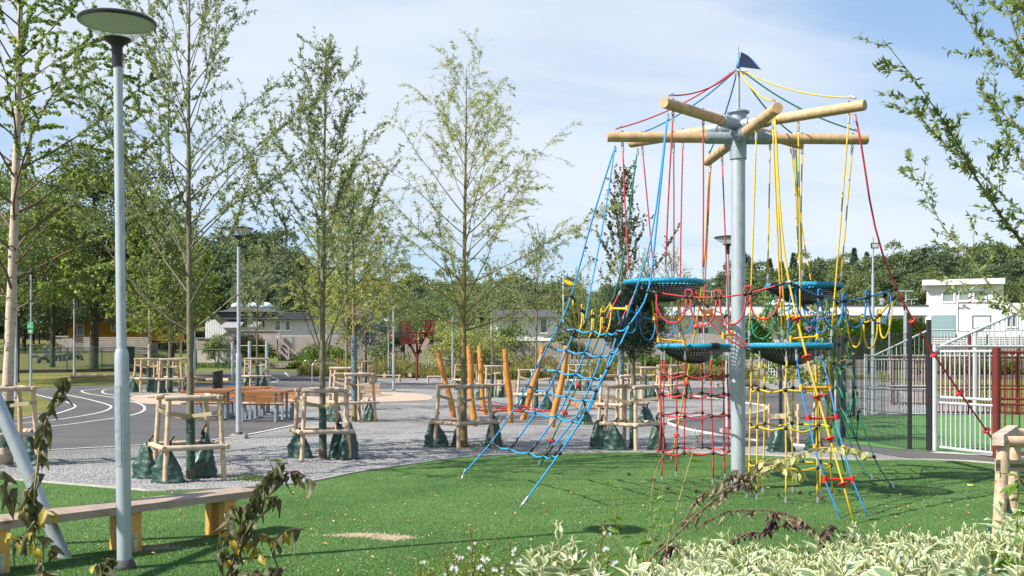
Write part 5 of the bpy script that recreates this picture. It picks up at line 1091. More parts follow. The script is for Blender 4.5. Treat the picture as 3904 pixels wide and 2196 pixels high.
def logbench(u0,u1,v,dv,label,plank=True,nlog=2):
    a=gr((u0+u1)/2,v); s=a.y/FL; w=(u1-u0)*s; h=dv*s; t=thing('log_bench',label,'log bench',tuple(a)); lr=h*.42 if plank else h/2
    for k in range(nlog):
        x=a.x-w*.42+(w*.84)*k/max(1,nlog-1) if nlog>1 else a.x
        if plank or nlog>1: P=[(x,a.y-.1,a.z+lr),(x+.12,a.y+.7,a.z+lr)]
        else: P=[(a.x+w/2,a.y-.1,a.z+lr),(a.x-w/2,a.y+.5,a.z+lr)]
        mb=MB(); mb.tube(P,lr,14); lg=mb.build('log',barkd,t,'auto'); p0=Vector(P[0]); dl=(Vector(P[1])-p0).normalized(); mb=MB(); mb.tube([p0-dl*.012,p0-dl*.002],lr*.9,14); mb.build('sawn_end',endw,lg)
    if plank: mb=MB(); mb.box((a.x,a.y+.3,a.z+2*lr+.05),(w,.34,.09)); mb.build('plank',m_bench,t)
logbench(1457,1572,1440,22,'far plank bench on a round log below the red sculpture',True,2); logbench(2843,2890,1475,26,'single fat log lying on the far lawn right of the mast',False,1)
logbench(2055,2200,1549,46,'plank bench on fat logs behind the leaning orange posts',True,2); logbench(2195,2360,1560,44,'second plank bench on fat logs behind the blue net',True,3)
# orange robinia posts + red net
OP=[]
for k,((bu,bv),(tu,tv),mid,lb) in enumerate((((1730,1592),(1667,1333),.30,'leftmost orange timber post, leaning left'),((1808,1627),(1786,1318),.0,'second orange timber post from the left, tall and upright'),((1850,1581),(1831,1318),-.9,'third orange timber post, bent at mid height'),((1945,1612),(1925,1330),.5,'fourth orange timber post, nearly upright with wide top'),((1990,1602),(2069,1321),.9,'fifth orange timber post, leaning right and knobbly'),((2103,1630),(2164,1319),.2,'rightmost orange timber post, behind the blue net'))):
    b=gr(bu,bv); tp=at(tu,tv,b.y+.05*(k%3)); t=thing('timber_post',lb,'post',tuple(b),'orange robinia posts'); P=[b+Vector((0,0,-.05))]; rr=[.078]
    for i in range(1,8):
        s=i/7; off=.05*mid*math.sin(PI*s)+.018*math.sin(7*s+k*2); q=b+(tp-b)*s; P.append(Vector((q.x+off,q.y,q.z))); rr.append(.074*(1+.08*math.sin(9*s+k))-.004*s)
    mb=MB(); mb.tube(catmull(P,3),list(np.interp(np.linspace(0,7,22),range(8),rr)),16); mb.build('trunk',robin,t,'auto'); OP.append((b,tp)); 
    for s in (.93,.8): mb=MB(); q=b+(tp-b)*s+Vector((0,-.075,0)); mb.ball(q,.014,8,5); mb.build('bolt',alu,t,True)
t=thing('rope_net','low red spider net slung between the orange posts','rope net',(OP[3][0].x,OP[3][0].y,0))
cN=Vector((at(1930,0,26.8).x,26.9,.28)); oc=[OP[i][0]+(OP[i][1]-OP[i][0])*.22 for i in (1,2,3,4,5)]
for q in oc:
    mb=MB(); mid=(q+cN)/2+Vector((0,0,-.06)); mb.tube(catmull([q,mid,cN],5),.012,5); mb.build('rope',RP['r'],t,True)
for s in (.35,.6,.85):
    P=[cN+(q-cN)*s+Vector((0,0,-.05*math.sin(PI*s))) for q in (oc[0],oc[1],oc[3],oc[4],oc[2])]; P2=[]
    for i in range(5): P2+= [P[i],(P[i]+P[(i+1)%5])/2*.97+cN*.03]
    Q=catmull(P2,3,True); Q.append(Q[0]); mb=MB(); mb.tube(Q,.012,5,caps=False); mb.build('rope',RP['r'],t,True)
    for p in P: mb=MB(); mb.ball(p,.026,6,4); mb.build('clamp',blackp,t,True)
# red exercise hoops far
for k,(u,v,Y) in enumerate(((2095,1464,60),(2350,1462,62),(2890,1470,60),(3405,1470,62),(1800,1455,66))):
    a=gp(u,Y); t=thing('exercise_bars',['dark red bent tube hoop behind the leaning orange posts','dark red tube hoop behind the blue net','dark red bent tube bar right of the steel mast','dark red bent tube seen through the court fence','dark red hoop behind the second orange post'][k],'exercise bars',tuple(a)); mb=MB()
    mb.tube(catmull([a,a+Vector((0,0,.8)),a+Vector((-.3,0,.85)),a+Vector((-.3,0,1.3)),a+Vector((-.15,0,1.55)),a+Vector((.15,0,1.55)),a+Vector((.3,0,1.3)),a+Vector((.3,0,.9))],3),.03,6); mb.build('tube',m_redp,t,True)
# red tree sculpture
b=gr(1589,1449); Y=b.y; t=thing('metal_sculpture','dark red metal tree-like sculpture with mesh panels on a single post','sculpture',tuple(b))
mb=MB(); mb.tube([b,at(1590,1361,Y),at(1590,1300,Y)],.065,8)
mb.tube([at(1588,1361,Y),at(1560,1305,Y),at(1548,1250,Y)],.09,6); mb.tube([at(1590,1361,Y),at(1612,1300,Y+.3),at(1645,1235,Y+.3)],.09,6); mb.tube([at(1562,1322,Y),at(1535,1262,Y-.3)],.06,6); mb.tube([at(1600,1345,Y),at(1632,1290,Y-.3)],.06,6); mb.build('trunk',m_redp,t,'auto')
for u0,u1,v0,v1,dy in ((1524,1567,1224,1268,.4),(1620,1656,1220,1268,.2),(1545,1590,1266,1310,-.3),(1600,1650,1268,1312,.5),(1527,1556,1270,1308,.7)):
    mb=MB(); x0,x1,z0,z1=bx(u0,u1,v0,v1,Y+dy)
    for c,s in ((((x0+x1)/2,Y+dy,z0),(x1-x0,.05,.05)),(((x0+x1)/2,Y+dy,z1),(x1-x0,.05,.05)),((x0,Y+dy,(z0+z1)/2),(.05,.05,z1-z0)),((x1,Y+dy,(z0+z1)/2),(.05,.05,z1-z0))): mb.box(c,s)
    for k in range(7): mb.box((x0+(x1-x0)*(k+.5)/7,Y+dy,(z0+z1)/2),(.035,.02,z1-z0))
    for k in range(6): mb.box(((x0+x1)/2,Y+dy+.012,z0+(z1-z0)*(k+.5)/6),(x1-x0,.02,.045))
    mb.build('mesh_panel',m_redp,t)
for v,u0,u1 in ((1266,1517,1590),(1310,1532,1592),(1268,1602,1656)): mb=MB(); mb.bar(at(u0,v,Y+.2),at(u1,v,Y+.2),.7,.06,up=(0,0,1)); mb.build('platform',m_redp,t)
mb=MB(); mb.bar(at(1610,1335,Y-.4),at(1632,1290,Y-.4),.3,.05,up=(0,1,0)); mb.build('board',m_bench,t)
# tyres on the mound
for k,(u,v) in enumerate(((133,1378),(165,1381),(180,1371),(212,1374),(229,1373),(258,1369),(281,1367),(297,1370))):
    a=gr(u,v+3); t=thing('tyre',['leftmost half buried tyre on the mound','second half buried tyre, lower in front','third half buried tyre on the mound','fourth half buried tyre on the mound','fifth half buried tyre, touching the fourth','large sixth tyre on the mound left of the lamp','seventh tyre, behind the lamp pole','rightmost half buried tyre on the mound'][k],'tyre',tuple(a),'half buried tyres on the mound'); rt=.27+.05*(k in (0,5)); yaw=random.uniform(-.6,.6)
    mb=MB(); mb.tube([a+ROT(yaw)@Vector((rt*math.cos(q),0,rt*math.sin(q)))+Vector((0,0,.05)) for q in np.linspace(-.25,PI+.25,17)],.085,10); mb.build('casing',m_tyre,t,True)
# green mesh fence left
t=thing('green_mesh_fence','green wire mesh fence with thin posts along the grass mound','fence',tuple(gp(300,53)))
PO=[(-60,1424),(111,1421),(255,1419),(388,1417),(512,1414),(640,1412)]
G_=[gr(u,v) for u,v in PO]
for g in G_: mb=MB(); mb.tube([g,g+Vector((0,0,1.28))],.03,8); mb.build('post',m_greenp,t,'auto')
for i in range(len(G_)-1):
    mb=MB(); mb.tube([G_[i]+Vector((0,0,1.26)),G_[i+1]+Vector((0,0,1.26))],.022,6); mb.build('top_rail',m_greenp,t)
    mb=MB(); n=34
    for k in range(n+8):
        for sg in (0,1):
            s0=(k-8)/n; s1=k/n
            a_=max(0,s0); b_=min(1,s1)
            if b_<=a_: continue
            def q(s,tz): g=G_[i]+(G_[i+1]-G_[i])*s; return g+Vector((0,0,1.24*tz+.02))
            f0=(a_-s0)/(s1-s0); f1=(b_-s0)/(s1-s0)
            if sg: f0,f1=1-f0,1-f1
            mb.tube([q(a_,f0),q(b_,f1)],.006,3,caps=False)
    tag(mb.build('mesh',m_greenp,t),kind='stuff')
mb=MB(); 
for i in range(len(G_)-1): mb.bar(G_[i]+Vector((0,-.05,.0)),G_[i+1]+Vector((0,-.05,.0)),.12,.3)
mb.build('kerb_board',mat('dark_kerb',(.05,.045,.04),.9),t)
# green goal
t=thing('football_goal','green tube goal frame in front of the pale plinth wall','goal',tuple(gp(810,78))); Y=78
a=at(748,1333,Y);b=at(873,1333,Y); zg=H(*gp(810,Y).xy)
mb=MB(); mb.tube([(a.x,Y,zg),a,b,(b.x,Y,zg)],.05,6); mb.tube([b,(b.x-.6,Y+1.2,zg)],.04,6); mb.tube([a,(a.x-.3,Y+1.2,zg)],.04,6); mb.tube([at(832,1333,Y),(at(832,0,Y).x,Y,zg)],.04,6); mb.build('frame',m_greenp,t)
# sandbox timbers
for k,(a,b,lb) in enumerate((((268,1442),(500,1439),'left light timber log lying on the verge'),((400,1440),(690,1447),'middle light timber log lying on the verge'),((500,1446),(870,1450),'long light timber log in front of the black bin'),((690,1453),(872,1456),'short light timber log nearest the asphalt'))):
    A=gr(*a);B=gr(*b); t=thing('timber_log',lb,'log',tuple((A+B)/2),'light timber logs edging the verge'); mb=MB(); mb.tube([A+Vector((0,0,.09)),B+Vector((0,0,.09))],.09,10); mb.build('log',stake,t,'auto')
mb=MB(); q=gp(493,62); tag(mb.lathe([(.3,0),(.3,1.0),(.26,1.05)],q,12).build('waste_barrel',barkd,None,'auto'),'dark round barrel standing on the lawn behind the birch guards','barrel')

# ---------------------------------------------------------------- ball court
def barpanel(t,A,B,z0,z1,n,r,m,rails,name='bar'):
    A=Vector(A);B=Vector(B); mbp=MB(); mbp.tube([(0,0,0),(0,0,z1-z0)],r,8); first=None
    for k in range(n):
        q=A+(B-A)*((k+.5)/n); c=Vector((q.x,q.y,z0))
        if first is None: first=mbp.build(name,m,None,'auto'); first.parent=t; first.location=c-ORG[t.name]
        else: inst(name,first.data,c,t)
    for z in rails: mb=MB(); mb.tube([Vector((A.x,A.y,z)),Vector((B.x,B.y,z))],.022,8); mb.build('rail',m,t,'auto')
pA=gr(3563,1722); pB=gr(3799,1747); pC=Vector((pB.x+1.05*(pB.x-pA.x)*1.3,pB.y-.55,0))
t=thing('court_barrier','light grey steel bar barrier with sloping top rail at the near court corner','barrier',tuple(pA))
mb=MB(); mb.tube([pA,(pA.x,pA.y,at(0,1313,pA.y).z)],.05,16); mb.build('post',m_greyp,t,'auto')
zr=[at(0,v,pA.y).z for v in (1340,1514,1535,1704)]
barpanel(t,pA+Vector((.08,0,0)),pB-Vector((.05,0,0)),zr[3],zr[2],11,.0125,m_greyp,[zr[2],zr[3]]); barpanel(t,pA+Vector((.08,.03,0)),pB-Vector((.05,-.03,0)),zr[1],zr[0],11,.0125,m_greyp,[zr[0],zr[1]])
zt=at(0,1320,pA.y).z; mb=MB(); mb.tube([(pA.x+.1,pA.y,zt),(pA.x+2.2,pA.y,zt)],.022,8); mb.build('rail',m_greyp,t,'auto')
dA=Vector((pA.x+.1,pA.y+.02,zt)); dB=at(3915,1176,pA.y+.02); mb=MB(); mb.tube([dA,dB],.024,8); mb.build('sloping_rail',m_greyp,t,'auto')
for k in range(1,16):
    q=dA+(dB-dA)*(k/16); mb=MB(); mb.tube([(q.x,q.y,zt),q],.0115,6); mb.build('bar',m_greyp,t,'auto')
t=thing('court_goal','dark red steel bar goal panel with thick round post at right edge','goal',tuple(pB))
mb=MB(); mb.tube([pB,(pB.x,pB.y,at(0,1326,pB.y).z),(pB.x,pB.y,at(0,1323,pB.y).z)],[.062,.062,.045],18); mb.build('post',m_redp,t,'auto')
pD=pB+Vector((1.1,-.3,0)); zr=[at(0,v,pB.y).z for v in (1342,1520,1541,1745)]
barpanel(t,pB+Vector((.08,0,0)),pD,zr[3]+.08,zr[2],10,.0125,m_redp,[zr[2],zr[3]+.08]); barpanel(t,pB+Vector((.08,0,0)),pD,zr[1],zr[0],10,.0125,m_redp,[zr[0],zr[1]])
qA=gr(3301,1587); qB=gr(3800,1585); qM=qA+(qB-qA)*.5
t=thing('far_court_barrier','light grey bar barrier along the far side of the court','barrier',tuple(qA))
mb=MB(); mb.tube([qA,(qA.x,qA.y,at(0,1350,qA.y).z)],.055,12); mb.build('post',m_greyp,t,'auto')
zr=[at(0,v,qA.y).z for v in (1371,1472,1484,1586)]; qE=qA+(qB-qA)*.48
zr[3]=max(.06,zr[3])
barpanel(t,qA,qE,zr[3],zr[2],22,.012,m_greyp,[zr[2],zr[3]]); barpanel(t,qA,qE,zr[1],zr[0],22,.012,m_greyp,[zr[0],zr[1]])
zt=at(0,1356,qA.y).z; mb=MB(); mb.tube([(qA.x,qA.y,zt),(qE.x,qE.y,zt)],.022,8); mb.build('rail',m_greyp,t,'auto')
dA=at(3332,1356,qA.y); dB=at(3538,1259,qA.y); mb=MB(); mb.tube([dA,dB],.024,8); mb.build('sloping_rail',m_greyp,t,'auto')
for k in range(1,12): q=dA+(dB-dA)*(k/12); mb=MB(); mb.tube([(q.x,q.y,zt),q],.0115,6); mb.build('bar',m_greyp,t,'auto')
t=thing('raised_court_barrier','tall light grey bar barrier behind the basketball board','barrier',(at(3720,0,30.5).x,30.5,0)); Y=30.5
barpanel(t,(at(3545,0,Y).x,Y,0),(at(3990,0,Y).x,Y,0),at(0,1323,Y).z,at(0,1258,Y).z,36,.012,m_greyp,[at(0,1323,Y).z,at(0,1258,Y).z])
barpanel(t,(at(3545,0,Y).x,Y,0),(at(3990,0,Y).x,Y,0),at(0,1362,Y).z,at(0,1330,Y).z,36,.011,m_greyp,[at(0,1357,Y).z])
t=thing('far_red_barrier','dark red bar barrier along the far side of the court','barrier',(at(3720,0,30.2).x,30.2,0)); Y=30.2
barpanel(t,(at(3566,0,Y).x,Y,0),(at(3990,0,Y).x,Y,0),.06,at(0,1483,Y).z,38,.0125,m_redp,[.06,at(0,1483,Y).z]); barpanel(t,(at(3566,0,Y).x,Y,0),(at(3990,0,Y).x,Y,0),at(0,1471,Y).z,at(0,1364,Y).z,38,.0125,m_redp,[at(0,1471,Y).z,at(0,1364,Y).z])
for u in (3699,3885): mb=MB(); q=at(u,0,Y); mb.tube([(q.x,Y+.05,0),(q.x,Y+.05,at(0,1150 if u==3699 else 1330,Y).z)],.045,12); mb.build('post',m_redp,t,'auto')
t=thing('side_red_barrier','dark red bar gate seen through the black mesh fence','barrier',(at(3460,0,36).x,36,0)); Y=36
for u in (3403,3520): mb=MB(); q=at(u,0,Y); mb.tube([(q.x,Y,0),(q.x,Y,at(0,1360 if u==3403 else 1347,Y).z)],.07,12); mb.build('post',m_redp,t,'auto')
barpanel(t,(at(3403,0,Y).x,Y,0),(at(3520,0,Y).x,Y,0),.05,at(0,1367,Y).z,9,.014,m_redp,[at(0,1367,Y).z,at(0,1478,Y).z,.05])
# basketball board
Y=29.6; x0,x1,z0,z1=bx(3651,3832,1154,1265,Y); t=thing('basketball_board','white basketball board with dark inner rectangle and small print at top left','basketball board',((x0+x1)/2,Y,0))
mb=MB(); mb.box(((x0+x1)/2,Y,(z0+z1)/2),(x1-x0,.03,z1-z0)); mb.build('board',white,t)
blk=mat('black_print',(.03,.03,.03),.6); mb=MB()
for u0,u1,v0,v1 in ((3651,3832,1154,1156),(3651,3832,1263,1265),(3651,3653,1154,1265),(3830,3832,1154,1265),(3706,3777,1203,1206),(3706,3777,1250,1253),(3706,3709,1204,1252),(3774,3777,1204,1252)):
    a,b,c,d_=bx(u0,u1,v0,v1,Y); mb.box(((a+b)/2,Y-.018,(c+d_)/2),(b-a,.006,d_-c))
mb.build('printed_lines',blk,t)
def text(s,loc,size,m,parent,name,rot=(R(90),0,0)):
    cu=bpy.data.curves.new(name,'FONT'); cu.body=s; cu.size=size; cu.align_x='CENTER'; cu.align_y='CENTER'; cu.extrude=.001
    ob=bpy.data.objects.new(name,cu); link(ob); dg=bpy.context.evaluated_depsgraph_get(); me=bpy.data.meshes.new_from_object(ob.evaluated_get(dg)); bpy.data.objects.remove(ob)
    me.materials.clear(); me.materials.append(m); o=bpy.data.objects.new(name,me); link(o); o.parent=parent; o.rotation_euler=rot; o.location=Vector(loc)-ORG[parent.name]; return o
p=at(3676,1174,Y-.02); text('Inter Play',p,.085,blk,t,'lettering')
p=at(3676,1165.5,Y-.02); mb=MB()
for dx in (-.02,.02): mb.tube([p+Vector((dx+.03*math.cos(q),0,.03*math.sin(q))) for q in np.linspace(0,2*PI,17)],.004,4,caps=False)
mb.build('ring_logo',blk,t)
mb=MB(); c=at(3745,1252,Y-.28); mb.tube([c+Vector((.225*math.cos(q),.225*math.sin(q),0)) for q in np.linspace(0,2*PI,25)],.012,5,caps=False); mb.build('hoop',galv,t,True)
mb=MB(); mb.bar((c.x,Y,c.z),(c.x,Y-.08,c.z),.12,.1); mb.build('hoop_bracket',galv,t)
mb=MB(); mb.tube([((x0+x1)/2,Y+.4,0),((x0+x1)/2,Y+.4,z1-.3)],.06,12); mb.bar(((x0+x1)/2,Y+.4,z0+.4),((x0+x1)/2,Y,z0+.4),.08,.08); mb.build('support_post',m_greyp,t,'auto')
# black mesh fence
t=thing('black_mesh_fence','black welded wire mesh fence with thick black posts beside the court','fence',tuple(gr(3213,1671)))
FP=[(3213,1671,1268,.085),(3468,1716,1219,.058),(3541,1722,1219,.062)]; FG=[]
for u,v,vt,r_ in FP:
    g=gr(u,v); FG.append(g); mb=MB(); mb.box((g.x,g.y,at(0,vt,g.y).z/2),(r_*1.08,r_*1.08,at(0,vt,g.y).z)); mb.build('post',blackm,t)
FQ=[(3201,1600,1285,.10),(3254,1590,1290,.05),(3297,1583,1293,.03),(2976,1650,1380,.045),(3166,1620,1290,.10)]
for u,v,vt,r_ in FQ: g=gr(u,v); mb=MB(); mb.box((g.x,g.y,at(0,vt,g.y).z/2),(r_*1.4,r_*1.4,at(0,vt,g.y).z)); mb.build('post',blackm,t)
def wires(A,B,h,name,dx=.05,dz=.2):
    mb=MB(); Ln=(B-A).length; n=int(Ln/dx); d=(B-A)/n; r_=.0042
    for k in range(n+1):
        q=A+d*k; mb.tube([q+Vector((0,0,.03)),q+Vector((0,0,h))],r_,3,caps=False)
    for k in range(int(h/dz)+1): mb.tube([A+Vector((0,0,.03+k*dz)),B+Vector((0,0,.03+k*dz))],r_*1.25,3,caps=False)
    tag(mb.build(name,blackm,t),kind='stuff')
hh=at(0,1262,FG[1].y).z
wires(FG[0]+Vector((.06,-.02,0)),FG[1]-Vector((.04,0,0)),2.05,'wire_mesh'); wires(FG[1]+Vector((.04,0,0)),FG[2]-Vector((.05,0,0)),2.05,'wire_mesh')
g1_=gr(3201,1600); g2_=gr(3301,1587); wires(FG[0]+Vector((.0,.08,0)),g1_,2.1,'wire_mesh',.07); wires(g1_,g2_,2.1,'wire_mesh',.07)
# ---------------------------------------------------------------- trees
def leafquads(P,D,ln,wd,fold=.25,jit=.5):
    """n pointed leaf quads at P along D: arrays"""
    n=len(P); Nn=NR.randn(n,3); Dn=D/np.maximum(1e-6,np.linalg.norm(D,axis=1))[:,None]
    S_=np.cross(Dn,Nn); S_/=np.maximum(1e-6,np.linalg.norm(S_,axis=1))[:,None]; Up=np.cross(S_,Dn)
    l=(ln*(1+jit*(NR.rand(n)-.5)))[:,None]; w=(wd*(1+jit*(NR.rand(n)-.5)))[:,None]
    V=np.stack([P,P+Dn*l*.45+S_*w*.5+Up*w*fold,P+Dn*l-Up*l*.1,P+Dn*l*.45-S_*w*.5+Up*w*fold],1)
    return V.reshape(-1,3),np.arange(4*n).reshape(-1,4)
def growtree(name,label,loc,Ht,r0,lat,bark,leafm,n1=34,h0=.25,ang=(55,25),blen=(.42,.10),n2=11,l2=.3,nleaf=9000,ll=.05,lw=.014,droop=0,curl=.25,seed=1,group=None,guardtube=None,sparse=0,lean=(0,0),wob=.02,top=1.0,leaf_h0=.0,expo=1,parts=None,whip=0,forks=()):
    rs=random.Random(seed); loc=Vector(loc)
    t=thing(name,label,'tree',tuple(loc),group)
    TPn=[]; 
    for i in range(13):
        s=i/12; TPn.append(loc+Vector((lean[0]*s+wob*Ht*.3*math.sin(3.1*s+seed)*s,lean[1]*s+wob*Ht*.3*math.cos(2.3*s+seed)*s,Ht*s-.03)))
    rad=lambda s:r0*(1-s)**.85*(1.0)+.004
    mb=MB(); tp=catmull(TPn,3); k=len(tp); rr=[rad(i/(k-1))*(1+.05*math.sin(i*1.7+seed))*(1.35 if i==0 else 1.12 if i==1 else 1) for i in range(k)]
    mb.tube(tp,rr,12)
    def tr(s): f=s*(k-1); i=min(k-2,int(f)); return tp[i]+(tp[i+1]-tp[i])*(f-i)
    LP=[];LD=[];TW=MB(); BR_=MB()
    for b in range(n1):
        u=(b+rs.random()*.8)/n1; s=h0+(.97-h0)*u**expo; a=b*2.399+rs.uniform(-.4,.4)
        an=R(ang[0]+(ang[1]-ang[0])*u+rs.uniform(-9,9)); Lb=Ht*(blen[0]*(1-u)**.8+blen[1])*rs.uniform(.7,1.15)
        if b<len(forks): s,a,an,Lb=forks[b]; s=s/Ht; a=R(a); an=R(an)
        p=tr(s); d=Vector((math.cos(a)*math.sin(an),math.sin(a)*math.sin(an),math.cos(an))); P=[p]; ns=9
        for i in range(ns):
            f=(i+1)/ns; d=(d+Vector((rs.uniform(-.15,.15),rs.uniform(-.15,.15),curl*.12-droop*.16*f+rs.uniform(-.08,.08)))).normalized(); P.append(P[-1]+d*(Lb/ns))
        rb=max(.003,min(rad(s)*.40,Lb*.0056)); BR_.tube(P,[max(.0022,rb*(1-i/(ns+.6))) for i in range(ns+1)],5,caps=False)
        m2=max(3,int(n2*Lb/(Ht*.3)))
        for j in range(m2):
            f=.22+.78*(j+rs.random())/m2; q=f*ns; i=min(ns-1,int(q)); p2=P[i]+(P[i+1]-P[i])*(q-i); dd=(P[i+1]-P[i]).normalized()
            sd=Vector((rs.gauss(0,1),rs.gauss(0,1),rs.gauss(0,.8))); sd=(sd-dd*sd.dot(dd)).normalized(); L2=l2*rs.uniform(.5,1.25)*(1.25-.5*f); d2=(dd*.75+sd*.75).normalized(); Q=[p2]; n3=5 if not whip else 8
            for i2 in range(n3):
                d2=(d2+Vector((rs.uniform(-.14,.14),rs.uniform(-.14,.14),curl*.1-droop*.42*(i2+1)/n3+rs.uniform(-.08,.08)))).normalized(); Q.append(Q[-1]+d2*(L2/n3))
            TW.tube(Q,[.0032,.0028,.0022]+[.0016]*(n3-2),3,caps=False)
            LP.append([tuple(x) for x in Q]); 
        LP.append([tuple(x) for x in P[3:3+6]])
    allseg=[]
    for Q in LP:
        Q=np.array(Q); 
        if whip and rs.random()<whip: continue
        for i in range(len(Q)-1): allseg.append((Q[i],Q[i+1]))
    A=np.array([x[0] for x in allseg]); B=np.array([x[1] for x in allseg]); ok=(A[:,2]-loc.z)>leaf_h0*Ht; A=A[ok];B=B[ok]
    wgt=np.linalg.norm(B-A,axis=1); 
    clump=.12+1.6*NR.rand(len(A))**2.2; wgt=wgt*clump; wgt/=wgt.sum()
    idx=NR.choice(len(A),nleaf,p=wgt); f=NR.rand(nleaf)[:,None]; P=A[idx]+(B[idx]-A[idx])*f; T_=(B-A)[idx]; T_/=np.linalg.norm(T_,axis=1)[:,None]
    D=T_*.7+NR.randn(nleaf,3)*.55; D[:,2]-=droop*.6
    P=P+NR.randn(nleaf,3)*.006
    V,F=leafquads(P,D,ll*1.15,lw*1.25)
    mb.build('trunk',bark,t,True); br=BR_.build('branches',bark if bark is not barkw else twig,t,True); tag(TW.build('twigs',twig if bark is not barky else twigy,t),kind='stuff')
    npmesh('crown',V,F,leafm,t)
    if guardtube:
        gm_,z0,z1,rg=guardtube; g=MB(); P=[tr(z/Ht) for z in np.linspace(z0,z1,6)]; g.tube(P,rg,14); g.build('trunk_guard',gm_,t,'auto')
    return t
T_=TP
growtree('willow_tree','tall open grey green willow in the nearest wooden guard, bare lower branches',T_[1],7.2,.05,0,barkb,lf_will,n1=46,h0=.27,ang=(56,24),blen=(.40,.07),n2=13,l2=.42,nleaf=19000,ll=.05,lw=.0135,seed=3,guardtube=(guardm,.0,.86,.058),curl=.3,leaf_h0=.42,forks=((1.95,170,52,3.0),(2.0,12,48,2.9),(2.0,200,60,2.6),(2.35,330,45,2.8),(2.5,150,42,3.0),(2.9,95,40,2.4)))
growtree('willow_tree','slender open willow with pointed top in the second wooden guard',T_[2],6.65,.052,0,barkb,lf_will,n1=44,h0=.30,ang=(44,20),blen=(.34,.06),n2=12,l2=.38,nleaf=13500,ll=.055,lw=.015,seed=11,guardtube=(guardm,.0,.9,.06),curl=.3,leaf_h0=.36,forks=((1.55,180,20,1.9),(1.5,5,24,2.9),(1.75,350,30,2.4),(2.4,175,38,2.6),(1.7,200,16,2.6)))
growtree('golden_willow','golden barked willow with trailing curly whips behind the leftmost orange post',T_[3],6.9,.056,0,barky,lf_yel,n1=44,h0=.30,ang=(64,26),blen=(.36,.08),n2=13,l2=.62,nleaf=15000,ll=.075,lw=.011,seed=5,guardtube=(guardm,.28,1.02,.05),droop=.55,curl=.45,whip=.28,leaf_h0=.22)
growtree('birch_tree','white barked birch with yellowing leaves at the left edge',T_[0],10.5,.085,0,barkw,lf_bir,n1=60,h0=.22,ang=(62,35),blen=(.30,.06),n2=15,l2=.6,nleaf=44000,ll=.042,lw=.036,seed=7,guardtube=(guardm,.0,1.0,.10),droop=.5,lean=(.35,0))
growtree('young_willow','yellowish open young tree in the leaning guard behind the second tree',T_[7],6.3,.055,0,barky,lf_yel,n1=40,h0=.28,ang=(52,30),blen=(.34,.08),n2=12,l2=.6,nleaf=12000,ll=.09,lw=.018,seed=9,guardtube=(guardg,.55,2.2,.075),droop=.35)
growtree('young_willow','pale stemmed young tree beside the grey perforated tube',T_[8],6.2,.05,0,barky,lf_yel,n1=36,h0=.3,ang=(50,30),blen=(.33,.08),n2=11,l2=.6,nleaf=9000,ll=.09,lw=.018,seed=19,guardtube=(guardg,.0,.7,.08),droop=.4)
B1=growtree('young_birch','left light green birch with white stem beyond the track',T_[9],7.6,.06,0,barkw,lf_bir,n1=42,h0=.2,ang=(48,25),blen=(.30,.08),n2=11,l2=.7,nleaf=13000,ll=.075,lw=.06,seed=13,guardtube=(MT['trunk_guard_green'],.0,.95,.09),droop=.5,group='young birches beyond the track')
copy_tree(B1,T_[11],2.1,.92,'right light green birch in the row beyond the track')
growtree('young_alder','brown stemmed young tree between the two distant birches',T_[10],7.0,.06,0,barkb,lf_will,n1=36,h0=.28,ang=(45,25),blen=(.30,.08),n2=10,l2=.6,nleaf=9000,ll=.08,lw=.035,seed=23,guardtube=(guardm,.0,.95,.09))
YG='thin young trees in distant guards'
Y1=growtree('young_tree','thin dark young tree seen through the grey wall bars',T_[13],6.0,.055,0,barkb,lf_will,n1=34,h0=.35,ang=(45,25),blen=(.34,.07),n2=9,l2=.6,nleaf=3600,ll=.09,lw=.03,seed=29,guardtube=(guardm,.0,1.1,.08),group=YG)
Y2=growtree('young_tree','thin young tree behind the weathered guard and leaning orange post',T_[17],5.2,.04,0,barkb,lf_will,n1=34,h0=.32,ang=(48,22),blen=(.32,.07),n2=10,l2=.45,nleaf=4200,ll=.06,lw=.02,seed=31,guardtube=(guardm,.0,1.0,.06),group=YG)
copy_tree(Y1,T_[15],1.0,.9,'thin young tree between the first two orange posts'); copy_tree(Y1,T_[16],2.6,.85,'thin young tree in the whitish guard between orange posts')
copy_tree(Y2,T_[18],1.9,1.05,'distant thin tree standing behind the middle of the blue net'); copy_tree(Y1,T_[19],4.0,1.0,'distant thin tree just left of the red net behind the pine')
copy_tree(Y2,T_[20],3.3,1.0,'thin light stemmed tree in the pale topped guard'); copy_tree(Y2,T_[21],5.3,1.05,'thin tree seen through the red net and low blue seat')
growtree('alder_tree','dark leaved upright young tree with grey perforated trunk tube behind the pine',T_[12],6.0,.055,0,barkb,mat('dark_pear_leaf',(.075,.09,.04),.45,0,trans=.3,island=.4),n1=30,h0=.44,ang=(32,12),blen=(.30,.09),n2=9,l2=.32,nleaf=2900,ll=.055,lw=.042,seed=37,guardtube=(guardg,.5,2.1,.075))
growtree('small_birch','small twin stemmed birch with very few leaves behind the yellow net',TP[22],2.9,.03,0,barkw,lf_bir,n1=22,h0=.25,ang=(40,25),blen=(.32,.1),n2=8,l2=.35,nleaf=1700,ll=.05,lw=.04,seed=41,lean=(-.35,0)); growtree('small_birch','second thin birch stem leaning right behind the blue rope ladder',TP[22]+Vector((.35,.1,0)),2.7,.026,0,barkw,lf_bir,n1=20,h0=.25,ang=(40,25),blen=(.32,.1),n2=8,l2=.35,nleaf=1500,ll=.05,lw=.04,seed=43,lean=(.3,0))
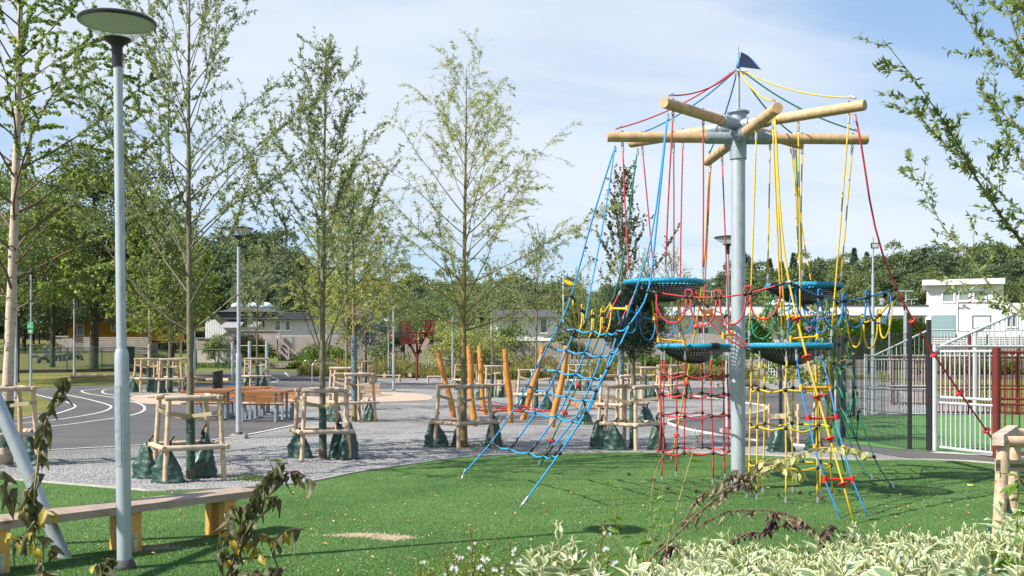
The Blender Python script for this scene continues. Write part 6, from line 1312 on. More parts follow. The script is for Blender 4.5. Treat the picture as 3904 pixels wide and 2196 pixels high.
# right edge tree with deeply cut leaves (trunk stands just outside the frame)
growtree('cut_leaf_alder','cut-leaved tree reaching in from the right edge over the court',(4.75,8.6,0),7.6,.07,0,barkb,mat('cut_leaf',(.17,.23,.065),.5,0,trans=.4,island=.35),n1=64,h0=.19,ang=(50,34),blen=(.30,.10),n2=13,l2=.42,nleaf=30000,ll=.05,lw=.016,seed=48,curl=.3,leaf_h0=.2)
# pine in guard
t=thing('pine_tree','small round headed dark pine in the guard between blue net and red net','tree',tuple(T_[4])); c=T_[4]
mb=MB(); mb.tube([c,c+Vector((.02,0,1.2)),c+Vector((-.03,0,2.3)),c+Vector((0,0,2.9))],[.05,.045,.04,.02],10); mb.build('trunk',barkb,t,True)
def tuft(centres,n,ll,lw,m,par,rad=.22):
    C=np.array(centres); idx=NR.randint(len(C),size=n); D=NR.randn(n,3); D/=np.linalg.norm(D,axis=1)[:,None]; P=C[idx]+D*rad*NR.rand(n,1)**.6; V,F=leafquads(P,D+np.array([0,0,.4]),ll,lw); return npmesh('crown',V,F,m,par)
rs=random.Random(5); cs=[]; mb=MB()
for k in range(46):
    a=rs.uniform(0,6.28); h=rs.uniform(1.80,2.72); r_=.48*math.sin(PI*min(1,(h-1.6)/1.3))**.6*rs.uniform(.35,1); q=c+Vector((r_*math.cos(a),r_*math.sin(a),h)); cs.append(tuple(q)); mb.tube([c+Vector((0,0,max(1.5,h-.35))),q],[.012,.004],4,caps=False)
mb.build('branches',barkd,t); tuft(cs,20000,.08,.013,lf_pin,t,.21)
mb=MB(); mb.tube([c+Vector((0,0,.0)),c+Vector((.01,0,1.02))],.058,14); mb.build('trunk_guard',guardm,t,'auto')
t=thing('round_pine','small round headed conifer on a bare stem beside the planter box','tree',tuple(T_[14])); c=T_[14]; mb=MB(); mb.tube([c,c+Vector((0,0,3.2))],[.07,.04],8); mb.build('trunk',mat('reddish_pine_bark',(.20,.10,.06),.9),t,True); cs=[tuple(c+Vector((rs.gauss(0,.8),rs.gauss(0,.6),3.1+rs.gauss(0,.55)))) for k in range(40)]; tuft(cs,5000,.16,.03,lf_pin,t,.4)
mb=MB(); mb.tube([c,c+Vector((0,0,1.0))],.08,10); mb.build('trunk_guard',guardm,t,'auto')
# clump-crowned trees
def clumpcrown(n,rx,rz,nc,cr,ll,seed,zc,lw=.6,bottom=-.75,shell=.55):
    rs=np.random.RandomState(seed); C=[]
    while len(C)<nc:
        v=rs.randn(3); v/=np.linalg.norm(v)
        if v[2]<bottom: continue
        s=shell+(1-shell)*rs.rand(); C.append(v*np.array([rx,rx,rz])*s*(.88+.24*rs.rand())+np.array([0,0,zc]))
    C=np.array(C); R_=cr*(.6+.8*rs.rand(nc)); idx=rs.choice(nc,n,p=(R_**2)/(R_**2).sum()); D=rs.randn(n,3); D/=np.linalg.norm(D,axis=1)[:,None]; D[:,2]=np.where(D[:,2]<-.3,-D[:,2]*.6,D[:,2])
    P=C[idx]+D*(R_[idx]*(.55+.5*rs.rand(n)))[:,None]*np.array([1,1,.8]); Dir=rs.randn(n,3)*.9+D*.6; Dir[:,2]-=.25
    return leafquads(P,Dir,ll,ll*lw,.15)
def clumptree(name,label,loc,Ht,rx,rz,zc,nc,cr,n,ll,leafm,barkm,r0,seed,group=None,cat='tree',lw=.6,bottom=-.75,limbs=7):
    t=thing(name,label,cat,(0,0,0),group); V,F=clumpcrown(n,rx,rz,nc,cr,ll,seed,zc,lw,bottom); npmesh('crown',V,F,leafm,t); rs=random.Random(seed); mb=MB(); base=max(.3,zc-rz*.7)
    if r0>0:
        mb.tube([(0,0,-.2),(0,0,.25),(.03*Ht*.3,0,base),(0,.02,zc+rz*.6)],[r0*1.35,r0,r0*.8,r0*.25],10)
        for k in range(limbs):
            a=k*2.4+rs.random(); s=rs.uniform(.5,.85); mb.tube([(0,0,base*rs.uniform(.75,1.25)),(rx*.35*math.cos(a),rx*.35*math.sin(a),base+rz*.45),(rx*s*math.cos(a),rx*s*math.sin(a),zc+rz*rs.uniform(-.1,.5))],[r0*.45,r0*.3,r0*.08],6)
        mb.build('trunk',barkm,t,True)
    t.location=loc; return t
OB=gr(357,1412); clumptree('oak_tree','large dark leafy oak with thick trunk on the mound at left',OB,11.5,4.0,4.6,7.1,95,1.15,36000,.16,lf_oak,barkd,.24,51,limbs=10,bottom=-.95)
p=gp(60,47); clumptree('broadleaf_tree','dense mid green tree behind the birch at the far left edge',p,9,3.6,4.0,5.6,80,1.0,26000,.13,mat('mid_green_leaf',(.12,.165,.035),.5,0,trans=.35,island=.45),barkd,.14,53)
p=gp(200,60); clumptree('broadleaf_tree','light green leafy tree between the left birch and the oak',p,9,3.4,3.4,6.2,60,.95,13000,.15,MT['mid_green_leaf'],barkd,.14,54)
p=gp(-160,75); clumptree('broadleaf_tree','dark background tree behind the green sign pole',p,8,5,3.4,4.6,70,1.3,15000,.22,lf_for2,barkd,.2,55)
p=gp(90,92); clumptree('broadleaf_tree','dark low tree behind the green mesh fence at left',p,8,5.5,3.0,4.2,70,1.3,12000,.24,lf_for2,barkd,.2,56)
p=gp(250,89); clumptree('broadleaf_tree','low dark leafy tree in front of the left half of the ochre house',p,6,4.2,2.4,3.9,60,1.1,11000,.2,lf_for2,barkd,.15,59)
p=gp(655,66); clumptree('broadleaf_tree','bushy light green tree behind the row of young birches',p,9,2.6,3.8,5.6,60,.9,11000,.15,lf_bir,barkd,.15,57,bottom=-.95)
p=gp(560,84); clumptree('broadleaf_tree','green tree behind the foreground lamp pole',p,10,3.6,3.6,5.6,60,1.1,10000,.2,MT['mid_green_leaf'],barkd,.18,58)
# forest on the hills: a few kinds, copied one by one
K=[]
for k,(rx,rz,zc,n,ll,lm,sd_) in enumerate(((3.4,4.6,6.6,5200,.42,lf_for,61),(3.9,4.3,6.2,5200,.45,lf_for2,62),(3.1,5.2,7.0,5200,.40,lf_for,63),(4.2,4.4,6.4,5200,.45,lf_for2,64))):
    K.append((clumptree('forest_tree','x',(0,0,0),11,rx,rz,zc,42,1.25,n,ll,lm,barkd,.2,sd_,limbs=3),[False]))
def conifer(name,m,seed,Ht,rb,n,pine=False):
    t=thing(name,'x','tree',(0,0,0)); rs=np.random.RandomState(seed); h=rs.rand(n)**(1.5) ; a=rs.rand(n)*6.28; lay=np.floor(h*16)/16
    if pine: r_=rb*np.clip(np.sin(np.pi*np.clip((h-.05)/.95,0,1))**.7,.05,1)*(.45+.55*rs.rand(n)); z=Ht*(.35+.65*h)
    else: r_=rb*(1-h)*(.35+.65*rs.rand(n))*(1-.35*((h*16)%1)); z=Ht*(.08+.92*h)-r_*.25
    P=np.stack([r_*np.cos(a),r_*np.sin(a),z],1); D=np.stack([np.cos(a),np.sin(a),-.35+.5*rs.rand(n)],1)+rs.randn(n,3)*.3; V,F=leafquads(P,D,.5,.2,.1); npmesh('crown',V,F,m,t)
    mb=MB(); mb.tube([(0,0,-.2),(0,0,Ht*.95)],[.18,.04],7); mb.build('trunk',barkd,t,True); return t
K.append((conifer('spruce_tree',lf_spr,71,13,4.2,6000),[False])); K.append((conifer('pine_tree',lf_for2,72,12.5,3.6,5200,True),[False]))
FL_={'R':'trees of the wooded hill behind the white houses','L':'trees of the wooded hill behind the terrace house','M':'trees behind the picket fence in the middle'}
SEEN={}
def ftree(k,p,sc,side,row):
    nm=('bushy broadleaf','darker broadleaf','tall narrow broadleaf','wide dark broadleaf','pointed spruce','dark pine')[k]
    u=U0+p.x/p.y*FL
    Z={'R':((2700,'behind the red rope net'),(2830,'just left of the steel mast'),(2960,'just right of the steel mast'),(3090,'above the low right seat'),(3220,'behind the high right seat'),(3330,'just left of the floodlight mast'),(3430,'just right of the floodlight mast'),(3530,'left of the white block'),(3650,'above the white block, left part'),(3780,'above the white block, right part'),(9999,'right of the white block')),
       'L':((150,'behind the left birch'),(350,'behind the oak and ramp'),(600,'behind the foreground lamp'),(760,'left of the terrace house'),(880,'above the terrace house, left end'),(1000,'above the skylights'),(1150,'right of the skylights'),(1280,'left of the second tree trunk'),(1450,'left of the distant lamp'),(9999,'behind the red sculpture')),
       'M':((1700,'behind the red sculpture'),(1850,'behind the golden willow'),(2000,'right of the golden willow trunk'),(2150,'behind the flag pole'),(2300,'behind the top of the blue net'),(2450,'behind the small pine'),(2600,'behind the high left seat'),(9999,'just left of the steel mast'))}[side]
    z=next(t for m,t in Z if u<m); rw=('rearmost row','third row back','second row','front row','very front')[min(4,row+(1 if side=='M' else 0))]
    g={'R':'wooded hill at right','L':'wooded slope at left','M':'trees behind the picket fence'}[side]
    key=(nm,z,rw); n=SEEN.get(key,0); SEEN[key]=n+1
    tail=['',', farther right',', farther still',', farthest right'][min(n,3)]
    place(K[k][0],K[k][1],0,p,random.uniform(0,6.28),sc,f'{nm} {z}, {rw}{tail}',f'{nm} trees of the {g}',sc*random.uniform(.9,1.15))
rs=random.Random(99)
def tree_top(Y,u,vtop,k,side,row=0):
    p=gp(u,Y); zt=HC-(vtop-V0)/FL*Y; h={0:11.2,1:10.6,2:12.2,3:10.9,4:13,5:12.5}[k]; s=(zt-p.z)/h; 
    if s<.25: s=.25
    ftree(k,p,min(s,2.1),side,row)
def prof(u,T): return float(np.interp(u,[a for a,b in T],[b for a,b in T]))
PR=[(2600,1130),(2700,1075),(2800,1040),(2880,1000),(3000,985),(3100,1015),(3200,1010),(3280,965),(3330,985),(3450,975),(3560,950),(3700,960),(3850,930),(3950,935),(4300,930)]
for row,(Y,du,dv,ks) in enumerate(((205,46,0,(0,1,2,4,5,0,1)),(180,56,34,(0,2,1,3,5)),(155,66,75,(0,1,2,3)),(132,80,118,(0,2,1)))):
    u=2620+row*17
    while u<4250:
        k=rs.choice(ks); tree_top(Y+rs.uniform(-6,6),u,prof(u,PR)+dv+rs.uniform(-14,18)+(4 if k>3 else 0),k,'R',row); u+=du*rs.uniform(.7,1.25)
PL=[(-300,1000),(0,980),(300,960),(600,900),(700,910),(790,895),(880,905),(960,900),(1060,925),(1150,975),(1240,1050),(1330,1075),(1480,1075),(1600,1068),(1700,1080),(1800,1095)]
for row,(Y,du,dv,ks) in enumerate(((165,60,0,(1,3,1,0)),(145,64,45,(1,3,0)),(128,74,95,(1,0,3)),(118,78,150,(0,1)),(107,80,195,(0,1,3)))):
    u=-260+row*20
    while u<1620-(row>0)*0:
        k=rs.choice(ks)
        if not (Y<112 and u>700): tree_top(Y+rs.uniform(-4,4),u,prof(u,PL)+dv+rs.uniform(-12,16),k,'L',row)
        u+=du*rs.uniform(.75,1.2)
for row,(Y,du,dv,ks) in enumerate(((140,62,0,(0,1,2,5)),(120,70,30,(0,2,1)),(106,74,62,(0,2)))):
    u=1560+row*25
    while u<2700:
        tree_top(Y+rs.uniform(-4,4),u,prof(u,[(1500,1075),(1700,1085),(1900,1075),(2100,1090),(2200,1095),(2400,1100),(2600,1110),(2700,1100)])+dv+rs.uniform(-16,20),rs.choice(ks),'M',row); u+=du*rs.uniform(.75,1.25)
# mid shrubs (own things)
def bush(u,Y,w,h,label,m,n=1500,ll=.1,seed=0,z=None,cat='shrub',name='shrub',group=None):
    p=gp(u,Y); 
    if z is not None: p.z=z
    t=thing(name,label,cat,tuple(p),group); V,F=clumpcrown(n,w*.5,h*.62,max(8,int(w*7)),min(w,h)*.24,ll,seed+int(u),h*.42,.55,-.4,.3); V[:,0]+=p.x;V[:,1]+=p.y;V[:,2]=np.maximum(V[:,2],.02)+p.z
    npmesh('foliage',V,F,m,t); mb=MB()
    for k in range(5): a=k*1.3; mb.tube([p,p+Vector((w*.28*math.cos(a),w*.28*math.sin(a),h*.75))],[.03,.01],5)
    mb.build('stem',barkd,t)
for a in ((1190,86,3.2,1.6,'bright green shrub at the foot of the deck stairs',lf_bush),(1225,83,2.6,2.2,'tall bright green shrub in front of the slatted deck, left of the second trunk',lf_bush),(1292,82.5,3.2,1.9,'round bright green shrub in front of the slatted deck',lf_bush),(1455,80,2.2,2.6,'pale green bushy sapling at the right end of the deck',lf_will),(1510,81,2.0,3.4,'dark ivy clad shrub behind the distant lamp',lf_for2),
 (1660,84,7.0,5.2,'big dark green shrub behind the red sculpture',lf_for),(1560,88,5.0,5.6,'very dark tall shrub at the left of the sculpture',lf_for2),(1740,78,5.0,3.6,'yellow green willow shrub overhanging the picket fence',lf_yel),(1830,77.5,4.5,3.0,'light willow shrub right of the golden willow trunk',lf_yel),
 (1950,81,3.4,2.8,'climbing plants over the picket fence in the middle',lf_bush),(2150,81,2.4,3.0,'ivy covered stump behind the blue net',lf_for2),(2500,77,5.0,1.9,'leafy green shrub behind the red net, left part',lf_bush),(2600,76.5,5.0,1.8,'leafy green shrub behind the red net, right part',lf_for),(2700,76,4.0,1.9,'leafy green shrub just left of the steel mast',lf_bush),(2350,77,3.5,1.5,'low green shrub in front of the concrete wall',lf_bush),
 (960,87,3.0,2.6,'reddish green climbing shrub on the balustrade left of the stairs',mat('reddish_leaf',(.13,.09,.03),.6,0,trans=.3,island=.4)),(1000,86,2.4,2.2,'green shrub at the right of the reddish climber',lf_bush),(828,82,1.9,2.4,'grey green bush inside the green goal',lf_will),(1760,84,3.,2.6,'grey leaved shrub before the picket fence',lf_will),(3530,78.5,5,1.4,'yellow green low shrub on the stone terrace, left',lf_bush),(3640,78.5,5,1.3,'yellow green low shrub on the stone terrace, middle',lf_bush),(3790,78.5,6,1.3,'yellow green low shrub on the stone terrace, right',lf_bush)):
    bush(a[0],a[1],a[2],a[3],a[4],a[5],n=int(900*a[2]),ll=.17)
bush(2843,78,1.4,1.0,'small leafy plant by the fat log right of the mast',lf_bush,n=500)
# dry bank of unmown growth
n=42000; u=1140+NR.rand(n)*1700; Yb_=70+NR.rand(n)**1.4*9.5; x=(u-U0)/FL*Yb_; ok=np.abs(u-2790)>0; hb=.25+.9*(Yb_-70)/9.5+.45*np.sin(x*.9)*np.sin(x*.37+1)
zb_=np.array([H(a,b) for a,b in zip(x[::60],Yb_[::60])]).repeat(60)[:n]; zb_=np.pad(zb_,(0,max(0,n-len(zb_))),'edge')
P=np.stack([x,Yb_,zb_+hb*NR.rand(n)],1); D=NR.randn(n,3)*.5+np.array([0,0,.8]); V,F=leafquads(P,D,.34,.06,.1); o=npmesh('dry_undergrowth',V,F,lf_dry); tag(o,'yellow green unmown growth on the bank below the fences','undergrowth',kind='stuff')
n=2400; u=700+NR.rand(n)*400; P=[]
for i in range(0,n):
    q=gr(u[i],1399+NR.rand()*4) if i%40==0 else q; P.append((q.x+NR.randn()*1.2,q.y+NR.randn()*.5,q.z+NR.rand()*.25))
V,F=leafquads(np.array(P),NR.randn(n,3)*.5+np.array([0,0,.8]),.22,.05,.1); tag(npmesh('rough_grass',V,F,lf_bush),'rough grass tufts along the foot of the block wall','grass',kind='stuff')
# weeds in the gravel
for (uu,vv,s,lb) in ((1769,1706,.32,'green weeds at the foot of the golden willow'),(1860,1560,.3,'green weeds between orange posts'),(2240,1622,.2,'small weed tuft between blue net and guard'),(2725,1528,.3,'small weeds on the gravel seen through the red net'),(2870,1525,.25,'sparse weeds on the gravel right of the mast'),(1370,1608,.16,'small weed by the second row guard'),(880,1835,.14,'tiny weed at the right stake of the nearest guard')):
    q=gr(uu,vv); n=160; P=np.stack([q.x+.25+NR.randn(n)*s,q.y+NR.randn(n)*s*.5,.01+NR.rand(n)*.05],1); V,F=leafquads(P,NR.randn(n,3)*.6+np.array([0,0,.6]),.05,.018,.1); tag(npmesh('weeds',V,F,lf_bush),lb,'weeds',kind='stuff')
# thuja hedge
rs_=np.random.RandomState(3)
def thuja(seed):
    t=thing('thuja','x','hedge conifer',(0,0,0)); n=2600; h=rs_.rand(n); a=rs_.rand(n)*6.28; r_=.62*(1-h**1.7)**.8*(.75+.3*rs_.rand(n)); P=np.stack([r_*np.cos(a),r_*np.sin(a),.05+3.1*h],1); D=np.stack([np.cos(a)*.35,np.sin(a)*.35,np.ones(n)],1)+rs_.randn(n,3)*.25; V,F=leafquads(P,D,.30,.09,.1); npmesh('foliage',V,F,lf_thu,t); mb=MB(); mb.tube([(0,0,0),(0,0,2.8)],[.3,.05],7); mb.build('core',MT['forest_leaf_dark'],t); return t
ORD='leftmost second third fourth fifth sixth seventh eighth ninth tenth eleventh twelfth thirteenth fourteenth fifteenth sixteenth seventeenth eighteenth nineteenth twentieth twenty-first twenty-second twenty-third twenty-fourth twenty-fifth twenty-sixth twenty-seventh twenty-eighth twenty-ninth thirtieth'.split()
TH=[thuja(1),thuja(2)]; tf=[False,False]; i=0
for u in list(range(2850,2945,26))+list(range(3045,3130,24))+list(range(3140,3525,21)):
    p=gp(u+rs.uniform(-4,4),80.9); p.z=1.25; k=i%2; place(TH[k],tf,k,p,rs.uniform(0,6),rs.uniform(.82,1.08)*(.9 if u<2950 else 1),'columnar thuja, '+ORD[i]+' from the left in the hedge on the retaining wall','thuja hedge on the retaining wall'); i+=1
# ---------------------------------------------------------------- foreground plants
def leafmesh(name,L_,W_,curl,fold,twist,m,nl=5,wavy=0):
    vs=[];ed=[]
    for i in range(nl+1):
        s=i/nl; w=W_*.5*math.sin(PI*min(1,s*1.0)**.85)**.9*(1-.25*s) if 0<s<1 else .0; w=max(w,.0006)
        yc=L_*s; zc=-curl*L_*s*s
        for j,q in enumerate((-1,-.5,0,.5,1)):
            zz_=zc+abs(q)*w*fold+wavy*W_*.25*math.sin(s*9+q*2)*abs(q); tw=twist*s*q*w; vs.append((q*w,yc,zz_+tw)); ed.append(1.0 if abs(q)==1 or s in (0,1) else (.28 if abs(q)==.5 else .0))
    fs=[(i*5+j,i*5+j+1,(i+1)*5+j+1,(i+1)*5+j) for i in range(nl) for j in range(4)]
    me=bpy.data.meshes.new(name); me.from_pydata(vs,[],fs); me.materials.append(m); a=me.attributes.new('edge','FLOAT','POINT'); a.data.foreach_set('value',ed); me.polygons.foreach_set('use_smooth',[True]*len(fs)); me.update(); return me
VL=[leafmesh('leaf',L_*1.38,W_*2.05,c*1.1,f*.6,tw,vm) for L_,W_,c,f,tw in ((.082,.036,.28,.5,.5),(.072,.030,.05,.75,-.6),(.090,.041,.45,.35,.3),(.062,.022,-.1,.95,.2),(.076,.034,.7,.5,-.4),(.055,.016,-.05,1.2,.1))]
def vleafarr(me): 
    v=np.zeros(len(me.vertices)*3); me.vertices.foreach_get('co',v); f=np.array([p.vertices[:] for p in me.polygons]); e=np.zeros(len(me.vertices)); me.attributes['edge'].data.foreach_get('value',e); return v.reshape(-1,3),f,e
VA=[vleafarr(m) for m in VL]
def lrot(d,roll=0):
    q=Vector(d).to_track_quat('Y','Z'); return (q@Matrix.Rotation(roll,3,'Y').to_quaternion())
def variegated(label,stems,maxobj,seed,sc=1.0):
    rs=random.Random(seed); c=stems[0]; t=thing('variegated_shrub',label,'shrub',(c[0],c[1],0),'variegated shrubs along the near bed'); off=ORG[t.name]; LV=[]
    SM=MB()
    for (x,y,h) in stems:
        lean=Vector((rs.uniform(-.12,.12),rs.uniform(-.1,.1),1)).normalized(); b=Vector((x,y,0)); top=b+lean*h; SM.tube([b,b+lean*h*.5,top],[.006,.005,.003],5)
        nw=6; a0=rs.uniform(0,6.28)
        for w in range(nw):
            f=w/(nw-1); pos=top-lean*(f*.26+.0); up=.95-f*.75; s=(.62+.55*min(1,f*2))*rs.uniform(.85,1.15)*sc
            for kk in (0,1):
                a=a0+w*PI/2+kk*PI+rs.uniform(-.35,.35); d=Vector((math.cos(a),math.sin(a),up*1.3+rs.uniform(-.15,.25))).normalized()
                vi=5 if w==0 else (3 if w==1 and rs.random()<.5 else rs.choice((0,1,2,4))); LV.append((pos,d,rs.uniform(-.5,.5),s,vi))
        for q in range(2): a=rs.uniform(0,6.28); LV.append((top-lean*.0,Vector((math.cos(a)*.25,math.sin(a)*.25,1)).normalized(),0,.6*sc,5))
    SM.build('stems',twigy,t)
    LV.sort(key=lambda q:-(q[0].z*1.4-q[0].y*.25))
    for (p,d,ro,s,vi) in LV[:maxobj]:
        o=bpy.data.objects.new('leaf',VL[vi]); link(o); o.parent=t; o.location=p-off; o.rotation_mode='QUATERNION'; o.rotation_quaternion=lrot(d,ro); o.scale=(s,s,s)
    VV=[];FF=[];EE=[];nb=0
    for (p,d,ro,s,vi) in LV[maxobj:]:
        v,f,e=VA[vi]; M=np.array(lrot(d,ro).to_matrix()); VV.append((v*s)@M.T+np.array(p)); FF.append(f+nb); EE.append(e); nb+=len(v)
    if VV: tag(npmesh('lower_leaves',np.concatenate(VV),np.concatenate(FF),vm,t,True,np.concatenate(EE)),kind='stuff')
HP=[(2180,2100),(2330,2120),(2480,2120),(2560,2075),(2640,2050),(2740,2035),(2850,2060),(2960,2065),(3060,2080),(3150,2040),(3260,2010),(3340,1995),(3420,2010),(3520,2020),(3640,1990),(3720,2015),(3800,1975),(3904,1915),(4100,1900)]
def hedge_h(u,Y): return max(.25,HC-(prof(u,HP)-V0)/FL*Y)
stems=[]; rs=random.Random(17)
for k in range(900):
    Y=rs.uniform(3.9,6.0); u=rs.uniform(2500,4150); x=(u-U0)/FL*Y
    if u<2620 and Y<4.8 and rs.random()<.5: continue
    vt=prof(u,HP); h=(HC-(vt-V0)/FL*6.0) if Y>5.6 else HC-(vt+ (6.0-Y)*55-V0)/FL*Y
    h=min(h,.92)-abs(rs.gauss(0,.06)); 
    if min([(x-a)**2+(Y-b)**2 for a,b,_ in stems] or [9])<.0054: continue
    stems.append((x,Y,h))
stems.sort(); G=8; n=len(stems); stems_g=[stems[i*n//G:(i+1)*n//G] for i in range(G)]
LB=['leftmost shrub of the cream and green hedge, beside the dead canes','second shrub from the left in the cream edged hedge','cream edged shrub below the foot of the yellow net','cream edged shrub below the purple leaves','cream edged shrub below the end of the blue rope ladder','cream edged shrub in the right half, tallest single tip','cream edged shrub below the yellow paper scrap','rightmost cream edged shrub, below the thick wooden guard']
for i,g in enumerate(stems_g): variegated(LB[i],g,270,100+i,1.0)
def sprig(label,pts,seed,mo=60):
    variegated(label,[(at(u,0,Y).x,Y,at(0,v,Y).z) for u,v,Y in pts],mo,seed,1.1)
sprig('single tall cream edged sprig standing left of the hedge',[(2195,2012,5.0),(2170,2080,4.9),(2215,2110,4.9)],201)
sprig('low cream edged sprigs at the bottom edge, farthest left',[(2030,2120,4.8),(2075,2130,4.8),(2110,2110,4.9),(2010,2190,4.7)],202)
sprig('low cream edged sprig between the tall sprig and the hedge',[(2330,2150,4.8),(2380,2130,4.9),(2440,2160,4.8),(2290,2170,4.7)],203)
# green weeds with broader leaves at the right
def singleleaves(name,label,cat,stemlist,LM,seed,sz,group=None,stemm=twig,dens=.05,drop=.2,stemr=.004,spread=1.0,pair=True,maxo=300,tips=None):
    rs=random.Random(seed); c=stemlist[0][0]; t=thing(name,label,cat,(c[0],c[1],0),group); off=ORG[t.name]; cnt=0
    for S_ in stemlist:
        dn=S_[3] if len(S_)>3 else 1; pts,r_=[Vector(p) for p in (S_ if not isinstance(S_,tuple) else S_[0:0])],stemr
    return t
def cane(label,canes,LMS,seed,group=None,name='shrub',stemm=twig,size=1.0,cat='shrub'):
    """canes: list of (points, radius, leaf_count, f0, f1, droop, leaf set)"""
    rs=random.Random(seed); c=canes[0][0][0]; t=thing(name,label,cat,(c[0],c[1],0),group); off=ORG[t.name]
    for pts,r_,nl,f0,f1,droop,ls in canes:
        Q=catmull(pts,5); mb=MB(); k=len(Q); mb.tube(Q,[r_*(1-.6*i/(k-1)) for i in range(k)],6); st=mb.build('stem',stemm,t,True)
        for i in range(nl):
            f=f0+(f1-f0)*(i+rs.random()*.7)/max(1,nl); q=f*(k-1); j=min(k-2,int(q)); p=Q[j]+(Q[j+1]-Q[j])*(q-j); a=rs.uniform(0,6.28); d=Vector((math.cos(a),math.sin(a)*.8,rs.uniform(-.2,.5)-droop*1.5)).normalized()
            o=bpy.data.objects.new('leaf',rs.choice(LMS[ls])); link(o); o.parent=t; o.location=p-off; o.rotation_mode='QUATERNION'; o.rotation_quaternion=lrot(d,rs.uniform(-1.2,1.2)); s=rs.uniform(.65,1.2)*size; o.scale=(s,s,s)
            if rs.random()<.35: pass
    return t
LW=[leafmesh('leaf',.075,.042,.9,.9,1.5,lf_wilt,5,1.0),leafmesh('leaf',.085,.036,1.2,1.2,-1.4,lf_wilt,5,1.2),leafmesh('leaf',.06,.04,.5,1.3,1.2,lf_wilt,5,.8)]
LY=LW[:2]+[leafmesh('leaf',.07,.045,.5,.4,.8,lf_wy,5,.5)]; LYY=[leafmesh('leaf',.075,.042,.4,.4,.6,lf_wy,5,.4)]
LPa=[leafmesh('leaf',.056,.032,.2,.2,.3,lf_pale,5,.1),leafmesh('leaf',.042,.024,.3,.3,-.4,lf_pale,5,.2)]
LPu=[leafmesh('leaf',.055,.024,.5,.6,.8,lf_purp,5,.4)]; LDr=[leafmesh('leaf',.04,.022,1.2,1.2,1.5,mat('dried_leaf',(.17,.14,.08),.8,0,(.12,.10,.06),20,island=.4),5,1.2)]
LG=[leafmesh('leaf',.065,.028,.3,.3,.3,lf_fresh,5,.1),leafmesh('leaf',.04,.014,.2,.4,.3,lf_fresh)]
SETS={'w':LW,'y':LY,'Y':LYY,'p':LPa,'u':LPu,'d':LDr,'g':LG}
def pp(L_,Y): return [at(u,v,Y+dy) for u,v,dy in [(q+(0,))[:3] for q in L_]]
Yp=5.3
cane('wilting sapling with dark hanging leaves in the left foreground, before the slanting steel leg',[
 (pp([(150,2290),(146,2165),(125,2040),(120,1990)],Yp),.009,10,.35,1,.5,'y'),
 (pp([(120,1990),(130,1880),(143,1780),(150,1700),(163,1640),(188,1570),(205,1520),(222,1480),(240,1445),(258,1440)],Yp),.006,34,.02,1,.95,'w'),
 (pp([(125,1960),(80,1930),(40,1880),(15,1830),(-20,1790)],Yp),.005,12,.1,1,.5,'y'),
 (pp([(120,2000),(170,1960),(185,1930)],Yp),.004,7,.2,1,.5,'Y'),(pp([(130,1990),(110,1940),(105,1880),(130,1860)],Yp),.004,10,.2,1,.5,'y'),
 (pp([(146,2140),(190,2100),(205,2060)],Yp),.003,5,.3,1,.5,'w'),(pp([(140,2100),(80,2060),(30,2040)],Yp),.003,7,.3,1,.4,'y'),(pp([(130,2200),(165,2180),(200,2190)],Yp-.2),.003,8,.0,1,.2,'w')],SETS,301,name='sapling',cat='sapling',stemm=twigy)
cane('wilting sapling with brown and yellow leaves in the foreground right of the bench end',[
 (pp([(868,2290),(880,2190),(900,2100),(925,2010),(955,1940),(985,1870),(1010,1830),(1050,1790),(1085,1765)],Yp),.008,46,.1,1,.8,'w'),
 (pp([(905,2090),(880,2050),(860,2010)],Yp),.004,8,.2,1,.4,'y'),(pp([(960,1930),(1020,1900),(1060,1890)],Yp),.004,10,.1,1,.9,'w'),(pp([(1010,1830),(1080,1810),(1130,1795),(1170,1830)],Yp),.004,12,.2,1,.9,'w'),
 (pp([(925,2010),(990,2040),(1060,2050),(1100,2020),(1180,2010)],Yp),.004,16,.1,.9,.7,'y'),(pp([(925,2040),(970,2080),(1000,2110)],Yp),.004,6,.2,1,.6,'Y'),(pp([(940,1960),(900,1930),(870,1960)],Yp),.004,9,.3,1,.5,'w'),(pp([(1040,1790),(1030,1755),(1060,1762)],Yp),.003,4,.4,1,.1,'g'),
 (pp([(900,2180),(1000,2190),(1080,2170),(1180,2120)],Yp),.005,12,.1,.7,.2,'w'),(pp([(885,2170),(850,2120),(830,2100)],Yp),.003,7,.3,1,.5,'y'),(pp([(880,2230),(960,2200),(1000,2210)],Yp-.1),.003,9,0,1,.2,'w')],SETS,302,name='sapling',cat='sapling',stemm=twig)
cane('small wilted sprig at the foot of the foreground lamp',[(pp([(395,2290),(400,2200),(410,2150),(430,2130)],Yp),.004,14,.3,1,.4,'w'),(pp([(400,2200),(375,2160),(370,2150)],Yp),.003,5,.3,1,.3,'y')],SETS,303,name='sprig',cat='sprig')
cane('bent brown canes with dried hanging leaves reaching across the mast foot',[
 (pp([(2410,2230),(2480,2130),(2560,2060),(2640,1975),(2720,1910),(2815,1850),(2940,1790)],5.4),.007,16,.45,1,.7,'d'),
 (pp([(2440,2200),(2520,2080),(2600,1990),(2700,1930),(2800,1850)],5.5),.005,8,.5,1,.7,'d'),
 (pp([(2700,1905),(2790,1850),(2870,1790),(2950,1765),(3030,1750)],5.4),.005,34,.1,1,.7,'d'),
 (pp([(2610,1990),(2640,1930),(2680,1880),(2760,1830),(2820,1790)],5.5),.004,20,.3,1,.8,'d'),
 (pp([(2640,2030),(2700,1985),(2780,1950),(2870,1945),(2960,1950),(3040,1975),(3090,2010)],5.4),.004,26,.15,1,.8,'d'),
 (pp([(2800,1790),(2850,1830),(2880,1870)],5.4),.003,10,.1,1,.8,'d')],SETS,304,name='cane_shrub')
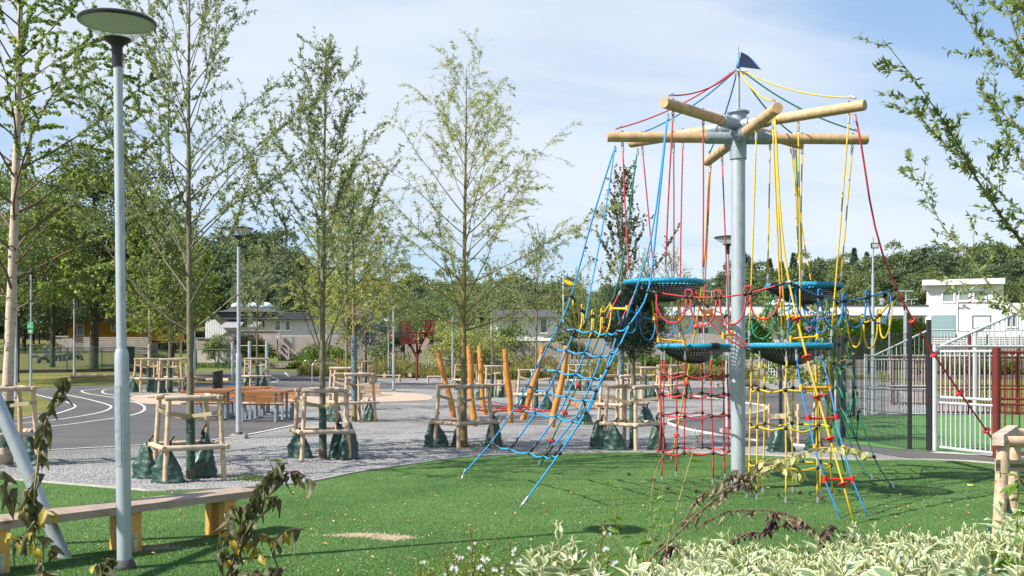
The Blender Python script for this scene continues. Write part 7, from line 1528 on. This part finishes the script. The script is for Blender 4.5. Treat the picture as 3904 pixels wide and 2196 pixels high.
cane('arching twig with pale oval leaves across the yellow net and blue ladder',[
 (pp([(2900,1800),(2960,1770),(3040,1735),(3120,1712),(3200,1705),(3270,1715),(3310,1735)],5.35),.005,54,.05,1,.45,'p'),(pp([(2960,1770),(3000,1790),(3050,1800),(3070,1820)],5.35),.004,20,.0,1,.7,'p'),(pp([(2900,1760),(2960,1745),(3010,1760),(3050,1790)],5.4),.003,26,.0,1,.6,'p')],SETS,305,name='leafy_twig',stemm=twigy,size=.95)
cane('upright thin green shoots with a few small leaves left of the dead canes',[
 (pp([(2535,2200),(2545,2080),(2565,1990),(2600,1870),(2625,1780),(2648,1700),(2652,1630)],5.3),.005,12,.3,1,.0,'g'),(pp([(2440,2220),(2470,2060),(2480,1930),(2490,1840),(2510,1770),(2530,1735)],5.4),.0035,8,.2,1,.2,'g'),
 (pp([(2440,2190),(2390,2110),(2350,2000),(2338,1900),(2325,1830)],5.3),.0035,14,.3,1,.0,'g'),(pp([(2490,2200),(2510,2060),(2520,1930),(2530,1830)],5.4),.0025,12,.1,1,.1,'g'),(pp([(2430,2200),(2370,2120),(2295,2005)],5.2),.005,2,.3,.6,.0,'g'),(pp([(2450,2180),(2462,2070),(2500,1960)],5.3),.003,8,.1,1,.0,'g'),(pp([(2470,2200),(2480,2100),(2505,2000)],5.25),.003,8,.0,1,.0,'g')],SETS,306,name='green_shoots',stemm=twigy)
cane('dark purple leaved shoots rising behind the cream edged hedge',[
 (pp([(2880,2080),(2930,2010),(2960,1970),(2980,1950)],5.9),.004,28,.2,1,.3,'u'),(pp([(3130,2110),(3140,2060),(3165,2020),(3180,2005)],5.9),.004,26,.1,1,.3,'u'),(pp([(2800,2060),(2860,2030),(2930,2035)],5.9),.004,16,.0,1,.3,'u'),(pp([(2500,2190),(2540,2110),(2580,2080)],5.3),.004,22,.0,1,.4,'u'),(pp([(3000,1960),(3060,1990),(3110,2020)],5.7),.003,14,.0,1,.8,'d'),(pp([(2950,2010),(3010,2000),(3030,1990)],5.9),.003,14,.0,1,.3,'u')],SETS,307,name='purple_shrub')
cane('broad green leaves poking up at the right edge in front of the wooden guard',[
 (pp([(3880,2100),(3878,1960),(3884,1860),(3876,1810)],5.0),.004,14,.2,1,.1,'g'),(pp([(3905,2050),(3908,1950),(3915,1880)],4.9),.004,12,.1,1,.1,'g'),(pp([(3860,2250),(3850,2160),(3830,2120),(3790,2100)],4.1),.005,12,.2,1,.2,'g'),(pp([(3890,2250),(3895,2150),(3900,2060)],4.2),.005,12,.2,1,.1,'g'),(pp([(3790,2230),(3760,2150),(3745,2120)],4.3),.004,8,.2,1,.1,'g')],SETS,308,name='green_shoots',stemm=twigy,size=1.25)
cane('small green shoot in front of the end of the yellow stay rope',[(pp([(3226,2100),(3228,2040),(3230,1985)],5.6),.003,10,.3,1,.0,'g')],SETS,309,name='green_shoots',stemm=twigy)
# fine leaved flowering shrub, bottom centre
def fineshrub(label,tips,seed,group='fine leaved flowering shrubs'):
    rs=random.Random(seed); c=at(tips[0][0],0,tips[0][2]); t=thing('flowering_shrub',label,'shrub',(c.x,c.y,0),group); PP=[];DD=[]; mb=MB(); fl=[]
    for u,v,Y,w in tips:
        top=at(u,v,Y); b=Vector((top.x+rs.uniform(-.05,.05),Y,0)); Q=catmull([b,b+(top-b)*.5+Vector((rs.uniform(-.04,.04),0,0)),top],5); mb.tube(Q,.003,4)
        for k in range(int(230*w)):
            f=rs.random()**.7; q=b+(top-b)*f; sp=w*.06*(1.15-f)+.006; PP.append((q.x+rs.gauss(0,sp),q.y+rs.gauss(0,sp),q.z+rs.gauss(0,.02))); DD.append((rs.gauss(0,.7),rs.gauss(0,.7),rs.gauss(.5,.5)))
        if rs.random()<.75: fl.append(top+Vector((rs.gauss(0,.03),-.02,-abs(rs.gauss(.06,.05)))))
    V,F=leafquads(np.array(PP),np.array(DD),.018,.008); npmesh('foliage',V,F,mat('fine_leaf',(.16,.22,.035),.5,0,trans=.35,island=.4),t); mb.build('stems',twig,t)
    for p in fl:
        for k in range(4):
            q=p+Vector((rs.gauss(0,.014),rs.gauss(0,.01),rs.gauss(0,.012))); m2=MB()
            for j in range(5): a=j*1.2566; r2=.008; m2.add([q,q+Vector((r2*math.cos(a-.5),0*r2,r2*math.sin(a-.5)))+Vector((0,-.001,0)),q+Vector((1.4*r2*math.cos(a),-.003,1.4*r2*math.sin(a))),q+Vector((r2*math.cos(a+.5),-.001,r2*math.sin(a+.5)))],[(0,1,2,3)])
            m2.build('flower',white,t)
rs=random.Random(4)
fineshrub('fine leaved shrub with small white flowers at the bottom edge, left one',[(1600,2120,6.3,1),(1640,2140,6.2,1),(1690,2100,6.3,.9),(1720,2090,6.2,.8),(1740,2130,6.1,1.1),(1590,2170,6,1),(1650,2175,6,1.2),(1700,2160,6,1.2)],1)
fineshrub('fine leaved shrub with a tall pointed shoot at the bottom edge, middle one',[(1790,2015,6.3,.8),(1800,2090,6.2,1.2),(1830,2120,6.1,1.2),(1850,2085,6.3,.8),(1780,2150,6,1.3),(1840,2165,6,1.2),(1810,2130,6,1.2)],2)
fineshrub('fine leaved shrub beside the cream edged sprigs at the bottom edge, right one',[(1945,2065,6.3,.6),(1900,2140,6.1,1),(1970,2100,6.2,.7),(1930,2150,6,1.1),(1960,2170,6,1.1),(2040,2110,6.1,.6),(1880,2170,6,1.1)],3)
fineshrub('thin fine leaved shoots between the tall cream sprig and the canes',[(2305,1985,6.0,.7),(2290,2070,5.9,.8),(2270,2120,5.8,.9),(2320,2110,5.8,.8)],4)
